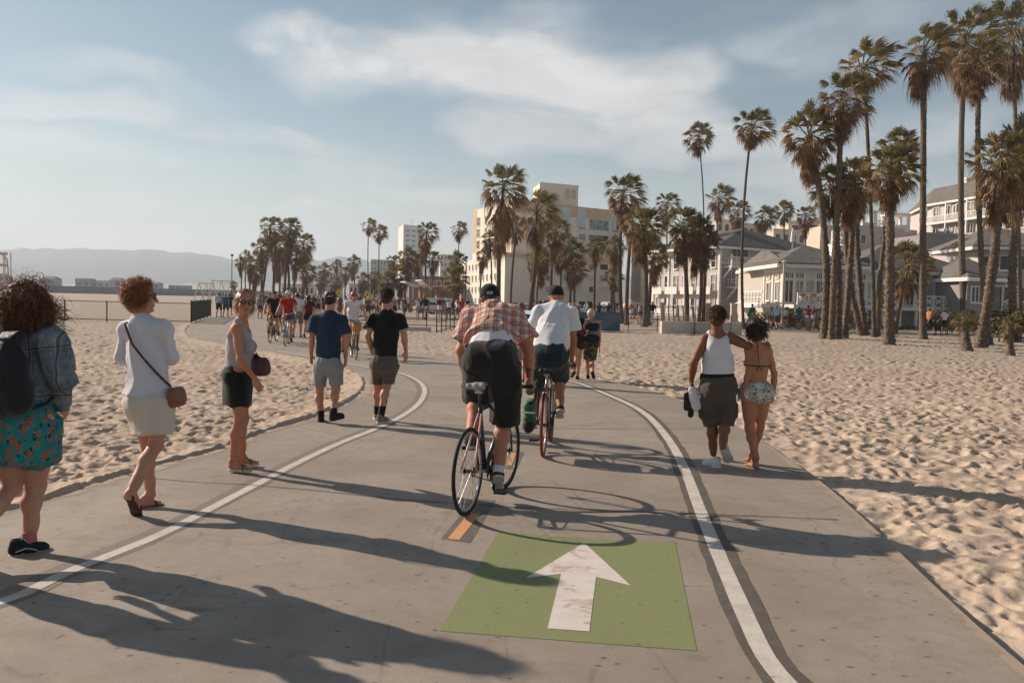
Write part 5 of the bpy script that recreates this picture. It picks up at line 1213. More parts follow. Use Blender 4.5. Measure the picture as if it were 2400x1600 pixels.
# ---------------------------------------------------------------- anatomy
class Person:
    def __init__(s, J, st=1.75, w=1., sex='m', face=None, fwd=None, belly=0.):
        s.J = {k: A3(v) for k, v in J.items()}; s.s = st/1.75; s.w = w; s.sex = sex; J = s.J
        s.pel = (J['hipL']+J['hipR'])/2; s.cs = (J['shL']+J['shR'])/2; s.up = unit(s.cs-s.pel)
        r = J['shR']-J['shL']; r = r-s.up*(r @ s.up); s.rt = unit(r); s.fw = np.cross(s.up, s.rt)
        hr = J['hipR']-J['hipL']; hr = hr-s.up*(hr @ s.up); s.hrt = unit(hr); s.hfw = np.cross(s.up, s.hrt)
        s.face = unit(face) if face is not None else unit(s.fw*np.array((1, 1, .0)))
        hu = unit(J['head']-J['neck'])*.35+np.array((0, 0, 1.))*.65; hu = unit(hu); s.hr = unit(np.cross(s.face, hu)); s.hu = np.cross(s.hr, s.face); s.belly = belly
        s.HX = np.array([s.hr, s.face, s.hu])
    def legs(s, S, off=0., k=.03, thigh=1.):
        q = s.s*s.w; J = s.J
        for L in 'LR':
            h, kn, an = J['hip'+L], J['kn'+L], J['an'+L]; f = unit(np.cross(np.cross(kn-h, an-kn)+1e-6*s.hrt, (an-h))) if False else s.hfw
            S.rc(h+s.up*.0, kn, (.088*thigh+off)*q, (.056+off)*q, k); S.rc(h*.75+kn*.25-f*.008, h*.35+kn*.65, (.084*thigh+off)*q, (.066*thigh+off)*q, k)
            c = kn*.68+an*.32-f*.018*q; S.rc(kn, c, (.052+off)*q, (.057+off)*q, k); S.rc(c, kn*.18+an*.82, (.053+off)*q, (.036+off)*q, k); S.rc(kn*.3+an*.7, an, (.040+off)*q, (.034+off)*q, k)
        return S
    def torso(s, S, off=0., k=.04, wr=1., low=True):
        q = s.s*s.w; J = s.J; M_ = np.array([s.rt, s.fw, s.up]); Mh = np.array([s.hrt, s.hfw, s.up]); L = np.linalg.norm(s.cs-s.pel); m = s.sex == 'm'
        wd = np.linalg.norm(J['shR']-J['shL'])/2
        S.el(s.cs-s.up*.15*s.s, (max(.125*q, wd*.82)+off, .105*q+off, .20*s.s+off), M_, k)
        S.el(s.pel+s.up*L*.40+s.fw*s.belly*.3, ((.135 if m else .112)*q+off, (.098+s.belly)*q+off, .17*s.s+off), (M_+Mh)/2, k)
        if low:
            S.el(s.pel+s.up*.03*s.s, ((.152 if m else .160)*q+off, .108*q+off, .12*s.s+off), Mh, k)
            for L_ in 'LR': S.el(J['hip'+L_]-s.hfw*.055*q-s.up*.02+(s.pel-J['hip'+L_])*.12, (.085*q+off, .082*q+off, .09*q+off), None, k)
        for L_ in 'LR': S.rc(s.cs+s.up*.02, J['sh'+L_]-s.up*.0, .062*q+off, .056*q+off, k)
        S.rc(J['neck']-s.up*.03, (J['shL']+s.cs)/2, .05*q+off, .045*q+off, k); S.rc(J['neck']-s.up*.03, (J['shR']+s.cs)/2, .05*q+off, .045*q+off, k)
        if not m:
            for g in (-1, 1): S.el(s.cs-s.up*.17*s.s+s.fw*.085*q+s.rt*g*.07*q, (.062*q+off, .05*q+off, .058*q+off), M_, .035)
        return S
    def arms(s, S, off=0., k=.022, upto=1.):
        q = s.s*s.w*(1. if s.sex == 'm' else .86); J = s.J
        for L in 'LR':
            a, b, c = J['sh'+L], J['el'+L], J['wr'+L]
            S.rc(a, a*.4+b*.6, .053*q+off, .046*q+off, k); S.rc(a*.6+b*.4, b, .046*q+off, .038*q+off, k)
            S.rc(b, b*.65+c*.35, .040*q+off, .041*q+off, k); S.rc(b*.65+c*.35, c, .040*q+off, .0265*q+off, k)
        return S
    def headneck(s, S, off=0., k=.012, detail=False):
        q = s.s; h = s.J['head']; u, f, r = s.hu, s.face, s.hr
        S.rc(s.J['neck']-s.up*.02, h-u*.045-f*.018, .060*q*(1 if s.sex == 'm' else .85), .056*q*(1 if s.sex == 'm' else .85), .02)
        S.el(h+u*.022-f*.008, (.076*q, .096*q, .092*q), s.HX, .02)
        S.el(h-u*.045+f*.030, (.056*q, .058*q, .068*q), s.HX, .03)
        for g in (-1, 1): S.el(h-u*.005-f*.005+r*g*.077*q, (.010, .020, .032), s.HX, .006)
        if detail:
            S.rc(h+f*.094+u*.008, h+f*.113-u*.028, .008, .0125, .012); 
            for g in (-1, 1):
                S.el(h+f*.098-u*.030+r*g*.011, (.008, .010, .007), s.HX, .006)
                S.el(h+f*.093+u*.012+r*g*.032, (.019, .012, .011), s.HX, .012, '-'); S.el(h+f*.082+u*.010+r*g*.032, (.014, .014, .012), s.HX, .004)
                S.rc(h+f*.090+u*.030+r*g*.012, h+f*.080+u*.031+r*g*.05, .008, .006, .012)
                S.el(h+f*.062-u*.028+r*g*.040, (.022, .02, .022), s.HX, .02)
            S.el(h+f*.088-u*.058, (.024, .012, .0065), s.HX, .004); S.el(h+f*.086-u*.068, (.020, .013, .0075), s.HX, .004)
            S.el(h+f*.070-u*.100, (.024, .022, .018), s.HX, .02); S.rc(h+f*.03-u*.105, h-f*.02-u*.06+r*.055, .016, .014, .03); S.rc(h+f*.03-u*.105, h-f*.02-u*.06-r*.055, .016, .014, .03)
        return S
    def hand(s, L, dirv=None, palm=None, curl=.5, grip=False):
        """palm, four bent fingers and a thumb; palm = direction the palm faces"""
        q = s.s*(1. if s.sex == 'm' else .9); wr = s.J['wr'+L]; d = unit(dirv if dirv is not None else wr-s.J['el'+L])
        pn = A3(palm) if palm is not None else (s.rt*(1 if L == 'L' else -1)); pn = unit(pn-d*(pn @ d)); lat = np.cross(d, pn)
        if L == 'R': lat = -lat
        # lat points towards the thumb side
        if palm is None and (lat @ s.fw) < 0: lat = -lat
        S = Sdf(); P = lambda a, b, c: wr+d*a*q+lat*b*q+pn*c*q
        S.rc(P(-.02, 0, 0), P(.015, 0, 0), .0265*q, .026*q, .01, (pn, .8)); S.rc(P(.02, .004, 0), P(.075, .002, .002), .038*q, .042*q, .012, (pn, .40))
        fl = (.078, .086, .080, .062) ; ba = (.030, .010, -.011, -.031)
        for i in range(4):
            a0 = np.array((.086-(.006 if i in (0, 3) else 0), ba[i], 0.)); ang = .15+curl*.35; p = P(*a0); Ls = fl[i]; c_ = curl*(1+.18*i)
            for j, fr_ in enumerate((.45, .30, .25)):
                n_ = p+(d*math.cos(ang)+pn*math.sin(ang)+lat*(.03*(1.5-i)))*Ls*fr_*q; S.rc(p, n_, (.0094-.0008*j)*q, (.0088-.0009*j)*q, .003); p = n_; ang += c_*(.9 if not grip else 1.35)
        t0 = P(.022, .030, .004); t1 = P(.050, .052, .018+.012*curl); t2 = P(.078, .056-.02*curl, .026+.022*curl); S.rc(P(.01, .018, .002), t0, .017*q, .014*q, .008); S.rc(t0, t1, .0135*q, .011*q, .006); S.rc(t1, t2, .0105*q, .0085*q, .004)
        return S
def skin_mat(name, col, red=.12):
    m, t, b = newmat(name); o = t.new('ShaderNodeTexCoord').outputs['Object']
    n = t.noise(o, 7, 4, .6); n2 = t.noise(o, 45, 3, .6)
    c = t.mix(t.ramp(n, .35, .7), col, (col[0]*.93, col[1]*.80, col[2]*.74)); c = t.mix(t.ramp(n2, .4, .75, 0, .25), c, tuple(k*.80 for k in col))
    t.put(b.inputs['Base Color'], c); b.inputs['Roughness'].default_value = .60; b.inputs['Specular IOR Level'].default_value = .28
    b.inputs['Subsurface Weight'].default_value = .08; b.inputs['Subsurface Radius'].default_value = (.8, .3, .15); b.inputs['Subsurface Scale'].default_value = .02
    bump(t, b, n2, .15, .003); return m
def cloth(name, col, var=.12, rough=.9, weave=420, bmp=.25, sheen=.15, wr=.35):
    m, t, b = newmat(name); o = t.new('ShaderNodeTexCoord').outputs['Object']
    n = t.noise(o, 5, 4, .6); n2 = t.noise(o, weave, 2, .6); n3 = t.noise(t.mapping(o, (1, 1, .45)), 16, 4, .6, .8)
    c = t.mix(t.ramp(n, .35, .68), tuple(k*(1-var) for k in col), tuple(min(1, k*(1+var)) for k in col)); c = t.mix(t.ramp(n2, .35, .7, 0, .25), c, tuple(k*.65 for k in col))
    t.put(b.inputs['Base Color'], c); b.inputs['Roughness'].default_value = rough; b.inputs['Specular IOR Level'].default_value = .15; b.inputs['Sheen Weight'].default_value = sheen
    bump(t, b, t.math('ADD', t.math('MULTIPLY', n2, .15), t.math('MULTIPLY', n3, 1.0)), wr, .012); return m
def hair_mat(name, c1, c2, rough=.42):
    m, t, b = newmat(name); o = t.new('ShaderNodeTexCoord').outputs['Object']; n = t.noise(o, 38, 4, .7)
    t.put(b.inputs['Base Color'], t.mix(t.ramp(n, .35, .65), c1, c2)); b.inputs['Roughness'].default_value = rough; b.inputs['Specular IOR Level'].default_value = .5
    tr = t.new('ShaderNodeBsdfTranslucent'); t.put(tr.inputs[0], tuple(min(1, k*2.2) for k in c2)); mx = t.new('ShaderNodeMixShader'); mx.inputs[0].default_value = .25
    t.l.new(b.outputs[0], mx.inputs[1]); t.l.new(tr.outputs[0], mx.inputs[2]); t.l.new(mx.outputs[0], t.n['Material Output'].inputs[0]); return m
def sm(name, VF, mat, parent, smooth=True, **kw): return mobj(name, VF[0], VF[1], mat, parent, smooth=smooth, **kw)
def strap_mesh(pts, w_, th, nrm=None):
    mb = MB(); P = [Vector(p) for p in pts]
    for a, b in zip(P[:-1], P[1:]): mb.obox(a, b, w_, th, nrm or (0, -1, 0))
    return mb
def shoe(S_an, toe, s, sole=.02, hi=.0, wid=1.0):
    """ankle and toe-tip points -> (upper, sole) fields of a lace-up shoe"""
    an = A3(S_an); toe = A3(toe); d = toe-an; L = .27*s
    return an, toe
def make_shoe(parent, an, toe, s, upper, solem, hi=0., stripe=None, lace=None, name='shoe', up=None, h=.006, solet=.022):
    """shoe built along heel-toe; up = direction of the shin side of the sole plane"""
    an = A3(an); toe = A3(toe); up = unit(up if up is not None else (0, 0, 1)); f = toe-an; f = f-up*(f @ up); f = unit(f); r = np.cross(f, up)
    base = toe-f*.262*s; base = base-up*((base-toe) @ up)      # heel point at the level of the toe's sole
    P = lambda a, b, c: base+f*a*s+r*b*s+up*c*s
    U = Sdf(); U.rc(P(.045, 0, .050), P(.10, 0, .052), .040*s, .042*s, .02, (r, .85)); U.rc(P(.10, 0, .05), P(.205, .004, .036), .044*s, .034*s, .03, (r, 1.0)); U.rc(P(.15, 0, .032), P(.222, .004, .030), .046*s, .034*s, .02, (up, .72))
    U.rc(P(.052, 0, .05), P(.055, 0, .092+hi), .038*s, (.040)*s, .02); U.cc(P(0, 0, -.03), P(.3, 0, -.03), .05, .05, .004, None, '-')
    U.el(P(.057, 0, .125+hi), (.030*s, .030*s, .03*s), None, .004, '-')
    Z = Sdf(); Z.cc(P(.052, 0, -.002), P(.052, 0, solet), .046*s, .044*s, .004); Z.cc(P(.20, .003, -.002), P(.20, .003, solet*.9), .053*s, .05*s, .03); Z.cc(P(.10, .0, -.001), P(.10, 0, solet), .038*s, .037*s, .02); Z.cc(P(.15, .0, -.001), P(.15, 0, solet*.95), .043*s, .042*s, .02)
    o = sm(name, U.mesh(h), upper, parent); sm('sole', Z.mesh(h), solem, o)
    if lace is not None:
        m = MB()
        for i in range(4):
            a = .105+.022*i; z = .098-.012*i; m.tube([P(a, -.028, z-.010), P(a+.006, 0, z+.003), P(a, .028, z-.010)], .0028*s, 5)
        m.tube([P(.10, 0, .10), P(.085, .03, .115), P(.10, .045, .095)], .0026*s, 5); m.tube([P(.10, 0, .10), P(.09, -.03, .118), P(.105, -.045, .09)], .0026*s, 5)
        m.build('laces', lace, o)
    if stripe is not None:
        for g in (-1, 1):
            m = MB(); m.tube([P(.03, g*.043, .045), P(.09, g*.047, .058), P(.13, g*.049, .045), P(.16, g*.047, .030)], .0035*s, 5); m.build('stripe', stripe, o)
    return o
def bare_foot(S, an, toe, s, up=None):
    an = A3(an); toe = A3(toe); up = unit(up if up is not None else (0, 0, 1)); f = toe-an; f = f-up*(f @ up); f = unit(f); r = np.cross(f, up); base = toe-f*.235*s; base = base-up*((base-toe) @ up)
    P = lambda a, b, c: base+f*a*s+r*b*s+up*c*s
    S.rc(P(.03, 0, .032), an, .031*s, .034*s, .02); S.rc(an, P(.11, 0, .045), .036*s, .028*s, .02); S.rc(P(.09, 0, .03), P(.18, .0, .018), .030*s, .030*s, .02, (up, .65)); S.rc(P(.03, 0, .028), P(.12, .01, .02), .030*s, .026*s, .02)
    for i in range(5): b = -.030+.0145*i; l = .235-.006*i*i*.5-.004*i; S.rc(P(.185, b, .014), P(l-.012, b*1.06, .011), .0105*s, (.0115 if i == 0 else .0085)*s, .004)
    return P
# ================================================================ BICYCLES
MRUB = M('tyre_rubber', (.022, .020, .019), .75, .25, 20); MGUM = M('tan_sidewall', (.36, .22, .13), .7, .1); MMET = M('brushed_metal', (.42, .42, .42), .35, .1, metal=.9); MDMET = M('dark_metal', (.06, .055, .05), .4, .2, metal=.6)
MSADL = M('saddle_leather', (.04, .032, .028), .5, .2); MREDT = M('red_tyre', (.22, .035, .022), .7, .15); MTAPE = M('bar_tape', (.025, .025, .025), .8, .2, bmp=.5, bscale=60)
def bicycle(contact, head, label, frame=None, stay=None, tyre=None, steer=0., bar='drop', wheelr=.335, sad_z=1.0, bar_z=.9, rack=False, crank=(90, None), wb=1.0, basket=None, sadm=None, name='bicycle', bar_w=.21, sad_x=.24, tyr=.0145, fork=None, postm=None):
    """local axes: x forward, y left, z up; the rear wheel touches the ground at the origin"""
    frame = frame or MDMET; stay = stay or frame; tyre = tyre or MRUB
    rt = empty(name, contact, rz=math.pi/2-head, label=label, cat='bicycle'); R_ = wheelr; H_ = (0, 0, R_); BBx, BBz = .42, .275; HTx = wb-.14
    top = (sad_x*.98, 0, sad_z-.17 if sad_z < .92 else .78); bb = (BBx, 0, BBz); ht = (HTx-.02, 0, .80); hb = (HTx+.025, 0, .66)
    m = MB(); m.tube([bb, (BBx-(BBx-sad_x)*.9, 0, .80)], .0165, 8); st = (BBx-(BBx-sad_x)*.9, 0, .78)
    m.tube([st, ht], .0155, 8); m.tube([bb, hb], .0205, 8); m.tube([ht, hb], .020, 8); m.tube([(BBx, -.036, BBz), (BBx, .036, BBz)], .024, 10); m.build('frame', frame, rt, smooth=True)
    m = MB()
    for g in (-1, 1): m.tube([(st[0], g*.012, .75), (.05, g*.045, R_+.10), (0, g*.062, R_)], [.010, .009, .008], 7); m.tube([(BBx, g*.02, BBz), (.2, g*.045, (R_+BBz)/2), (0, g*.062, R_)], .0095, 7)
    m.build('rear_stays', stay, rt, smooth=True)
    m = MB(); m.tube([(st[0]+.005, 0, .76), (sad_x-.01, 0, sad_z-.05)], .0135, 8); m.build('seat_post', postm or MDMET, rt, smooth=True)
    S = Sdf(); S.rc((sad_x-.10, .055, sad_z-.028), (sad_x-.02, .03, sad_z-.026), .026, .022, .03); S.rc((sad_x-.10, -.055, sad_z-.028), (sad_x-.02, -.03, sad_z-.026), .026, .022, .03); S.rc((sad_x-.10, 0, sad_z-.030), (sad_x+.15, 0, sad_z-.028), .030, .017, .03)
    sd = sm('saddle', S.mesh(.005), sadm or MSADL, rt); m = MB()
    for g in (-1, 1): m.tube([(sad_x-.10, g*.03, sad_z-.05), (sad_x-.02, g*.022, sad_z-.075), (sad_x+.10, 0, sad_z-.045)], .004, 5)
    m.box(sad_x-.035, sad_x+.015, -.03, .03, sad_z-.09, sad_z-.065); m.build('rails', MMET, sd)
    def wheel(cx, yaw, front):
        w_ = empty('wheel', (cx, 0, R_), rz=yaw); w_.parent = rt
        m = MB(); m.ring((0, 0, 0), (0, 1, 0), R_-tyr, tyr, 56, 10); m.build('tyre', tyre, w_, smooth=True)
        m = MB(); m.ring((0, 0, 0), (0, 1, 0), R_-tyr*2-.009, .011, 56, 8, .75); m.build('rim', MMET if not front else MDMET, w_, smooth=True)
        m = MB(); m.tube([(0, -.058, 0), (0, .058, 0)], .008, 8); m.tube([(0, -.030, 0), (0, .030, 0)], .015, 10); m.tube([(0, -.034, 0), (0, -.029, 0)], .026, 12); m.tube([(0, .029, 0), (0, .034, 0)], .026, 12); m.build('hub', MDMET, w_, smooth=True)
        m = MB(); ns = 32
        for k in range(ns):
            g = 1 if k % 2 else -1; a = 2*math.pi*k/ns; b = a+(.85 if (k//2) % 2 else -.85); m.tube([(.024*math.cos(b), g*.031, .024*math.sin(b)), ((R_-.04)*math.cos(a), 0, (R_-.04)*math.sin(a))], .0013, 3, False)
        m.build('spokes', MMET, w_); return w_
    wheel(0, 0, False); wheel(wb, steer, True)
    m = MB()
    for g in (-1, 1): m.tube([(HTx+.03, g*.045, .655), (wb-.045, g*.05, .50), (wb, g*.052, R_)], [.012, .011, .008], 8)
    m.tube([(HTx+.03, -.05, .655), (HTx+.03, .05, .655)], .014, 8); m.build('fork', fork or frame, rt, smooth=True)
    m = MB(); m.tube([ht, (ht[0]-.012, 0, bar_z-.01), (HTx+.05, 0, bar_z)], .0135, 8); sx = HTx+.05; cs, sn = math.cos(steer), math.sin(steer)
    def B(x, y, z): return (sx+x*cs-y*sn, x*sn+y*cs, z)
    hb_ = m.build('stem', MDMET, rt, smooth=True); m = MB()
    if bar == 'drop':
        for g in (-1, 1): m.tube([B(0, 0, bar_z), B(0, g*bar_w*.9, bar_z), B(.03, g*bar_w, bar_z), B(.09, g*bar_w, bar_z-.005), B(.12, g*bar_w, bar_z-.05), B(.10, g*bar_w, bar_z-.11), B(.03, g*bar_w, bar_z-.135), B(-.03, g*bar_w, bar_z-.135)], .0145, 8)
        for g in (-1, 1): m.tube([B(.06, g*bar_w, bar_z+.002), B(.13, g*bar_w, bar_z+.015), B(.155, g*bar_w, bar_z+.05)], [.016, .018, .012], 8); m.tube([B(.145, g*bar_w, bar_z), B(.15, g*bar_w, bar_z-.06), B(.13, g*bar_w, bar_z-.11)], .006, 5)
        m.build('handlebar', MTAPE, rt, smooth=True)
    else:
        for g in (-1, 1): m.tube([B(0, 0, bar_z), B(.02, g*.08, bar_z+.02), B(-.02, g*bar_w*.7, bar_z+.05), B(-.10, g*bar_w, bar_z+.03)], .011, 8)
        h2 = m.build('handlebar', MMET if bar == 'cruise' else MDMET, rt, smooth=True); m = MB()
        for g in (-1, 1):
            gm = MB(); gm.tube([B(-.03, g*bar_w*.78, bar_z+.047), B(-.12, g*(bar_w+.005), bar_z+.027)], .0165, 8); gm.build('grip', MTAPE, h2, smooth=True)
    # crankset, pedals, chain
    ca = R(crank[0]); cl = .172; m = MB(); n = 40; rr = .088
    for k in range(n):
        a = 2*math.pi*k/n; a2 = 2*math.pi*(k+1)/n
    m.ring((BBx, -.046, BBz), (0, 1, 0), rr, .005, 44, 6); 
    for k in range(5): a = 2*math.pi*k/5+ca; m.tube([(BBx, -.046, BBz), (BBx+rr*math.cos(a), -.046, BBz+rr*math.sin(a))], .0075, 6)
    ends = []
    for g in (-1, 1):
        a = ca if g == -1 else ca+math.pi; e = (BBx+cl*math.cos(a), g*.085, BBz+cl*math.sin(a)); m.tube([(BBx, g*.058, BBz), (e[0], g*.075, e[2])], [.014, .010], 8); ends.append((e, g))
    m.tube([(BBx, -.06, BBz), (BBx, .06, BBz)], .012, 8); cr = m.build('crankset', MDMET, rt, smooth=True)
    for (e, g) in ends:
        m = MB(); m.box(e[0]-.045, e[0]+.045, g*.085-(.0 if g > 0 else .10), g*.085+(.10 if g > 0 else 0), e[2]-.013, e[2]+.013); m.tube([(e[0]-.045, g*.135-.045, e[2]), (e[0]-.045, g*.135+.045, e[2])], .015, 6); m.build('pedal', MBLK, rt)
    m = MB(); m.tube([(0, -.046, R_+.032), (BBx, -.046, BBz+rr)], .0042, 5); m.tube([(0, -.046, R_-.032), (BBx, -.046, BBz-rr)], .0042, 5); m.ring((0, -.046, R_), (0, 1, 0), .032, .006, 20, 5); m.build('chain', MDMET, rt)
    if rack:
        m = MB(); m.box(-.20, .20, -.055, .055, .715, .725)
        for g in (-1, 1): m.tube([(0, g*.07, R_), (-.05, g*.06, .72)], .006, 5); m.tube([(0, g*.07, R_), (.10, g*.06, .72)], .006, 5); m.tube([(-.20, g*.055, .72), (.20, g*.055, .72)], .006, 5)
        m.build('rack', MDMET, rt)
    if basket:
        S = MB(); c = (HTx+.22, 0, bar_z-.13)
        S.ring((c[0], 0, c[2]+.11), (0, 0, 1), .135, .012, 24, 6); S.tube([(c[0], 0, c[2]-.12), (c[0], 0, c[2]+.10)], [.105, .132], 24); S.build('basket', basket, rt, smooth=True)
    return rt
MNAVYF = M('navy_frame_paint', (.030, .042, .058), .35, .15, 3, spec=.5); MPINK = M('pink_stay_paint', (.52, .24, .23), .4, .1, spec=.5); MSADW = M('worn_white_saddle', (.30, .26, .235), .6, .35, 22)
BK1 = GP(1095, 1207); BK1h = R(16.5)
b1 = bicycle(BK1, BK1h, 'dark road bicycle with pink rear stays ridden by the man in plaid', MNAVYF, MPINK, sad_z=1.005, bar_z=.915, crank=(-86,), steer=R(-3), bar_w=.245, sadm=MSADW, wheelr=.338)
m = MB(); f_ = Vector((1, 0, 0)); 
for k, ch in enumerate('|||||'):
    t_ = .30+k*.085; c = Vector((.42+(.885-.42)*t_, 0, .275+(.66-.275)*t_)); d_ = Vector((.465, 0, .385)).normalized(); n_ = Vector((-d_.z, 0, d_.x))
    for g in (-1, 1):
        m.tube([c+n_*.012+Vector((0, g*.0185, 0)), c-n_*.012+Vector((0, g*.0185, 0))], .0028, 4); m.tube([c-n_*.012+d_*.012+Vector((0, g*.0185, 0)), c+n_*.012+d_*.022+Vector((0, g*.0185, 0))], .0026, 4)
m.build('lettering', MWTRIM, b1)
m = MB(); m.tube([(.05, .045, .40), (.11, .035, .52), (.16, .028, .62)], .0105, 7)
BK2 = GP(1273, 1070); BK2h = R(7)
MSILV = M('silver_frame_paint', (.40, .38, .36), .35, .1, metal=.5)
b2 = bicycle(BK2, BK2h, 'silver touring bicycle with dark red tyres and a rear rack', MSILV, MSILV, MREDT, sad_z=.93, bar_z=.90, rack=True, crank=(62,), bar='flat', bar_w=.27, tyr=.017, wheelr=.342, postm=MMET)
# green pannier hanging on the rack
def local(bk, h, x, y, z): f = Vector((math.sin(h), math.cos(h), 0)); l = Vector((-f.y, f.x, 0)); return bk+f*x+l*y+Vector((0, 0, z))
pn = empty('pannier', local(BK2, BK2h, -.02, .15, .30), rz=math.pi/2-BK2h, label='green and black roll-top pannier bag hanging left of the rear wheel', cat='bag')
MGRN = cloth('green_nylon', (.018, .125, .050), .2, .6); MBKN = cloth('black_nylon', (.020, .020, .020), .2, .7)
S = Sdf(); S.rc((-.12, 0, .12), (.12, 0, .12), .066, .066, .05, ((0, 1, 0), .95)); S.rc((-.12, 0, .25), (.12, 0, .25), .066, .064, .06, ((0, 1, 0), .95)); S.rc((-.10, .0, .42), (.10, -.02, .42), .055, .050, .07); S.rc((-.05, -.02, .47), (.05, -.02, .47), .03, .03, .03)
sm('bag_body', S.mesh(.006, folds(.006, 9, 5, 4)), MGRN, pn); S = Sdf(); S.rc((-.13, 0, .03), (.13, 0, .03), .062, .062, .02, ((0, 1, 0), .9)); S.rc((-.13, 0, .06), (.13, 0, .06), .066, .066, .03, ((0, 1, 0), .95)); sm('base', S.mesh(.006), MBKN, pn)
m = MB(); m.obox((-.17, -.071, .19), (-.17, .071, .19), .03, .014); m.box(-.186, -.178, -.06, .06, .185, .2); m.box(-.16, .16, .060, .064, .185, .2); m.build('reflective_strip', MWTRIM, pn)
# ================================================================ PEOPLE
SK1 = skin_mat('skin_fair', (.52, .27, .175)); SK2 = skin_mat('skin_tan', (.40, .185, .10)); SK3 = skin_mat('skin_brown', (.215, .090, .048)); SK4 = skin_mat('skin_sunburnt', (.47, .215, .13))
MBLKT = cloth('black_cotton', (.013, .0125, .013), .25); MNAVT = cloth('navy_cotton', (.022, .036, .062), .2); MWHT = cloth('white_cotton', (.66, .65, .655), .05, wr=.5); MGRYS = cloth('pale_grey_shorts', (.27, .27, .29), .1)
MTAUPE = cloth('taupe_shorts', (.125, .098, .088), .12); MCARGO = cloth('cargo_brown', (.085, .066, .055), .2, wr=.6); MTANK = cloth('rib_white', (.60, .60, .62), .06); MGTANK = cloth('grey_marl', (.34, .31, .31), .1); MCARD = cloth('white_knit', (.64, .61, .63), .05, weave=160)
MCHAR = cloth('charcoal_shorts', (.022, .020, .019), .25, wr=.5); MTEALSH = cloth('dark_teal_shorts', (.020, .032, .038), .25)
HBRN = hair_mat('brown_curls', (.060, .024, .011), (.300, .130, .058)); HRED = hair_mat('auburn_curls', (.16, .055, .022), (.52, .225, .095)); HBLD = hair_mat('dark_blonde', (.16, .085, .040), (.42, .25, .13)); HDRK = hair_mat('dark_hair', (.010, .006, .004), (.055, .028, .016)); HGRY = hair_mat('pale_blond_hair', (.34, .25, .16), (.62, .50, .36))
MSHB = M('black_shoe_canvas', (.016, .015, .015), .8, .25, 30); MSHW = M('white_shoe_leather', (.62, .61, .60), .6, .06); MSOLEW = M('off_white_rubber', (.52, .47, .41), .7, .12, 9); MSOLEB = M('dark_rubber', (.03, .028, .026), .8, .2); MLACE = M('shoe_lace', (.60, .57, .53), .8)
MSHT = M('taupe_suede', (.20, .155, .125), .85, .15, 20); MLEA = M('brown_leather', (.20, .075, .035), .45, .2, 14, spec=.5); MLEAD = M('dark_brown_leather', (.065, .028, .018), .45, .2, 14); MLENS = M('dark_lens', (.012, .011, .010), .08, .1, spec=.8); MSOCKP = cloth('pink_sock', (.50, .16, .15)); MSAND = M('sandal_strap', (.12, .055, .035), .6, .15)
def plaid():
    m, t, b = newmat('plaid_flannel'); o = t.new('ShaderNodeTexCoord').outputs['Object']; x, y, z = t.sep(o)
    v = t.math('ADD', t.math('MULTIPLY', z, .80), t.math('MULTIPLY', y, .60)); warp = t.math('MULTIPLY', t.math('SUBTRACT', t.noise(o, 6, 2), .5), .02); x = t.math('ADD', x, warp); v = t.math('ADD', v, warp)
    def bands(c, per, lo, hi, ph): f = t.math('FRACT', t.math('ADD', t.math('MULTIPLY', c, 1/per), ph)); return t.math('MULTIPLY', t.math('GREATER_THAN', f, lo), t.math('LESS_THAN', f, hi))
    c = (.64, .55, .50); ORG = (.50, .125, .045); NAV = (.055, .035, .050); RED = (.38, .10, .045)
    for co in (x, v):
        c = t.mix(t.math('MULTIPLY', bands(co, .074, .05, .40, 0), .62), c, ORG); c = t.mix(t.math('MULTIPLY', bands(co, .074, .45, .60, 0), .60), c, NAV); c = t.mix(t.math('MULTIPLY', bands(co, .074, .15, .27, 0), .45), c, RED); c = t.mix(t.math('MULTIPLY', bands(co, .074, .72, .76, 0), .5), c, NAV)
    t.put(b.inputs['Base Color'], c); b.inputs['Roughness'].default_value = .9; b.inputs['Specular IOR Level'].default_value = .15; n3 = t.noise(t.mapping(o, (.5, 1, 1.6)), 15, 4, .6, 1.2); bump(t, b, n3, .6, .015); return m
def floral():
    m, t, b = newmat('teal_floral'); o = t.new('ShaderNodeTexCoord').outputs['Object']; nz = t.noise(o, 26, 2); oo = t.vmath('ADD', o, t.mapping(t.comb(nz, nz, nz), (.03, .03, .03)))
    fl = t.ramp(t.vor(oo, 17), .46, .38, 0, 1, False); pet = t.ramp(t.vor(oo, 75), .60, .52, 0, 1, False); lf = t.math('MULTIPLY', t.ramp(t.vor(t.mapping(oo, (1, 1, .55), (0, .7, 0)), 34), .36, .30, 0, 1, False), t.ramp(t.noise(o, 12, 2), .46, .52))
    c = t.mix(t.ramp(t.noise(o, 5, 3), .3, .7), (.012, .175, .175), (.016, .235, .225)); c = t.mix(lf, c, (.018, .035, .035)); c = t.mix(t.math('MULTIPLY', fl, pet), c, (.50, .060, .028)); c = t.mix(t.math('MULTIPLY', fl, t.ramp(t.vor(oo, 60), .2, .15)), c, (.06, .012, .01))
    t.put(b.inputs['Base Color'], c); b.inputs['Roughness'].default_value = .85; bump(t, b, t.noise(t.mapping(o, (1, 1, .3)), 14, 3, .6, .6), .5, .015); return m
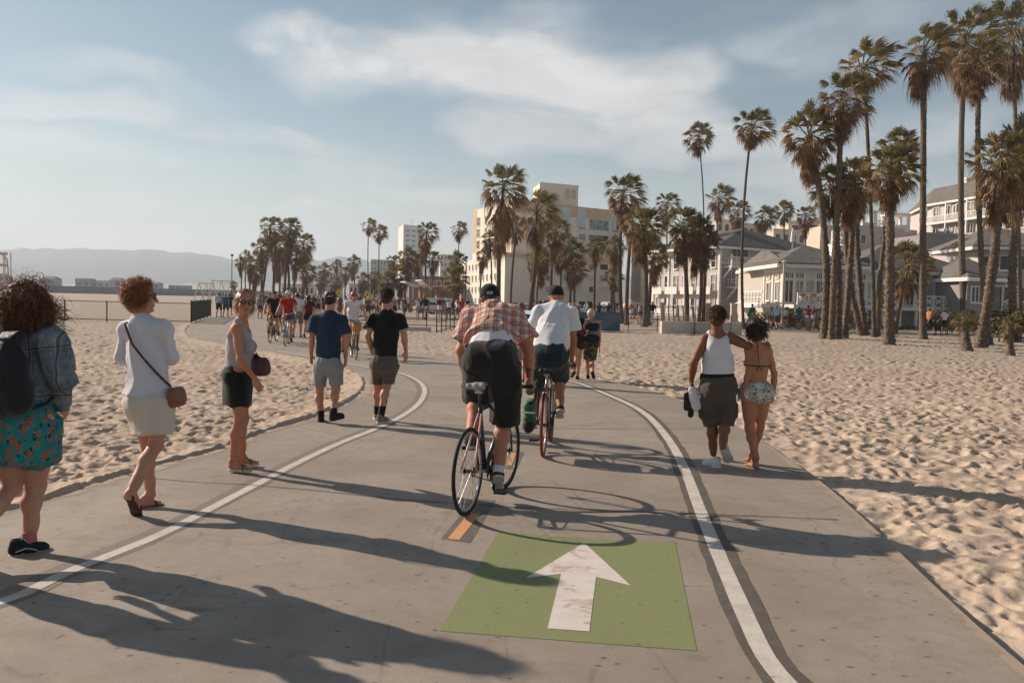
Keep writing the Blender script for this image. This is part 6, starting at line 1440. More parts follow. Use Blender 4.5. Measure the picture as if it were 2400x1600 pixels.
def leafprint():
    m, t, b = newmat('leaf_print'); o = t.new('ShaderNodeTexCoord').outputs['Object']; nz = t.noise(o, 20, 3); oo = t.vmath('ADD', o, t.mapping(t.comb(nz, nz, nz), (.08, .08, .08)))
    e = t.ramp(t.vor(oo, 34, 'DISTANCE_TO_EDGE'), .10, .04, 0, 1); w_ = t.ramp(t.math('SINE', t.math('MULTIPLY', t.noise(oo, 20, 2), 60)), .2, .6)
    c = t.mix(t.math('MULTIPLY', t.math('MAXIMUM', e, t.math('MULTIPLY', w_, .5)), t.ramp(t.noise(o, 14, 2), .35, .5)), (.56, .53, .48), (.045, .045, .05)); t.put(b.inputs['Base Color'], c); b.inputs['Roughness'].default_value = .85; return m
def denim():
    m, t, b = newmat('washed_denim'); o = t.new('ShaderNodeTexCoord').outputs['Object']; n = t.noise(o, 7, 5, .65); n2 = t.noise(t.mapping(o, (1, 1, .4)), 60, 3, .7); n3 = t.noise(t.mapping(o, (1, 1, .5)), 13, 4, .6, 1)
    c = t.mix(t.ramp(n, .34, .66), (.075, .100, .130), (.200, .225, .250)); c = t.mix(t.ramp(n2, .35, .72, 0, .4), c, (.30, .32, .33)); x, y, z = t.sep(o)
    for e_ in (t.math('SUBTRACT', z, t.math('ADD', 1.285, t.math('MULTIPLY', x, .12))), t.math('SUBTRACT', x, t.math('ADD', .075, t.math('MULTIPLY', z, -.04))), t.math('SUBTRACT', x, t.math('ADD', .155, t.math('MULTIPLY', z, .03))), t.math('SUBTRACT', z, .995)):
        a_ = t.math('ABSOLUTE', e_); c = t.mix(t.ramp(a_, .010, .004, 0, .65), c, (.035, .045, .06)); c = t.mix(t.math('MULTIPLY', t.ramp(t.math('ABSOLUTE', t.math('SUBTRACT', a_, .009)), .0025, .0012), .5), c, (.38, .36, .32))
    t.put(b.inputs['Base Color'], c); b.inputs['Roughness'].default_value = .9; bump(t, b, t.math('ADD', n3, t.math('MULTIPLY', n2, .12)), .65, .02); return m
def camo():
    m, t, b = newmat('camouflage_cloth'); o = t.new('ShaderNodeTexCoord').outputs['Object']; c = t.mix(t.ramp(t.noise(o, 14, 2, .5, .6), .48, .52), (.035, .032, .020), (.15, .115, .065)); c = t.mix(t.ramp(t.noise(t.vmath('ADD', o, (3, 1, 2)), 17, 2), .54, .58), c, (.02, .015, .012)); t.put(b.inputs['Base Color'], c); b.inputs['Roughness'].default_value = .9; return m
def tweed():
    m, t, b = newmat('cream_tweed'); o = t.new('ShaderNodeTexCoord').outputs['Object']; n = t.noise(o, 170, 2, .7); n2 = t.noise(t.mapping(o, (1, 1, .4)), 12, 3); c = t.mix(t.ramp(n, .35, .65), (.54, .47, .39), (.68, .61, .53)); t.put(b.inputs['Base Color'], c); b.inputs['Roughness'].default_value = .95; bump(t, b, t.math('ADD', t.math('MULTIPLY', n, .5), n2), .5, .012); return m
MPLAID = plaid(); MFLOR = floral(); MLEAFP = leafprint(); MDENIM = denim(); MCAMO = camo(); MTWEED = tweed()
def joints(foot, tab, d0=None):
    o = GP(*foot) if d0 is None else DP(foot[0], foot[1], d0); o = Vector((o.x, o.y, 0)); d = o.y
    return o, {k: DP(v[0], v[1], d+(v[2] if len(v) > 2 else 0))-o for k, v in tab.items()}
def newperson(foot, tab, label, st=1.75, w=1., sex='m', face=None, d0=None, belly=0., group=None):
    o, J = joints(foot, tab, d0); root = empty('person', o, label=label, cat='person', group=group); p = Person(J, st, w, sex, face, belly=belly); p.root = root; return p
def body(p, skin, hands=((None, None, .5), (None, None, .5)), detail=False, feet=None, h=.0065, grip=False, thigh=1.):
    S = Sdf(); p.torso(S); p.legs(S, thigh=thigh); p.arms(S); p.headneck(S, detail=detail)
    P_ = {}
    for L in 'LR':
        if feet and feet.get(L) is not None: P_[L] = bare_foot(S, p.J['an'+L], p.J['toe'+L], p.s, feet[L] if not isinstance(feet[L], bool) else None)
    parts = [S.mesh(h)]
    if detail:
        hd = Sdf(); p.headneck(hd, detail=True); parts.append(hd.mesh(.0032))
    for L, hs in zip('LR', hands):
        if hs is not None: parts.append(p.hand(L, hs[0], hs[1], hs[2], grip).mesh(.0035 if h < .008 else .005))
    sm('body', joinm(parts), skin, p.root); return P_
def crot(p): return p.pel-p.up*.09*p.s
def shorts(p, mat, fr=(.9, .9), r0=.098, r1=.10, waist=.14, off=.018, name='shorts', wr=None, h=.0065, fl=.92, extra=None):
    S = Sdf(); q = p.s*p.w; Mh = np.array([p.hrt, p.hfw, p.up]); S.el(p.pel+p.up*.02, (.158*q+off, .112*q+off, .13*q), Mh, .04); S.cc(p.pel+p.up*waist*p.s, p.pel-p.up*.02, .135*q+off, .15*q+off, .04, (p.hfw, .74))
    for L, f in zip('LR', fr):
        a, k, an = p.J['hip'+L], p.J['kn'+L], p.J['an'+L]; S.el(a-p.hfw*.046*q-p.up*.015+(p.pel-a)*.12, (.080*q+off, .080*q+off, .092*q+off), None, .055)
        e = a+(k-a)*min(f, 1.)+p.hrt*(.010 if L == 'R' else -.010); S.cc(a-p.up*.01, a+(e-a)*.55+p.hrt*0, (r0+.006)*q, r0*q*.5+r1*q*.5, .055); S.cc(a+(e-a)*.35, e, r0*q*.65+r1*q*.35, r1*q, .016)
        if f > 1: S.cc(k+(a-k)*.12+p.hrt*(.010 if L == 'R' else -.010), k+(an-k)*(f-1), r1*q*.98, r1*q*1.03, .014)
    S.el(p.pel-p.hfw*.045*q-p.up*.015, (.105*q+off, .078*q+off, .085*q+off), Mh, .05)
    if extra: extra(S)
    return sm(name, S.mesh(h, wr or folds(.006, 8, 4, 3)), mat, p.root)
def skirt(p, mat, hem=.24, rh=.17, rw=.135, flat=.78, off=.02, wr=None, name='skirt', shift=0.):
    S = Sdf(); q = p.s*p.w; Mh = np.array([p.hrt, p.hfw, p.up]); S.el(p.pel+p.up*.02, (.160*q+off, .112*q+off, .13*q), Mh, .04); S.el(p.pel-p.hfw*.045*q-p.up*.02, (.13*q+off, .092*q+off, .10*q+off), Mh, .05)
    S.cc(p.pel+p.up*.15*p.s, p.pel-p.up*.02, rw*q+off*.4, .16*q+off, .04, (p.hfw, flat)); S.cc(p.pel, p.pel-p.up*hem+p.rt*shift, .168*q+off, rh, .04, (p.hfw, flat))
    for L in 'LR':
        a, k = p.J['hip'+L], p.J['kn'+L]; t_ = min(.95, (a-(p.pel-p.up*hem)) @ p.up/max(.05, (a-k) @ p.up)); S.el(a-p.hfw*.052*q-p.up*.02+(p.pel-a)*.2, (.080*q+off, .080*q+off, .09*q+off), None, .06); S.cc(a, a+(k-a)*t_, .100*q+off*.7, .085*q+off*.8, .05)
    return sm(name, S.mesh(.006, wr or folds(.007, 7, 2, 5)), mat, p.root)
def tee(p, mat, hem=.06, sl=(.62, .62), off=.018, r=(.155, .165), sr=(.060, .088), name='shirt', wr=None, neck=.075, low=False, flat=.70, h=.0065, neckoff=0.02, sleeves=True, extra=None):
    S = Sdf(); q = p.s*p.w; p.torso(S, off, .04, low=low); S.cc(p.cs-p.up*.22*p.s, p.pel-p.up*hem*p.s, r[0]*q, r[1]*q, .05, ((p.fw+p.hfw)/2, flat))
    if sleeves:
        for L, f in zip('LR', sl):
            a, e = p.J['sh'+L], p.J['el'+L]; S.rc(a, a+(e-a)*.3, .056*q+off*.5, .058*q+off*.5, .03); S.cc(a, a+(e-a)*f, sr[0]*q, sr[1]*q, .03)
    S.el(p.J['neck']+p.up*neckoff*p.s+p.fw*.012, (neck*.9, neck, neck*.55), np.array([p.rt, p.fw, p.up]), .006, '-')
    if extra: extra(S)
    return sm(name, S.mesh(h, wr or folds(.007, 7, 3.2, 7)), mat, p.root)
def cap_hair(p, mat, grow=.012, N=1500, length=.02, seg=4, curl=0., seed=1, low=-.02, front=.35, thick=.0016, lift=.7, grav=.4, hug=1.06, spread=.5, base=True, extra=None, freq=1., wind=(0, 0, 0)):
    """short hair: a close cap over the skull plus strands standing out of it"""
    h = p.J['head']; q = p.s; u, f = p.hu, p.face; parts = []
    if base:
        S = Sdf(); S.el(h+u*.026-f*.012, (.079*q+grow, .098*q+grow, .092*q+grow), p.HX, .02); S.rc(h-f*.05-u*.03, h-f*.045-u*.055, .055*q, .045*q, .03)
        S.el(h+f*.115-u*.055, (.10, .075, .10), p.HX, .02, '-'); S.cc(h-u*.075+f*.0, h-u*.2, .2, .2, .02, None, '-')
        for g in (-1, 1): S.el(h+p.hr*g*.085-u*.02+f*.02, (.03, .035, .035), p.HX, .012, '-')
        parts.append(S.mesh(.006, lambda P: .004*vnoise(P*60, 2)+.003*vnoise(P*130, 3)))
    reg = lambda P: (P[:, 2] > low-.5*np.clip(-P[:, 1], 0, 1)) & ~((P[:, 1] > front) & (P[:, 2] < .55)) & ~((np.abs(P[:, 0]) > .8) & (P[:, 2] < .1) & (P[:, 1] > -.2))
    parts.append(strands(h+u*.026*q-f*.012, p.HX, (.079*q+grow*.7, .098*q+grow*.7, .092*q+grow*.7), N, seg, length/seg, seed, grav, curl, freq, thick, reg, wind, lift, spread, None, .5, hug))
    if extra: parts += extra
    return sm('hair', joinm(parts), mat, p.root)
# ------------------------------------------------ 1 denim jacket woman, cut by the left edge
p = newperson((85, 1294), dict(head=(60, 712, .02), neck=(50, 785, 0), shL=(-35, 808, .07), shR=(120, 803, -.05), elL=(-78, 890, .05), elR=(146, 885, -.02), wrL=(-60, 955, .22), wrR=(140, 952, .14), hipL=(20, 990, .05), hipR=(86, 990, -.04),
    knL=(26, 1138, -.02), anL=(-58, 1272, -.36), toeL=(-52, 1345, -.32), knR=(84, 1138, .10), anR=(70, 1255, .02), toeR=(117, 1288, .12)), 'woman in a denim jacket and teal floral skirt wearing a black backpack', 1.74, 1.06, 'f', face=(.3, 1, 0))
body(p, SK1, (None, ((.1, .6, -.4), None, .6)), thigh=1.15)
def ex(S):
    q = p.s
    for L in 'LR':
        a, e, w_ = p.J['sh'+L], p.J['el'+L], p.J['wr'+L]; S.rc(a, e*.5+a*.5, .075*q, .088*q, .04); S.rc(a*.5+e*.5, e, .088*q, .078*q, .03); S.rc(e, w_*.85+e*.15, .078*q, .060*q, .03); S.cc(e*.3+w_*.7, w_, .056*q, .052*q, .01)
tee(p, MDENIM, hem=-.06, off=.03, r=(.165, .175), name='jacket', wr=folds(.012, 8, 5, 11, .4), sleeves=False, extra=ex, neck=.07, flat=.78)
# jacket seams
skirt(p, MFLOR, hem=.245, rh=.218, rw=.155, flat=.86, off=.040, wr=folds(.009, 9, 1.2, 15, .3))
make_shoe(p.root, p.J['anR'], p.J['toeR'], .98, MSHB, MSOLEW, stripe=MLACE, lace=MLACE); sm('sock', Sdf().cc(p.J['anR']+A3((0, 0, -.04)), p.J['anR']+A3((-.005, 0, .028)), .043, .042, .004).mesh(.005), MSOCKP, p.root)
make_shoe(p.root, p.J['anL'], p.J['toeL'], .98, MSHB, MSOLEW, stripe=MLACE, up=(.1, .85, .5))
hc = p.J['head']+p.hu*.01; hx = p.HX; par = []
S = Sdf(); S.el(hc+p.hu*.03, (.102, .115, .102), hx, .03); S.rc(hc-p.face*.02+p.hu*.0, hc-p.face*.05-p.hu*.17-p.hr*.02, .108, .10, .05); S.rc(hc-p.hr*.05, hc-p.hr*.07-p.hu*.16, .08, .07, .04); S.rc(hc+p.hr*.03, hc+p.hr*.065-p.hu*.09, .075, .055, .04)
S.el(hc+p.face*.13-p.hu*.07, (.10, .08, .13), hx, .03, '-')
par.append(S.mesh(.007, lambda P: .012*vnoise(P*28, 2)+.008*vnoise(P*60, 3)))
par.append(strands(hc+p.hu*.015, hx, (.100, .112, .112), 1500, 22, .0125, 4, .9, .0100, .80, .0032, lambda P: (P[:, 1] < .55) & (P[:, 2] > -.3), (.05, 0, 0), .25, .3, A3((.05, 0, -.5)), .30, 1.06))
par.append(strands(hc-p.hu*.09-p.face*.03, hx, (.108, .10, .11), 1100, 15, .0115, 5, .9, .011, .9, .0030, lambda P: (P[:, 1] < .5), (.06, 0, .0), .15, .4, A3((.08, 0, -.9)), .45, 1.04))
par.append(strands(hc+p.hr*.09-p.hu*.06, hx, (.05, .06, .08), 130, 17, .013, 6, .12, .015, .7, .0026, lambda P: P[:, 0] > .0, (.20, 0, -.02), .4, .6, A3((.8, 0, -.2)), .45, 1.0))
par.append(strands(hc+p.hu*.015, hx, (.118, .125, .122), 500, 12, .010, 44, .20, .008, 1.1, .0011, lambda P: (P[:, 1] < .55), (.08, 0, 0), .5, .8, None, .5, 1.1))
sm('hair', joinm(par), HBRN, p.root)
bp = empty('backpack', p.root.location, label='black roll-top backpack with a thin pale strip worn over the denim jacket', cat='backpack'); MPACK = cloth('black_pack_fabric', (.014, .0145, .017), .3, .55, wr=.5)
c = p.cs-p.up*.20-p.fw*.235+p.rt*.075; S = Sdf(); S.rc(c-p.rt*.09+p.up*.0, c+p.rt*.09+p.up*.0, .12, .12, .06, (p.fw, .8)); S.rc(c-p.rt*.08+p.up*.10, c+p.rt*.08+p.up*.10, .10, .10, .06, (p.fw, .8)); S.rc(c+p.up*.10-p.rt*.07, c+p.up*.10+p.rt*.07, .105, .105, .03, (p.fw, .85)); S.rc(c-p.up*.10-p.rt*.10, c-p.up*.10+p.rt*.10, .13, .13, .05, (p.fw, .75)); S.rc(c+p.up*.19-p.rt*.08+p.fw*.02, c+p.up*.19+p.rt*.08+p.fw*.02, .055, .055, .04); S.rc(c+p.up*.245-p.rt*.11+p.fw*.05, c+p.up*.245+p.rt*.11+p.fw*.05, .030, .030, .012)
bb = sm('pack_body', S.mesh(.0065, folds(.008, 6, 6, 8)), MPACK, bp); m = MB(); P4 = [c-p.up*.06+p.rt*x-p.fw*(.113-.9*x*x) for x in (-.15, -.1, -.05, 0, .05, .1)]
m.tube(P4, .0035, 5); m.build('reflective_strip', MLACE, bp); m = MB(); m.tube([c+p.up*.27-p.rt*.03, c+p.up*.31, c+p.up*.27+p.rt*.03], .008, 6); m.box(*( (c+p.up*.20-p.fw*.06)[0]-.015, (c+p.up*.20)[0]+.02, (c-p.fw*.075)[1], (c-p.fw*.06)[1], (c+p.up*.2)[2]-.02, (c+p.up*.2)[2]+.03)); m.build('buckle', MDMET, bp)
m = strap_mesh([p.cs+p.rt*.10-p.fw*.12-p.up*.05, p.cs+p.rt*.11+p.up*.085-p.fw*.03, p.cs+p.rt*.12+p.up*.06+p.fw*.09], .045, .012); m.build('strap', MPACK, bp); m = strap_mesh([c-p.up*.20+p.rt*.12, p.pel+p.up*.12+p.rt*.21-p.fw*.02, p.pel+p.up*.17+p.rt*.19+p.fw*.08], .022, .008); m.build('strap', MPACK, bp)
# ------------------------------------------------ unseen walker whose shadow falls across the lower left
p = newperson((-170, 1325), dict(head=(-200, 728, .02), neck=(-200, 803, 0), shL=(-300, 828, .05), shR=(-105, 828, -.05), elL=(-325, 922, .0), elR=(-77, 922, -.1), wrL=(-305, 1020, .1), wrR=(-65, 1020, .1), hipL=(-240, 1020, .03), hipR=(-170, 1020, -.03), knL=(-235, 1180, .1), anL=(-247, 1310, .0), toeL=(-225, 1355, .1), knR=(-175, 1175, -.05), anR=(-200, 1310, -.25), toeR=(-185, 1380, -.2)),
    'walker in black just outside the left edge, casting the lowest long shadow', 1.74, 1.0, 'm')
body(p, SK1, h=.012); tee(p, MBLKT, h=.012); shorts(p, MCHAR, h=.012); cap_hair(p, HDRK, N=200)
for L in 'LR': make_shoe(p.root, p.J['an'+L], p.J['toe'+L], 1., MSHB, MSOLEB, h=.01)
# ------------------------------------------------ 2 woman in white cardigan
p = newperson((360, 1184), dict(head=(331, 696, .0), neck=(331, 746, -.01), shL=(297, 773, .03), shR=(381, 772, -.03), elL=(286, 838, .05), elR=(403, 838, .02), wrL=(335, 812, .24), wrR=(352, 830, .24), hipL=(327, 938, .03), hipR=(378, 938, -.03),
    knR=(365, 1043, -.08), anR=(304, 1158, -.38), toeR=(326, 1212, -.30), knL=(348, 1050, .10), anL=(352, 1158, -.02), toeL=(383, 1180, .06)), 'woman with curly auburn hair in a white cardigan and cream skirt, arms folded', 1.72, .97, 'f', face=(.85, .55, 0))
UPR = (.15, .86, .45)
body(p, SK1, (None, None), feet={'L': True, 'R': UPR}, detail=True)
hd = Sdf(); 
for i in range(3): a = p.J['shR']*.45+p.J['elR']*.55; b0 = a+p.fw*.045+p.rt*.030+p.up*(.02-.020*i); hd.rc(b0, b0+p.rt*.012-p.fw*.05, .009, .008, .003)
sm('fingers', hd.mesh(.0035), SK1, p.root)
def ex(S):
    q = p.s
    for L in 'LR': a, e, w_ = p.J['sh'+L], p.J['el'+L], p.J['wr'+L]; S.rc(a, e, .058*q, .056*q, .025); S.rc(e, w_, .058*q, .046*q, .02)
    S.cc(p.pel+p.up*.14, p.pel+p.up*.045-p.rt*.012, .15, .205, .04, (p.fw, .80))
tee(p, MCARD, hem=-.10, off=.024, r=(.15, .178), sleeves=False, extra=ex, name='cardigan', wr=folds(.008, 7, 2.4, 21), neck=.062)
skirt(p, MTWEED, hem=.245, rh=.163, rw=.135, flat=.80, off=.020, wr=folds(.007, 6, 3, 5), shift=.008)
h = p.J['head']; par = []; S = Sdf(); S.el(h+p.hu*.028-p.face*.02, (.098, .108, .105), p.HX, .03); S.rc(h-p.face*.06-p.hu*.02, h-p.face*.05-p.hu*.065, .068, .058, .03); S.el(h+p.face*.12-p.hu*.05, (.12, .072, .115), p.HX, .02, '-'); par.append(S.mesh(.006, lambda P: .008*vnoise(P*45, 2)+.006*vnoise(P*90, 3)))
par.append(strands(h+p.hu*.025-p.face*.02, p.HX, (.092, .102, .100), 1500, 11, .0065, 7, .35, .0078, 1.05, .0029, lambda P: (P[:, 1] < .45) | (P[:, 2] > .6), (0, 0, 0), .35, .9, None, .4, 1.05))
sm('hair', joinm(par), HRED, p.root)
def glasses(p, r=.027, tone=MLENS):
    h = p.J['head']; m = MB(); f, u, rr = p.face, p.hu, p.hr; c = h+f*.101+u*.008
    o = []
    for g in (-1, 1):
        q_ = c+rr*g*.034-f*.006; n = 14; V = []
        for k in range(n): a = 2*math.pi*k/n; V.append(q_+rr*(math.cos(a)*r)+u*(math.sin(a)*r*.88+.003)-f*(abs(math.cos(a)*g+.0)*.004))
        V2 = [v-f*.003 for v in V]; m.add(V+V2, [tuple(range(n)), tuple(range(2*n-1, n-1, -1))]+[(i, i+n, (i+1) % n+n, (i+1) % n) for i in range(n)])
    gl = m.build('sunglasses', tone, p.root); m = MB()
    for g in (-1, 1):
        q_ = c+rr*g*.034-f*.006; m.tube([q_+rr*(math.cos(a)*r*1.04)+u*(math.sin(a)*r*.92+.003)+f*.001 for a in np.linspace(0, 6.283, 17)], .0024, 5, False); m.tube([q_+rr*g*r+u*.012, h+rr*g*.081+u*.012+f*.05, h+rr*g*.082+u*.008-f*.01], .0022, 5)
    m.tube([c-rr*.008+u*.006, c+f*.002+u*.009, c+rr*.008+u*.006], .0024, 5); m.build('frame', MDMET, gl)
glasses(p)
def sandal(p, L, mat, sole, up=None, straps=2):
    an, toe = p.J['an'+L], p.J['toe'+L]; up = unit(up if up is not None else (0, 0, 1)); f = toe-an; f = f-up*(f @ up); f = unit(f); r = np.cross(f, up); base = toe-f*.235*p.s; base = base-up*((base-toe) @ up); P = lambda a, b, c: base+f*a+r*b+up*c
    Z = Sdf(); Z.cc(P(.035, 0, -.016), P(.035, 0, .004), .040, .040, .004); Z.cc(P(.10, 0, -.016), P(.10, 0, .004), .034, .034, .02); Z.cc(P(.19, 0, -.014), P(.19, 0, .004), .045, .045, .02); Z.cc(P(.15, 0, -.014), P(.15, 0, .004), .038, .038, .02)
    o = sm('sandal', Z.mesh(.005), sole, p.root); m = MB(); m.tube([P(.165, -.046, 0), P(.155, -.03, .036), P(.15, 0, .044), P(.155, .03, .036), P(.165, .046, 0)], .006, 6)
    if straps > 1: m.tube([P(.03, -.036, .03), P(-.004, 0, .045), P(.03, .036, .03)], .005, 6)
    if straps > 2: m.tube([P(.02, -.04, .06), P(-.0, 0, .075), P(.05, .04, .075), P(.09, 0, .085), P(.02, -.04, .06)], .0055, 6); m.tube([P(.09, -.02, .07), P(.15, .02, .04)], .005, 6)
    m.build('strap', mat, o)
sandal(p, 'L', MLEAD, MLEAD, None, 1); sandal(p, 'R', MLEAD, MLEAD, UPR, 1)
cb = empty('crossbody_bag', p.root.location, label='small brown leather crossbody bag on the hip of the white cardigan', cat='bag'); B0 = p.pel+p.rt*.215+p.up*.03+p.fw*.02
S = Sdf(); S.rc(B0+p.up*.03-p.fw*.05, B0+p.up*.03+p.fw*.05, .034, .034, .05, (p.rt, .8)); S.rc(B0-p.up*.01-p.fw*.05, B0-p.up*.01+p.fw*.05, .040, .040, .05, (p.rt, .8)); S.rc(B0-p.up*.05-p.fw*.055, B0-p.up*.05+p.fw*.055, .042, .042, .05, (p.rt, .8)); bg_ = sm('pouch', S.mesh(.005), MLEA, cb)
m = strap_mesh([p.cs-p.rt*.11+p.up*.085+p.fw*.02, p.cs-p.rt*.09+p.up*.055-p.fw*.105, p.cs-p.up*.10-p.rt*.01-p.fw*.150, p.cs-p.up*.22+p.rt*.08-p.fw*.150, p.pel+p.up*.20+p.rt*.155-p.fw*.10, p.pel+p.up*.10+p.rt*.20-p.fw*.02], .016, .006); m.build('strap', MLEAD, cb)
# ------------------------------------------------ 3 woman in grey tank top looking back
p = newperson((572, 1104), dict(head=(575, 709, -.02), neck=(566, 750, 0), shR=(554, 771, -.16), shL=(571, 767, .16), elR=(563, 842, -.21), elL=(592, 838, .18), wrR=(598, 888, -.20), wrL=(604, 868, .24), hipR=(556, 876, -.085), hipL=(560, 876, .085),
    knR=(562, 985, -.09), anR=(546, 1080, -.06), toeR=(589, 1102, -.10), knL=(570, 982, .08), anL=(566, 1067, .20), toeL=(606, 1086, .22)), 'woman in a grey tank top and sunglasses looking back over her shoulder', 1.69, .93, 'f', face=(.42, -.9, -.05))
P_ = body(p, SK4, (None, ((.35, 0, -.75), (0, .5, 0), .6)), feet={'L': True, 'R': True}, detail=True)
lip = Sdf(); h = p.J['head']; lip.el(h+p.face*.0935-p.hu*.0585, (.023, .010, .0045), p.HX, .003); lip.el(h+p.face*.0925-p.hu*.0665, (.018, .010, .0055), p.HX, .003); sm('lips', lip.mesh(.0028), M('lip_pink', (.36, .11, .085), .45, .05), p.root)
S = Sdf(); q = p.s; Mx = np.array([p.rt, p.fw, p.up]); S.el(p.cs-p.up*.17, (.128, .112, .19), Mx, .03); S.el(p.cs-p.up*.05, (.130, .098, .115), Mx, .03); S.el(p.pel+p.up*.26, (.118, .108, .16), Mx, .03); S.cc(p.pel+p.up*.30, p.pel+p.up*.060, .122, .142, .04, (p.fw, .85))
for g in (-1, 1): S.el(p.cs-p.up*.17+p.fw*.088+p.rt*g*.068, (.068, .058, .064), Mx, .03); S.rc(p.cs-p.up*.07+p.rt*g*.095+p.fw*.06, p.cs+p.up*.062+p.rt*g*.098, .026, .026, .02); S.rc(p.cs+p.up*.062+p.rt*g*.098, p.cs-p.up*.07+p.rt*g*.095-p.fw*.070, .026, .026, .03)
S.el(p.J['neck']-p.up*.02+p.fw*.05, (.075, .09, .09), Mx, .01, '-')
for g in (-1, 1): S.el(p.cs+p.rt*g*.190-p.up*.05, (.052, .070, .11), Mx, .008, '-')
sm('tank_top', S.mesh(.005, folds(.004, 9, 9, 9)), MGTANK, p.root)
skirt(p, MBLKT, hem=.285, rh=.138, rw=.11, flat=.92, off=.000, wr=folds(.007, 6, 2, 4))
par = []; S = Sdf(); S.el(h+p.hu*.030-p.face*.025, (.090, .098, .092), p.HX, .02); S.rc(h-p.face*.075-p.hu*.005, h-p.face*.09-p.hu*.03, .055, .045, .03); S.el(h+p.face*.115-p.hu*.035, (.13, .075, .088), p.HX, .015, '-'); par.append(S.mesh(.005, lambda P: .006*vnoise(P*55, 2)+.004*vnoise(P*110, 3)))
par.append(strands(h+p.hu*.03-p.face*.025, p.HX, (.088, .096, .090), 1500, 9, .0050, 9, .12, .0042, 1.05, .0024, lambda P: (P[:, 1] < .10) | (P[:, 2] > .80), (0, 0, 0), .02, .5, -p.face*1.0, .4, 1.03))
for g in (-1, 1): par.append(strands(h-p.hu*.02-p.face*.02+p.hr*g*.065, p.HX, (.018, .030, .03), 90, 11, .008, 12+g, .5, .006, 1.2, .0014, lambda P: P[:, 2] < .5, (0, 0, 0), .3, .8, A3((0, 0, -.5)), .5, 1.0))
par.append(strands(h-p.hu*.05-p.face*.06, p.HX, (.05, .04, .04), 420, 12, .009, 17, .3, .008, 1.2, .0014, lambda P: P[:, 1] < .5, (0, 0, 0), .3, .8, A3((0, 0, -.5)), .5, 1.0))
sm('hair', joinm(par), HBLD, p.root); glasses(p, .0245)
m = MB()
for g in (-1, 1): m.ring(h+p.hr*g*.083-p.hu*.055-p.face*.0, p.hr, .013, .0018, 16, 5)
m.build('earrings', MMET, p.root)
sandal(p, 'L', MSAND, MSOLEW, None, 3); sandal(p, 'R', MSAND, MSOLEW, None, 3)
hb = empty('shoulder_bag', p.root.location, label='plum leather shoulder bag held in front of the black skirt', cat='bag'); MPLUM = M('plum_leather', (.090, .045, .042), .5, .2, 9, bmp=.3, bscale=70); B0 = A3(DP(602, 856, p.root.location.y+.06)-p.root.location)
S = Sdf(); S.rc(B0-A3((.085, 0, .00)), B0+A3((.06, 0, .02)), .06, .055, .04, ((0, 1, 0), .9)); S.rc(B0-A3((.075, 0, .05)), B0+A3((.075, 0, -.045)), .06, .055, .05, ((0, 1, 0), .9)); sm('bag_body', S.mesh(.005, folds(.008, 12, 8, 3)), MPLUM, hb)
m = MB(); m.tube([B0+A3((.01, 0, .085)), A3(DP(594, 812, p.root.location.y+.05)-p.root.location), p.cs-p.up*.15+p.rt*-.06+p.fw*.10], .0035, 5); m.build('strap', MLEAD, hb); S = Sdf(); S.rc(B0+A3((-.01, -.01, .070)), B0+A3((.05, -.01, .055)), .018, .020, .02); S.rc(B0+A3((-.005, -.01, .10)), B0+A3((.015, -.01, .07)), .012, .014, .02); sm('tassel', S.mesh(.005, lambda P: .008*vnoise(P*70, 2)), MBLKT, hb)
# ------------------------------------------------ 4 navy tee man
def sock(p, L, mat, up=.12): a, k = p.J['an'+L], p.J['kn'+L]; d = unit(k-a); sm('sock', Sdf().cc(a-d*.04, a+d*up, .044*p.s, .048*p.s, .01).mesh(.006), mat, p.root)
p = newperson((768, 989), dict(head=(775, 701, 0), neck=(773, 731, -.01), shL=(739, 748, .03), shR=(802, 749, -.03), elL=(730, 788, -.02), elR=(811, 792, -.05), wrL=(729, 831, .05), wrR=(810, 838, .05), hipL=(754, 856, .02), hipR=(786, 856, -.02),
    knL=(748, 915, .06), anL=(752, 971, -.02), toeL=(752, 988, .22), knR=(787, 913, -.02), anR=(782, 966, -.20), toeR=(806, 977, -.03)), 'man in a navy tee and pale grey shorts wearing a dotted black headband cap', 1.75, .98, 'm')
body(p, SK1, (((0, .05, -1), None, .55), ((.0, .1, -1), None, .7)))
tee(p, MNAVT, hem=-.0, sl=(.80, .80), sr=(.062, .094), r=(.155, .172), wr=folds(.010, 6, 2.2, 31)); shorts(p, MGRYS, (.80, .80), .094, .094, waist=.10)
for L in 'LR': sock(p, L, MBLKT, .045)
make_shoe(p.root, p.J['anL'], p.J['toeL'], 1., MSHB, MSOLEB, hi=.02); make_shoe(p.root, p.J['anR'], p.J['toeR'], 1., MSHB, MSOLEB, hi=.02, up=(0, -.12, 1))
cap_hair(p, HDRK, .006, 900, .012, 3, seed=3, low=-.35, thick=.0014)
def dots():
    m, t, b = newmat('dotted_black_cap'); o = t.new('ShaderNodeTexCoord').outputs['Object']; d = t.ramp(t.vor(o, 46), .40, .32, 0, 1, False); t.put(b.inputs['Base Color'], t.mix(d, (.012, .012, .012), (.72, .68, .62))); b.inputs['Roughness'].default_value = .6; return m
h = p.J['head']; S = Sdf(); S.el(h+p.hu*.030-p.face*.012, (.088, .108, .098), p.HX, .02); S.cc(h+p.hu*.012+p.face*.03, h-p.hu*.2+p.face*.03, .2, .2, .004, None, '-'); sm('headband_cap', S.mesh(.006), dots(), p.root)
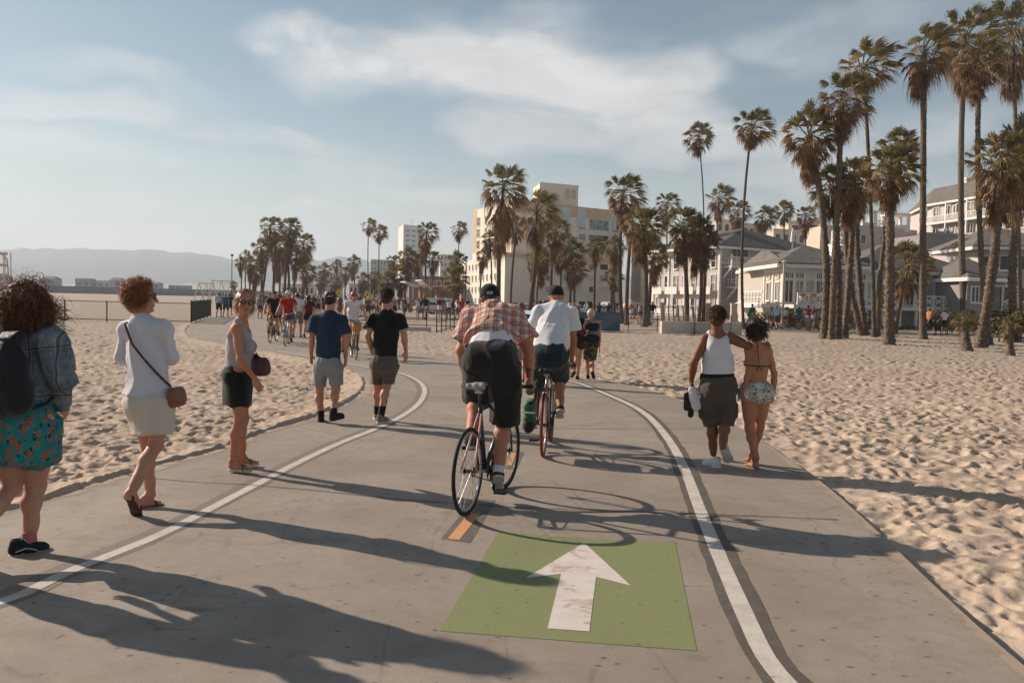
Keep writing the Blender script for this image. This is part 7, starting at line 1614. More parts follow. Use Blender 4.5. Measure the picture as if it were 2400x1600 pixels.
# ------------------------------------------------ 5 black tee man
p = newperson((897, 989), dict(head=(907, 698, 0), neck=(905, 727, -.01), shL=(873, 747, .03), shR=(938, 748, -.03), elL=(862, 786, -.04), elR=(947, 785, -.04), wrL=(872, 824, .14), wrR=(951, 822, .12), hipL=(886, 852, .02), hipR=(918, 852, -.02),
    knL=(886, 905, .12), anL=(884, 962, .20), toeL=(882, 978, .44), knR=(906, 905, .02), anR=(894, 968, -.12), toeR=(909, 987, .04)), 'man in a black tee, taupe shorts and tall black socks walking away', 1.77, .99, 'm')
body(p, SK1, (((.3, .6, -.7), None, .5), ((.05, .1, -1), (-.6, .4, 0), .35)))
tee(p, MBLKT, hem=-.02, sl=(.62, .62), sr=(.062, .090), r=(.155, .165), wr=folds(.011, 6, 4, 41)); shorts(p, MTAUPE, (.84, .84), .092, .084, waist=.10)
for L in 'LR': sock(p, L, MBLKT, .19); make_shoe(p.root, p.J['an'+L], p.J['toe'+L], 1., MSHT, MSOLEW)
cap_hair(p, HDRK if False else hair_mat('chestnut_hair', (.030, .012, .007), (.13, .050, .024)), .010, 2200, .028, 4, seed=5, low=.0, lift=.8)
# ------------------------------------------------ 6 cyclist in plaid
D0 = BK1.y
p = newperson((1095, 1207), dict(head=(1149, 699, 1.02), neck=(1152, 722, .92), shL=(1108, 740, .90), shR=(1204, 742, .80), elL=(1081, 820, .86), elR=(1240, 818, .72), wrL=(1094, 890, .92), wrR=(1240, 892, .78), hipL=(1124, 848, .50), hipR=(1182, 848, .42),
    knL=(1120, 935, .80), anL=(1104, 1018, .46), toeL=(1100, 1046, .62), knR=(1182, 985, .52), anR=(1169, 1096, .36), toeR=(1164, 1150, .50)), 'heavy-set cyclist in an orange plaid shirt and black cap riding away', 1.80, 1.14, 'm', face=(.15, 1, -.25), belly=.03)
body(p, SK4, (((.1, .9, -.4), (.2, -.2, -1), .9), ((.1, .9, -.4), (-.2, -.2, -1), .9)), grip=True, thigh=1.08)
p.root.location.z = 0
def ex(S):
    S.rc(p.pel+p.up*.26+p.rt*.10, p.pel+p.up*.03+p.rt*.215+A3((0, .05, 0)), .065, .045, .04); S.rc(p.pel+p.up*.02+p.rt*.215, p.pel-p.up*.07+p.rt*.20+A3((0, .06, -.02)), .045, .03, .03)
S = Sdf(); q = p.s*p.w; Mx = np.array([p.rt, p.fw, p.up]); L_ = np.linalg.norm(p.cs-p.pel)
tee(p, MPLAID, hem=-.235, sl=(.74, .74), sr=(.068, .100), r=(.185, .205), off=.028, wr=folds(.016, 7, 5, 51, .35), name='plaid_shirt', extra=ex, flat=.86, neck=.06)
S = Sdf(); S.cc(p.pel+p.up*.30, p.pel+p.up*.05, .178, .180, .03, (p.fw, .90)); S.el(p.pel+p.up*.15, (.188, .165, .15), Mx, .03); sm('undershirt', S.mesh(.006, folds(.007, 9, 6, 5)), MWHT, p.root)
shorts(p, MCHAR, (.93, 1.02), .118, .104, waist=.135, off=.034, wr=folds(.010, 6, 3, 61, .3), name='shorts')
for L, up in (('L', (0, .1, 1)), ('R', (0, .62, .78))): make_shoe(p.root, p.J['an'+L], p.J['toe'+L], 1.03, MSHB, MSOLEW, up=up, stripe=M('gold_stripe', (.42, .25, .09), .6))
for L in 'R': sock(p, L, MWHT, .015)
def ballcap(p, mat, brimdir=1, logo=None, opening=False):
    h = p.J['head']; S = Sdf(); S.el(h+p.hu*.030-p.face*.008, (.091, .110, .100), p.HX, .02); S.cc(h+p.hu*.004-p.face*.0, h-p.hu*.2, .2, .2, .006, None, '-'); o = sm('cap', S.mesh(.005, lambda P: .0015*vnoise(P*40, 2)), mat, p.root)
    b = p.face*brimdir; V = Sdf(); V.rc(h+b*.09+p.hu*.014-p.hr*.035, h+b*.155+p.hu*.004-p.hr*.02, .035, .03, .02, (p.hu, .16)); V.rc(h+b*.09+p.hu*.014+p.hr*.035, h+b*.155+p.hu*.004+p.hr*.02, .035, .03, .02, (p.hu, .16)); sm('brim', V.mesh(.004), mat, o)
    m = MB(); m.ell(h+p.hu*.130-p.face*.008, .008, .008, .005, 8, 5); m.build('button', mat, o); return o
cp = ballcap(p, MBLKT, 1); h = p.J['head']; m = MB(); c = h-p.face*.118+p.hu*.020+p.hr*.014
for (x0, x1, z0, z1) in ((-.026, -.022, -.008, .010), (.022, .026, -.008, .010), (-.026, .026, .008, .011), (-.026, .026, -.011, -.008), (-.016, -.006, -.006, .006), (.002, .010, -.006, .006), (.013, .019, -.006, .003)): m.add([c+p.hr*x-p.face*(.0)+p.hu*z for x, z in ((x0, z0), (x1, z0), (x1, z1), (x0, z1))]+[c+p.hr*x+p.face*.012+p.hu*z for x, z in ((x0, z0), (x1, z0), (x1, z1), (x0, z1))], [(0, 1, 2, 3), (7, 6, 5, 4), (0, 4, 5, 1), (1, 5, 6, 2), (2, 6, 7, 3), (3, 7, 4, 0)])
m.build('emblem', MLACE, cp); cap_hair(p, HDRK, -.002, 200, .006, 3, seed=8, low=-.3)
for L in 'LR':
    a = p.J['wr'+L]; d = unit(a-p.J['el'+L]); G = Sdf(); G.cc(a-d*.012, a+d*.022, .035, .036, .01); G.rc(a+A3((.0, .025, -.012)), a+A3((0, .08, -.025)), .040, .038, .02, ((0, 0, 1), .6)); sm('glove', G.mesh(.005), M('grey_glove', (.24, .22, .21), .8, .3, 30), p.root)
tt = p.J['elR']*.30+p.J['wrR']*.70; td = unit(p.J['wrR']-p.J['elR']); m = MB()
mts = Sdf(); mts.rc(tt-td*.035-A3((0, .010, 0)), tt+td*.03-A3((0, .010, 0)), .0335, .0285, .002)
sm('tattoo', mts.mesh(.004), (lambda: (lambda m, t, b: (t.put(b.inputs['Base Color'], t.mix(t.ramp(t.noise(t.new('ShaderNodeTexCoord').outputs['Object'], 60, 2), .46, .52), (.40, .18, .11), (.05, .045, .05))), m)[1])(*newmat('tattooed_skin')))(), p.root)
kk = empty('belt_lanyard', p.root.location, label='black clip with a pink cord on the belt of the plaid cyclist', cat='lanyard'); c = p.pel+p.up*.10-p.rt*.19-p.fw*.12; m = MB(); m.tube([c, c-p.rt*.03+p.up*.012, c-p.rt*.055-p.up*.01], .006, 6); m.build('cord', MSOCKP, kk); m = MB(); m.obox(c+p.rt*.0, c+p.rt*.035-p.up*.02, .03, .03); m.build('clip', MBLK, kk)
# ------------------------------------------------ 7 cyclist in white tee
p = newperson((1273, 1070), dict(head=(1303, 694, .74), neck=(1302, 716, .66), shL=(1264, 731, .62), shR=(1338, 733, .56), elL=(1247, 790, .68), elR=(1343, 795, .62), wrL=(1242, 848, .90), wrR=(1339, 846, .84), hipL=(1272, 833, .36), hipR=(1306, 833, .32),
    knL=(1262, 900, .72), anL=(1249, 982, .42), toeL=(1247, 1006, .60), knR=(1312, 886, .70), anR=(1313, 952, .42), toeR=(1310, 982, .58)), 'cyclist in a white tee and dark shorts ahead of the plaid rider', 1.80, 1.04, 'm', face=(.05, 1, -.1), belly=.01)
body(p, SK2, (((.0, .8, -.5), (.2, -.2, -1), .9), ((.0, .8, -.5), (-.2, -.2, -1), .9)), grip=True)
tee(p, MWHT, hem=-.02, sl=(.55, .60), sr=(.064, .100), r=(.168, .192), wr=folds(.013, 5, 2.6, 71, .25), off=.024, flat=.80)
shorts(p, MTEALSH, (.95, .95), .105, .100, waist=.12, off=.024, wr=folds(.010, 7, 5, 72, .3))
for L, up in (('L', (0, .35, 1)), ('R', (0, .5, .85))): make_shoe(p.root, p.J['an'+L], p.J['toe'+L], 1., MSHB, MSOLEW, up=up, stripe=MLACE, h=.007)
cp = ballcap(p, MBLKT, 1); h = p.J['head']; S = Sdf(); S.el(h-p.face*.100+p.hu*.034, (.036, .016, .017), p.HX, .004); sm('cap_opening', S.mesh(.004), SK2, cp)
# ------------------------------------------------ 8 man in tank top
p = newperson((1683, 1091), dict(head=(1680, 746, 0), neck=(1681, 780, -.01), shL=(1653, 794, .02), shR=(1711, 791, -.01), elL=(1626, 850, -.02), elR=(1755, 812, -.03), wrL=(1620, 893, .05), wrR=(1800, 808, .05), hipL=(1666, 905, .02), hipR=(1699, 905, -.01),
    knL=(1669, 990, .04), anL=(1672, 1062, -.02), toeL=(1648, 1088, .12), knR=(1699, 988, .0), anR=(1694, 1046, -.30), toeR=(1710, 1086, -.12)), 'man in a white tank top and brown cargo shorts, arm round a woman', 1.72, 1.0, 'm')
body(p, SK3, (((0, .1, -1), None, .8), ((.45, .1, -.75), (-.3, .3, -.8), .35)), h=.006)
q = p.s; Mx = np.array([p.rt, p.fw, p.up]); S = Sdf(); S.el(p.cs-p.up*.16, (.160, .120, .215), Mx, .03); S.el(p.pel+p.up*.22, (.150, .118, .18), Mx, .03); S.cc(p.cs-p.up*.25, p.pel+p.up*.035, .150, .158, .05, (p.fw, .76))
for g in (-1, 1): S.rc(p.cs+p.rt*g*.078+p.up*.048, p.cs+p.rt*g*.060-p.up*.07-p.fw*.072, .027, .036, .06); S.rc(p.cs+p.rt*g*.078+p.up*.048, p.cs+p.rt*g*.07-p.up*.06+p.fw*.10, .027, .04, .03)
S.el(p.J['neck']+p.up*.01, (.060, .07, .035), Mx, .006, '-')
for g in (-1, 1): S.el(p.cs+p.rt*g*.185-p.up*.035, (.082, .14, .145), Mx, .012, '-')
sm('tank_top', S.mesh(.0055, folds(.004, 8, 4, 81)), MTANK, p.root)
def ex(S):
    for g in (-1, 1): S.rc(p.J['hip'+'LR'[g > 0]]*.45+p.J['kn'+'LR'[g > 0]]*.55+p.hrt*g*.075, p.J['hip'+'LR'[g > 0]]*.2+p.J['kn'+'LR'[g > 0]]*.8+p.hrt*g*.08, .05, .048, .02)
shorts(p, MCARGO, (1.06, 1.06), .104, .086, waist=.07, off=.024, wr=folds(.013, 8, 4, 82, .35), name='cargo_shorts', extra=ex)
S = Sdf(); S.cc(p.pel+p.up*.10, p.pel+p.up*.055, .158, .166, .01, (p.fw, .78)); sm('undershirt', S.mesh(.006, folds(.004, 9, 9, 83)), MWHT, p.root); S = Sdf(); S.cc(p.pel+p.up*.135-p.rt*.0, p.pel+p.up*.095, .166, .167, .01, (p.fw, .78)); S.rc(p.pel+p.up*.115-p.rt*.16-p.fw*.02, p.pel+p.up*.08-p.rt*.165, .022, .018, .01); sm('waist_pack', S.mesh(.006), MBLKT, p.root)
make_shoe(p.root, p.J['anL'], p.J['toeL'], 1.02, MSHW, MSHW, solet=.034); make_shoe(p.root, p.J['anR'], p.J['toeR'], 1.02, MSHW, MSOLEW, up=(0, .80, .60), solet=.034)
cap_hair(p, hair_mat('copper_brown_hair', (.028, .011, .006), (.20, .075, .032)), .014, 2600, .030, 5, seed=12, low=.05, lift=.75, curl=.002)
m = MB(); bd = Sdf(); bd.el(h*0+p.J['head']-p.hu*.07+p.face*.035, (.062, .062, .048), p.HX, .01); sm('beard', bd.mesh(.005, lambda P: .003*vnoise(P*90, 3)), HDRK, p.root)
st_ = empty('held_sandals', p.root.location, label='black flip-flops and white cloth held by the man in the tank top', cat='sandals'); c = p.J['wrL']+A3((0, 0, -.12)); S = Sdf(); S.rc(c+A3((.035, -.02, .02)), c+A3((.055, -.02, -.13)), .038, .050, .03, ((0, 1, 0), .5)); S.rc(c+A3((.0, -.02, .04)), c+A3((.02, -.03, -.07)), .03, .03, .03); sm('cloth', S.mesh(.005, folds(.014, 16, 10, 6, .5)), MWHT, st_)
for dx_, dz_ in ((-.035, -.10), (.01, -.17)):
    S = Sdf(); S.rc(c+A3((dx_, .01, dz_+.07)), c+A3((dx_-.0, .02, dz_-.06)), .036, .032, .02, ((0, 1, 0), .30)); sm('flip_flop', S.mesh(.004), MSOLEB, st_)
# ------------------------------------------------ 9 woman in bikini top
p = newperson((1770, 1094), dict(head=(1771, 776, 0), neck=(1774, 808, -.01), shL=(1755, 821, .02), shR=(1799, 822, -.01), elL=(1755, 868, -.04), elR=(1815, 876, -.01), wrL=(1744, 914, -.06), wrR=(1813, 921, .06), hipL=(1757, 918, .02), hipR=(1788, 918, -.01),
    knL=(1757, 1003, .0), anL=(1771, 1072, -.12), toeL=(1752, 1089, .06), knR=(1780, 1000, .08), anR=(1763, 1062, .16), toeR=(1747, 1078, .30)), 'barefoot woman in a black bikini top and leaf-print shorts', 1.62, .93, 'f')
body(p, SK2, (((-.1, .1, -1), None, .5), ((.0, .2, -1), None, .6)), feet={'L': True, 'R': True}, h=.006, thigh=1.12)
shorts(p, MLEAFP, (.22, .22), .110, .118, waist=.085, off=.020, wr=folds(.006, 9, 6, 91)); h = p.J['head']
m = MB(); Mx = np.array([p.rt, p.fw, p.up])
pts = [p.cs-p.up*.15+p.rt*(.138*math.cos(a))+p.fw*(.120*math.sin(a)) for a in np.linspace(0, 2*math.pi, 25)]; m.tube(pts, .0055, 5, False); m.tube([p.J['neck']-p.fw*.055+p.up*.01, p.J['neck']-p.fw*.095-p.up*.06, p.cs-p.fw*.108-p.up*.12], .004, 5); m.tube([p.cs-p.up*.15-p.fw*.122, p.cs-p.up*.205-p.fw*.118+p.rt*.035], .0035, 5); m.tube([p.cs-p.up*.15-p.fw*.122, p.cs-p.up*.205-p.fw*.118-p.rt*.022], .0035, 5)
top = m.build('bikini_top', MBLKT, p.root); S = Sdf()
for g in (-1, 1): S.el(p.cs-p.up*.135+p.fw*.095+p.rt*g*.07, (.062, .055, .058), Mx, .01)
sm('cups', S.mesh(.006), MBLKT, top)
par = []; S = Sdf(); S.el(h+p.hu*.030-p.face*.014, (.090, .106, .098), p.HX, .02); S.rc(h-p.face*.06-p.hu*.02, h-p.face*.06-p.hu*.055, .055, .045, .03); S.el(h+p.face*.115-p.hu*.06, (.10, .075, .09), p.HX, .02, '-'); par.append(S.mesh(.006, lambda P: .006*vnoise(P*50, 2)+.004*vnoise(P*100, 3)))
par.append(strands(h+p.hu*.028-p.face*.014, p.HX, (.088, .102, .096), 420, 12, .0085, 31, .6, .004, .8, .0042, lambda P: (P[:, 1] < .4) | (P[:, 2] > .6), (.08, 0, 0), .15, .6, None, .5, 1.0)); par.append(strands(h-p.hu*.03+p.hr*.05, p.HX, (.04, .04, .04), 26, 10, .009, 33, .25, .006, .8, .0036, lambda P: P[:, 0] > 0, (.2, 0, 0), .6, .6, A3((.8, 0, -.2)), .4, 1.0)); sm('hair', joinm(par), HDRK, p.root)
# ================================================================ RIDERS AND WALKERS FARTHER OFF, CROWD, CARS
MRED = cloth('red_cotton', (.42, .022, .018), .15); MYELS = cloth('mustard_shorts', (.50, .24, .030), .12); MMAR = cloth('maroon_cotton', (.13, .014, .018), .2); MBLUE = cloth('cobalt_cotton', (.030, .14, .36), .15); MTEALC = cloth('teal_cotton', (.020, .14, .16), .15)
MLBLUE = cloth('pale_blue_cotton', (.42, .52, .62), .1); MOLIV = cloth('olive_cotton', (.12, .11, .06), .15); MPNK = cloth('dusty_pink_cotton', (.50, .28, .26), .1); MORAN = cloth('coral_cotton', (.55, .15, .06), .1); MGRNC = cloth('green_cotton', (.05, .24, .10), .1); MDENS = cloth('blue_denim_shorts', (.05, .075, .11), .2); MGRYC = cloth('grey_cotton', (.22, .215, .21), .15)
MCHECK = cloth('grey_check_shorts', (.20, .20, .205), .4)
def canon(pose, h=1.72, wd=.19, seed=0):
    """joints of a figure facing +Y standing at the origin; pose gives stride and arm swing"""
    rg = random.Random(seed); s = h/1.72; a = pose.get('stride', .0); sw = pose.get('swing', a*.6); sp = pose.get('spread', .0)
    J = dict(head=(0, .01, 1.60), neck=(0, 0, 1.47), shL=(-wd, 0, 1.41), shR=(wd, 0, 1.41), elL=(-wd-.05-sp, -.03+sw*.5, 1.13), elR=(wd+.05+sp, -.03-sw*.5, 1.13), wrL=(-wd-.05-sp, .03+sw, .89), wrR=(wd+.05+sp, .03-sw, .89),
             hipL=(-.092, 0, .92), hipR=(.092, 0, .92), knL=(-.10, .04-a*.32, .50), knR=(.10, .05+a*.45, .50), anL=(-.09, -a*.95, .085+a*.18), anR=(.10, a*.62, .08), toeL=(-.09, -a*.95+.15-.05*a, .02), toeR=(.11, a*.62+.19, .03+a*.05))
    for k, v in pose.get('set', {}).items(): J[k] = v
    return {k: Vector(v)*s for k, v in J.items()}
def pfig(root, J, st, sex, skin, top, bot, hair, h=.02, longhair=False, dress=False, face=(0, 1, 0), shoe_=MSHB, sleeveless=False, low=False, w=.97, hat=None):
    p = Person(J, st, w, sex, face); p.root = root
    S = Sdf(); p.torso(S); p.legs(S); p.arms(S); p.headneck(S)
    for L in 'LR':
        wv = p.J['wr'+L]; d = unit(wv-p.J['el'+L]); S.rc(wv, wv+d*.085, .026, .040, .01, (p.rt, .5)); S.rc(wv+d*.08, wv+d*.165, .034, .022, .01, (p.rt, .5))
    bd = sm('body', S.mesh(h), skin, root)
    tee(p, top, hem=-.02 if not dress else .02, sl=(.55, .55), h=h, wr=folds(.008, 8, 4, 5), sleeves=not sleeveless)
    if dress: S = Sdf(); S.cc(p.pel+p.up*.15, p.pel-p.up*.30, .14, .20, .04, (p.hfw, .8)); S.el(p.pel-p.up*.02, (.18, .14, .14), None, .03); sm('skirt', S.mesh(h, folds(.01, 8, 2, 6)), bot, root)
    else: shorts(p, bot, (.85, .85) if not low else (.45, .45), .10, .10, h=h, waist=.10)
    S = Sdf(); q = p.J['head']; S.el(q+p.hu*.03-p.face*.012, (.088, .106, .10), p.HX, .02); S.el(q+p.face*.115-p.hu*.05, (.10, .07, .10), p.HX, .02, '-'); S.cc(q-p.hu*(.065 if not longhair else .4)+A3((0, 0, 0)), q-p.hu*.6, .3, .3, .02, None, '-')
    if longhair: S.rc(q-p.face*.05, q-p.face*.085-p.hu*.20, .075, .080, .04); S.rc(q-p.face*.085-p.hu*.20, q-p.face*.10-p.hu*.30, .075, .04, .03)
    sm('hair', S.mesh(h*.7, lambda P: .006*vnoise(P*40, 2)), hair, root)
    if hat is not None: S = Sdf(); S.el(q+p.hu*.045, (.098, .115, .095), p.HX, .02); S.cc(q+p.hu*.02, q-p.hu*.3, .3, .3, .004, None, '-'); sm('hat', S.mesh(h*.6), hat, root)
    for L in 'LR': 
        a, t_ = p.J['an'+L], p.J['toe'+L]; S = Sdf(); f = unit(t_-a); S.rc(a-f*.02+A3((0, 0, -.03)), t_-f*.04+A3((0, 0, .015)), .042, .036, .02); sm('shoe', S.mesh(min(h, .014)), shoe_, root)
    return p
def pxperson(foot, tab, label, **k):
    o, J = joints(foot, tab); root = empty('person', o, label=label, cat='person'); return pfig(root, J, k.pop('st', 1.72), k.pop('sex', 'm'), k.pop('skin', SK1), k.pop('top'), k.pop('bot'), k.pop('hair', HDRK), **k)
# the pair beyond the white-shirted cyclist
p = pxperson((1352, 890), dict(head=(1351, 733, 0), neck=(1352, 746, 0), shL=(1342, 752, 0), shR=(1364, 752, 0), elL=(1339, 775, 0), elR=(1379, 761, -.02), wrL=(1340, 797, .1), wrR=(1394, 757, .0), hipL=(1349, 797, 0), hipR=(1360, 797, 0), knL=(1351, 838, -.03), knR=(1357, 840, .1), anL=(1345, 871, -.35), anR=(1353, 881, .1), toeL=(1339, 886, -.22), toeR=(1354, 889, .3)),
             'woman with a bun in a black top and maroon waist bag, arm round her friend', top=MBLKT, bot=MCHAR, hair=HBRN, sex='f', st=1.56, h=.011, sleeveless=True, low=True)
wb_ = empty('waist_bag', p.root.location, label='maroon bag on the hip of the woman with the bun', cat='bag'); S = Sdf(); c = p.pel+p.up*.20-p.fw*.15+p.rt*.02; S.rc(c-p.rt*.06+p.up*.05, c+p.rt*.09-p.up*.04, .05, .065, .02, (p.fw, .6)); sm('pouch', S.mesh(.01), MMAR, wb_)
m = strap_mesh([p.cs-p.rt*.12+p.up*.06, p.cs-p.rt*.05-p.fw*.13, c+p.up*.03-p.fw*.02], .02, .01); m.build('strap', MMAR, wb_)
h_ = p.J['head']; S = Sdf(); S.el(h_+p.hu*.12-p.face*.03, (.045, .045, .04), p.HX, .01); sm('bun', S.mesh(.009, lambda P: .004*vnoise(P*60, 2)), HBRN, p.root)
p = pxperson((1381, 889), dict(head=(1385, 737, 0), neck=(1385, 750, 0), shL=(1375, 755, 0), shR=(1400, 757, 0), elL=(1373, 785, .05), elR=(1405, 785, 0), wrL=(1374, 805, .2), wrR=(1405, 810, .08), hipL=(1378, 808, 0), hipR=(1391, 808, 0), knL=(1376, 847, .08), knR=(1387, 850, -.02), anL=(1378, 879, .1), anR=(1389, 872, -.35), toeL=(1377, 888, .3), toeR=(1392, 889, -.2)),
             'grey-blond walker with a black backpack and camouflage shorts', top=MGRYC, bot=MCAMO, hair=HGRY, st=1.60, h=.011)
bk = empty('backpack', p.root.location, label='black backpack on the walker in camouflage shorts', cat='backpack'); S = Sdf(); c = p.cs-p.up*.20-p.fw*.20; S.rc(c+p.up*.12-p.rt*.05, c+p.up*.12+p.rt*.06, .09, .09, .03, (p.fw, .8)); S.rc(c-p.up*.14-p.rt*.06, c-p.up*.14+p.rt*.07, .10, .10, .03, (p.fw, .8)); sm('pack_body', S.mesh(.011, folds(.008, 7, 6, 3)), MPACK, bk)
m = strap_mesh([c+p.up*.15+p.fw*.03+p.rt*.10, p.cs+p.rt*.13+p.up*.075, p.cs+p.rt*.13+p.fw*.12], .045, .012); m.build('strap', MPACK, bk); m = strap_mesh([c+p.up*.15+p.fw*.03-p.rt*.10, p.cs-p.rt*.13+p.up*.075, p.cs-p.rt*.13+p.fw*.12], .045, .012); m.build('strap', MPACK, bk)
# boy in blue between the cyclists
def ground_at(x, d): return (x, HYZ(x)+CAMH*FPX/d)
def standing(x, d, label, hgt, rz, pose, seed=0, **k):
    f = ground_at(x, d); o = GP(*f); root = empty('person', o, rz=rz, label=label, cat='person', group=k.pop('group', None)); J = canon(pose, hgt, k.pop('wd', .19), seed); return pfig(root, J, hgt, k.pop('sex', 'm'), k.pop('skin', SK1), k.pop('top'), k.pop('bot'), k.pop('hair', HDRK), **k)
standing(1217, 17, 'boy in a cobalt blue tee half hidden between the two cyclists', 1.60, 0, dict(stride=.2), top=MBLUE, bot=MTAUPE, hair=HBRN, h=.012)
# woman on the bicycle behind the navy tee
def rider(contact, head, bk_kw, label, blabel, top, bot, hair, skin=SK1, sex='m', longhair=False, h=.014, sleeveless=False, hat=None, lean=.18, st=1.72, low=True, wb=1.05, shoe_=MSHB, glasses_=False, sad=.90, barz=.98):
    b = GP(*contact) if len(contact) == 2 else Vector(contact); bicycle(b, head, blabel, sad_z=sad, bar_z=barz, wb=wb, **bk_kw)
    root = empty('person', b, rz=-head, label=label, cat='person'); s = st/1.72; ca = R(bk_kw['crank'][0]); px_, pz = .42+.172*math.cos(ca), .275+.172*math.sin(ca); qx, qz = .42-.172*math.cos(ca), .275-.172*math.sin(ca); hx = .20; hz = sad+.075; bw = bk_kw.get('bar_w', .25)
    def knee(ax, az): 
        dx, dz = ax-hx, az-hz; D = math.hypot(dx, dz); a = .44*s; b_ = .43*s; D = min(D, a+b_-.005); t_ = (a*a-b_*b_+D*D)/(2*D); hh = math.sqrt(max(0, a*a-t_*t_)); ux, uz = dx/D, dz/D; return hx+ux*t_-uz*hh, hz+uz*t_+ux*hh
    aR = (px_-.05, pz+.10); aL = (qx-.05, qz+.10); kR = knee(*aR); kL = knee(*aL); sx = hx+lean+.04; sz = hz+.50*s
    J = dict(head=(0, sx+.07, sz+.20), neck=(0, sx+.01, sz+.06), shL=(-.185, sx, sz), shR=(.185, sx, sz), elL=(-.26, sx+.22, sz-.22), elR=(.26, sx+.22, sz-.22), wrL=(-bw, wb-.19, barz+.055), wrR=(bw, wb-.19, barz+.055),
             hipL=(-.09, hx, hz), hipR=(.09, hx, hz), knL=(-.11, kL[0], kL[1]), knR=(.11, kR[0], kR[1]), anL=(-.12, *aL), anR=(.12, *aR), toeL=(-.125, aL[0]+.17, aL[1]-.085), toeR=(.125, aR[0]+.17, aR[1]-.085))
    p = pfig(root, {k: Vector(v) for k, v in J.items()}, st, sex, skin, top, bot, hair, h=h, longhair=longhair, sleeveless=sleeveless, hat=hat, low=low, shoe_=shoe_)
    if glasses_: glasses(p, .026)
    return p
MBASK = M('wicker_basket', (.42, .20, .09), .8, .3, 30); MFR1 = M('maroon_bike_paint', (.16, .025, .035), .35, .1, spec=.5); MFR2 = M('pale_blue_bike_paint', (.30, .42, .46), .35, .1, spec=.5); MFR3 = M('yellow_bike_paint', (.52, .30, .05), .4, .1, spec=.5)
RS = R(163)   # riding towards the camera, slightly to its right
fc = GP(834, 843); hv = Vector((math.sin(RS), math.cos(RS), 0)); 
rider(tuple(fc-hv*1.05), RS, dict(frame=MFR1, crank=(20,), bar='flat', bar_w=.27, basket=MBASK), 'woman in a white vest and sunglasses cycling towards the camera', 'maroon bicycle with a wicker basket coming towards the camera', MLBLUE if False else MWHT, MLBLUE, HBLD, SK1, 'f', glasses_=True, sleeveless=True, lean=.10, h=.010, barz=1.0)
fc = GP(668, 811); RS2 = R(172); hv = Vector((math.sin(RS2), math.cos(RS2), 0))
rider(tuple(fc-hv*1.05), RS2, dict(frame=MFR2, crank=(70,), bar='cruise', bar_w=.30), 'cyclist in a red tee and white cap riding towards the camera', 'pale blue bicycle under the red-shirted rider', MRED, MDENS, HDRK, SK1, hat=MWHT, lean=.06, h=.013, barz=1.02)
rider(tuple(GP(655, 806)+Vector((-.55, 1.6, 0))), R(176), dict(crank=(10,), bar='flat'), 'rider half hidden behind the red-shirted cyclist', 'dark bicycle overlapping the pale blue one', MBLKT, MCHAR, HDRK, h=.016)
rider(tuple(GP(633, 788)), R(4), dict(frame=MFR3, tyre=MGUM, crank=(-60,), bar='cruise', bar_w=.32), 'rider in mustard shorts and a black top heading away', 'yellow bicycle of the rider in mustard shorts', MBLKT, MYELS, HDRK, SK1, 'f', sleeveless=True, h=.016, lean=.05)
rider(tuple(GP(614, 731)), R(-6), dict(crank=(40,), bar='flat'), 'dark-clothed rider farthest up the path', 'dark bicycle farthest up the path', MBLKT, MOLIV, HDRK, h=.022)
rider(tuple(GP(626, 738)), R(2), dict(crank=(-30,), bar='flat'), 'rider in black beside the farthest one up the path', 'second dark bicycle far up the path', MBLKT, MCHAR, HDRK, h=.022)
# promenade cyclist in green
rider(tuple(GP(1754, 768)+Vector((0, .4, 0))), R(62), dict(frame=M('green_bike_paint', (.05, .26, .07), .4), crank=(50,), bar='cruise'), 'rider in turquoise on the promenade beside the thin leaning trunk', 'bright green bicycle on the promenade', MTEALC, MGRNC, HDRK, h=.022)
# walkers
standing(696, 33, 'walker in a white tee and grey check shorts seen from behind', 1.76, .1, dict(stride=.35), top=MWHT, bot=MCHECK, hair=HDRK, h=.015)
standing(722, 33.5, 'long-haired woman in maroon walking beside the white tee', 1.66, 0, dict(stride=.3, spread=.05), top=MMAR, bot=MBLKT, hair=HDRK, sex='f', longhair=True, h=.015, low=True, wd=.17)
standing(795, 25, 'woman with long brown hair just right of the navy tee', 1.62, .2, dict(stride=.2), top=MWHT, bot=MBLKT, hair=HBRN, sex='f', longhair=True, h=.014, wd=.17)
standing(675, 37, 'man in black walking close behind the red-shirted cyclist', 1.74, 0, dict(stride=.25), top=MBLKT, bot=MCHAR, hair=HDRK, h=.018, hat=MBLKT)
standing(513, 60, 'walker in a pale blue shirt near the green gate', 1.72, .1, dict(stride=.3), top=MLBLUE, bot=MBLKT, hair=HDRK, h=.022)
standing(529, 60, 'walker in a teal shirt near the green gate', 1.68, 0, dict(stride=.3), top=MTEALC, bot=MDENS, hair=HBRN, h=.022)
standing(538, 66, 'walker in black right of the teal shirt', 1.66, 0, dict(stride=.2), top=MBLKT, bot=MBLKT, hair=HDRK, h=.022)
standing(2176, 56, 'shirtless-looking man in coral jogging beside the smooth slim palm', 1.78, -1.3, dict(stride=.5), top=MORAN, bot=MBLKT, hair=HBRN, h=.020)
standing(2212, 56, 'runner in a white tee with red sleeves and black leggings on the promenade', 1.72, .3, dict(stride=.45), top=MWHT, bot=MBLKT, hair=HDRK, skin=SK3, h=.020)
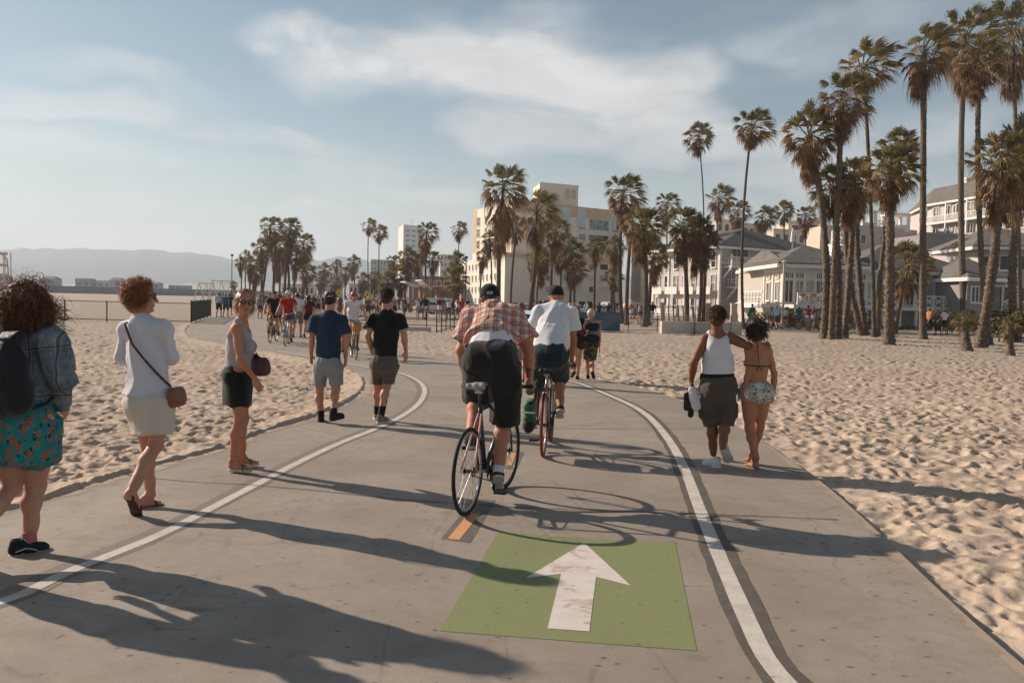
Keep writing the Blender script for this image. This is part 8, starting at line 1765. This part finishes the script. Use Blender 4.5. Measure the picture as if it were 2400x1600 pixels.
# ---------------------------------------------------------------- crowd prototypes, copied with their own clothes
PROTO = []
for k, (pose, hgt, sex, kw) in enumerate(((dict(stride=.35), 1.74, 'm', {}), (dict(stride=.3, swing=-.1), 1.64, 'f', dict(longhair=True, low=True, wd_=.17)), (dict(stride=.05, spread=.03), 1.76, 'm', {}), (dict(stride=.25), 1.62, 'f', dict(dress=True, longhair=True)), (dict(stride=.45, spread=.02), 1.70, 'm', dict(hat=MWHT)),
                                           (dict(stride=.1, set=dict(wrR=(.12, .22, 1.12), elR=(.25, .02, 1.14))), 1.66, 'f', dict(low=True, sleeveless=True)))):
    kw = dict(kw); wd = kw.pop('wd_', .185); root = empty('person', (0, 0, 0)); pfig(root, canon(pose, hgt, wd), hgt, sex, SK1, MGRYC, MGRYC, HDRK, h=.026, **kw); PROTO.append(root)
TOPS = [('white', MWHT), ('black', MBLKT), ('navy', MNAVT), ('red', MRED), ('grey', MGRYC), ('pale blue', MLBLUE), ('maroon', MMAR), ('teal', MTEALC), ('pink', MPNK), ('olive', MOLIV), ('cobalt', MBLUE), ('coral', MORAN), ('mustard', MYELS)]
TW = [9, 9, 5, 3, 5, 3, 3, 1, 3, 2, 1, 2, 1]
BOTS = [('black', MBLKT), ('denim', MDENS), ('khaki', MTAUPE), ('grey', MGRYS), ('white', MWHT)]
used = [False]*len(PROTO); cr = random.Random(77); _lab = {}
PLACES = ((560, 'by the far left path'), (640, 'under the far palm cluster'), (720, 'behind the red-shirted cyclist'), (780, 'left of the dotted cap'), (850, 'between the two yellow signs'), (905, 'behind the black tee'), (960, 'just right of the black tee'), (1010, 'in front of the kiosk'), (1070, 'left of the plaid cyclist'), (1250, 'behind the cyclists'), (1420, 'behind the blue wall'), (1560, 'by the folded loungers'), (1760, 'by the thin leaning trunk'), (1850, 'near the lamp post on the promenade'), (2000, 'behind the close palm clump'), (2500, 'on the right promenade'))
def crowd(x, d, group, rz=None):
    k = cr.randrange(len(PROTO)); root = PROTO[k] if not used[k] else copy_tree(PROTO[k]); used[k] = True
    f = ground_at(x, d); root.location = GP(*f); root.location.z = 0; root.rotation_euler = (0, 0, cr.uniform(-.6, .6)+(math.pi if cr.random() < .4 else 0) if rz is None else rz); s = cr.uniform(.95, 1.05); root.scale = (s, s, s)
    tn, tm = cr.choices(TOPS, TW)[0]; bn, bm = cr.choices(BOTS, (6, 4, 3, 3, 1))[0]; hn, hm = cr.choice((('dark', HDRK), ('brown', HBRN), ('blond', HBLD), ('dark', HDRK))); skm = cr.choice((SK1, SK1, SK2, SK3, SK4))
    for ch in root.children:
        nm = ch.name.split('.')[0]; mt = {'shirt': tm, 'shorts': bm, 'skirt': tm if cr.random() < .6 else bm, 'hair': hm, 'body': skm}.get(nm)
        if mt is not None and len(ch.material_slots): ch.material_slots[0].link = 'OBJECT'; ch.material_slots[0].material = mt
    pl = next(t_ for xx, t_ in PLACES if x < xx); near = 'nearer' if d < 75 else ('farther' if d > 95 else 'middle'); hl = '%s-haired walker' % hn
    lab = '%s, %s top, %s shorts, %s' % (hl, tn, bn, pl)
    if k == 4: lab = 'white-hatted walker, %s top, %s shorts, %s' % (tn, bn, pl)
    if k == 3: lab = '%s in a %s dress %s' % (hl, tn, pl)
    n = _lab.get(lab, 0); _lab[lab] = n+1
    if n: lab += (', nearer of two', ', at the far back', ', nearly hidden', ', at the back right')[min(n-1, 3)] if n < 4 else ', deep in the throng'
    setp(root, lab, 'person', group); return root
for i in range(128):
    x = cr.choices((cr.uniform(590, 760), cr.uniform(720, 900), cr.uniform(900, 1100)), (4, 5, 5))[0]; d = cr.uniform(62, 118)
    if x < 680 and d < 70: d += 15
    crowd(x, d, 'crowd on the promenade beyond the wire fence')
for i in range(12): crowd(cr.uniform(600, 720), cr.uniform(44, 62), 'walkers on the far bend of the path')
for i in range(16): crowd(cr.uniform(1230, 1500), cr.uniform(74, 88), 'people by the car park', rz=cr.uniform(-1.8, 1.8))
for x in (1497, 1512, 1530, 1722, 1768, 1808, 1818, 1838, 1846, 1868, 1884, 1893, 1903, 1922, 1980): crowd(x+cr.uniform(-3, 3), cr.uniform(60, 68), 'people strolling the right promenade', rz=cr.choice((-1.4, 1.4, .4))+cr.uniform(-.3, .3))
# ---------------------------------------------------------------- parked cars
def car_proto(suv=False):
    L_, Wd, H_ = (4.7, 1.85, 1.75) if suv else (4.4, 1.75, 1.42); root = empty('parked_car', (0, 0, 0))
    prof = [(-L_/2, .35), (-L_/2-.03, .62), (-L_/2+.05, .88), (-L_/2+.55 if not suv else -L_/2+.12, .96), (-.95 if not suv else -L_/2+.30, H_-.03), (.10, H_), (.55, H_-.04), (1.15, .98), (L_/2-.25, .86), (L_/2, .66), (L_/2, .35)]
    V = []; n = len(prof)
    for y, ins in ((-Wd/2, 1), (-Wd/2+.06, 0), (Wd/2-.06, 0), (Wd/2, 1)):
        for (x, z) in prof: tum = .16 if z > 1.0 else 0; V.append((x*(.985 if ins else 1), y*(1-tum*.9), z-(.02 if ins else 0)))
    F = []
    for j in range(3):
        for i in range(n): a = j*n+i; b = j*n+(i+1) % n; F.append((a, b, b+n, a+n))
    F += [tuple(range(n-1, -1, -1)), tuple(3*n+i for i in range(n))]; body_ = mobj('body', V, F, None, root, smooth=False)
    g = MB()
    for s_ in (-1, 1):
        y0 = s_*(Wd/2*(1-.144)+.004); y1 = s_*(Wd/2+.004); xs = (-1.35 if not suv else -1.95, -.9 if not suv else -1.75, .5, 1.05)
        g.add([(xs[0], y1*.995, .99), (xs[3], y1*.995, .99), (xs[2], y0, H_-.12), (xs[1], y0, H_-.12)], [(0, 1, 2, 3) if s_ < 0 else (3, 2, 1, 0)])
    g.add([(1.17, -Wd/2*.9, .99), (1.17, Wd/2*.9, .99), (.60, Wd/2*.80, H_-.07), (.60, -Wd/2*.80, H_-.07)], [(0, 1, 2, 3)])
    bx = (-L_/2+.52, -.98) if not suv else (-L_/2+.10, -L_/2+.26); g.add([(bx[0], Wd/2*.9, 1.0), (bx[0], -Wd/2*.9, 1.0), (bx[1]-.03, -Wd/2*.80, H_-.10), (bx[1]-.03, Wd/2*.80, H_-.10)], [(0, 1, 2, 3)]); g.build('windows', MDKGL, root)
    for x in (-L_/2+.85, L_/2-.85):
        for s_ in (-1, 1):
            m = MB(); m.ring((x, s_*(Wd/2-.09), .33), (0, 1, 0), .25, .085, 24, 8); w_ = m.build('wheel', MRUB, root, smooth=True); m = MB(); m.tube([(x, s_*(Wd/2-.14), .33), (x, s_*(Wd/2-.03), .33)], .18, 14); m.build('rim', MMET, w_)
    for s_ in (-1, 1):
        m = MB(); m.box(L_/2-.10, L_/2+.012, s_*.62-.17, s_*.62+.17, .60, .74); m.build('headlight', MCURT, root); m = MB(); m.box(-L_/2-.035, -L_/2+.05, s_*.68-.14, s_*.68+.14, .68, .84); m.build('tail_light', M('red_lens', (.30, .015, .012), .25), root)
    return root, body_
cars = [('white', (.60, .59, .57)), ('silver', (.33, .33, .33)), ('black', (.02, .02, .022)), ('dark grey', (.08, .08, .085)), ('pale silver', (.42, .42, .42)), ('navy', (.03, .045, .09)), ('champagne', (.36, .31, .25))]
CM = [M('car_paint_'+n.replace(' ', '_'), c, .25, .05, spec=.6) for n, c in cars]
pc, _b = car_proto(False); ps, _b2 = car_proto(True); first = {0: True, 1: True}
def putcar(x, d, rz, ci, suv, label, grp='cars parked beyond the blue wall'):
    src = ps if suv else pc; root = src if first[int(suv)] else copy_tree(src); first[int(suv)] = False; o = W2(x, d); root.location = o; root.rotation_euler = (0, 0, rz)
    for ch in root.children:
        if ch.name.startswith('body'):
            if not ch.data.materials: ch.data.materials.append(CM[0])
            ch.material_slots[0].link = 'OBJECT'; ch.material_slots[0].material = CM[ci]
    setp(root, label, 'car', grp)
putcar(1045, 92, .15, 0, True, 'white off-road car parked beside the kiosk'); putcar(1030, 96, .1, 2, False, 'black car parked nose to nose with the white off-road car')
for i, (x, d, ci, sv, lb) in enumerate(((1215, 98, 2, False, 'black car left of the thick-trunked palm'), (1245, 97, 1, False, 'silver car at the foot of the thick-trunked palm'), (1268, 99, 3, True, 'dark grey tall car behind the thick-trunked palm'), (1296, 96, 4, False, 'pale silver car right behind the cap of the white-shirted cyclist'), (1322, 98, 6, False, 'champagne car behind the bun of the walking woman'), (1352, 97, 0, False, 'white car before the cream hotel'), (1378, 98, 2, True, 'black tall car before the cream hotel'), (1403, 97, 1, False, 'silver car behind the straight dark palm'), (1428, 99, 4, True, 'pale silver tall car behind the short yellow-fanned palm'), (1484, 97, 0, True, 'white tall car at the right end of the parked row'), (1500, 92, 5, False, 'navy car at the right end behind the trunks'))):
    putcar(x, d, 1.57+.25*((i % 3)-1), ci, sv, lb)
parasol(1476, 748, 2.0, 'open beige parasol left of the lavender hotel', .8, MBEIGE); parasol(1746, 756, 2.4, 'open white parasol under the terrace', 1.)
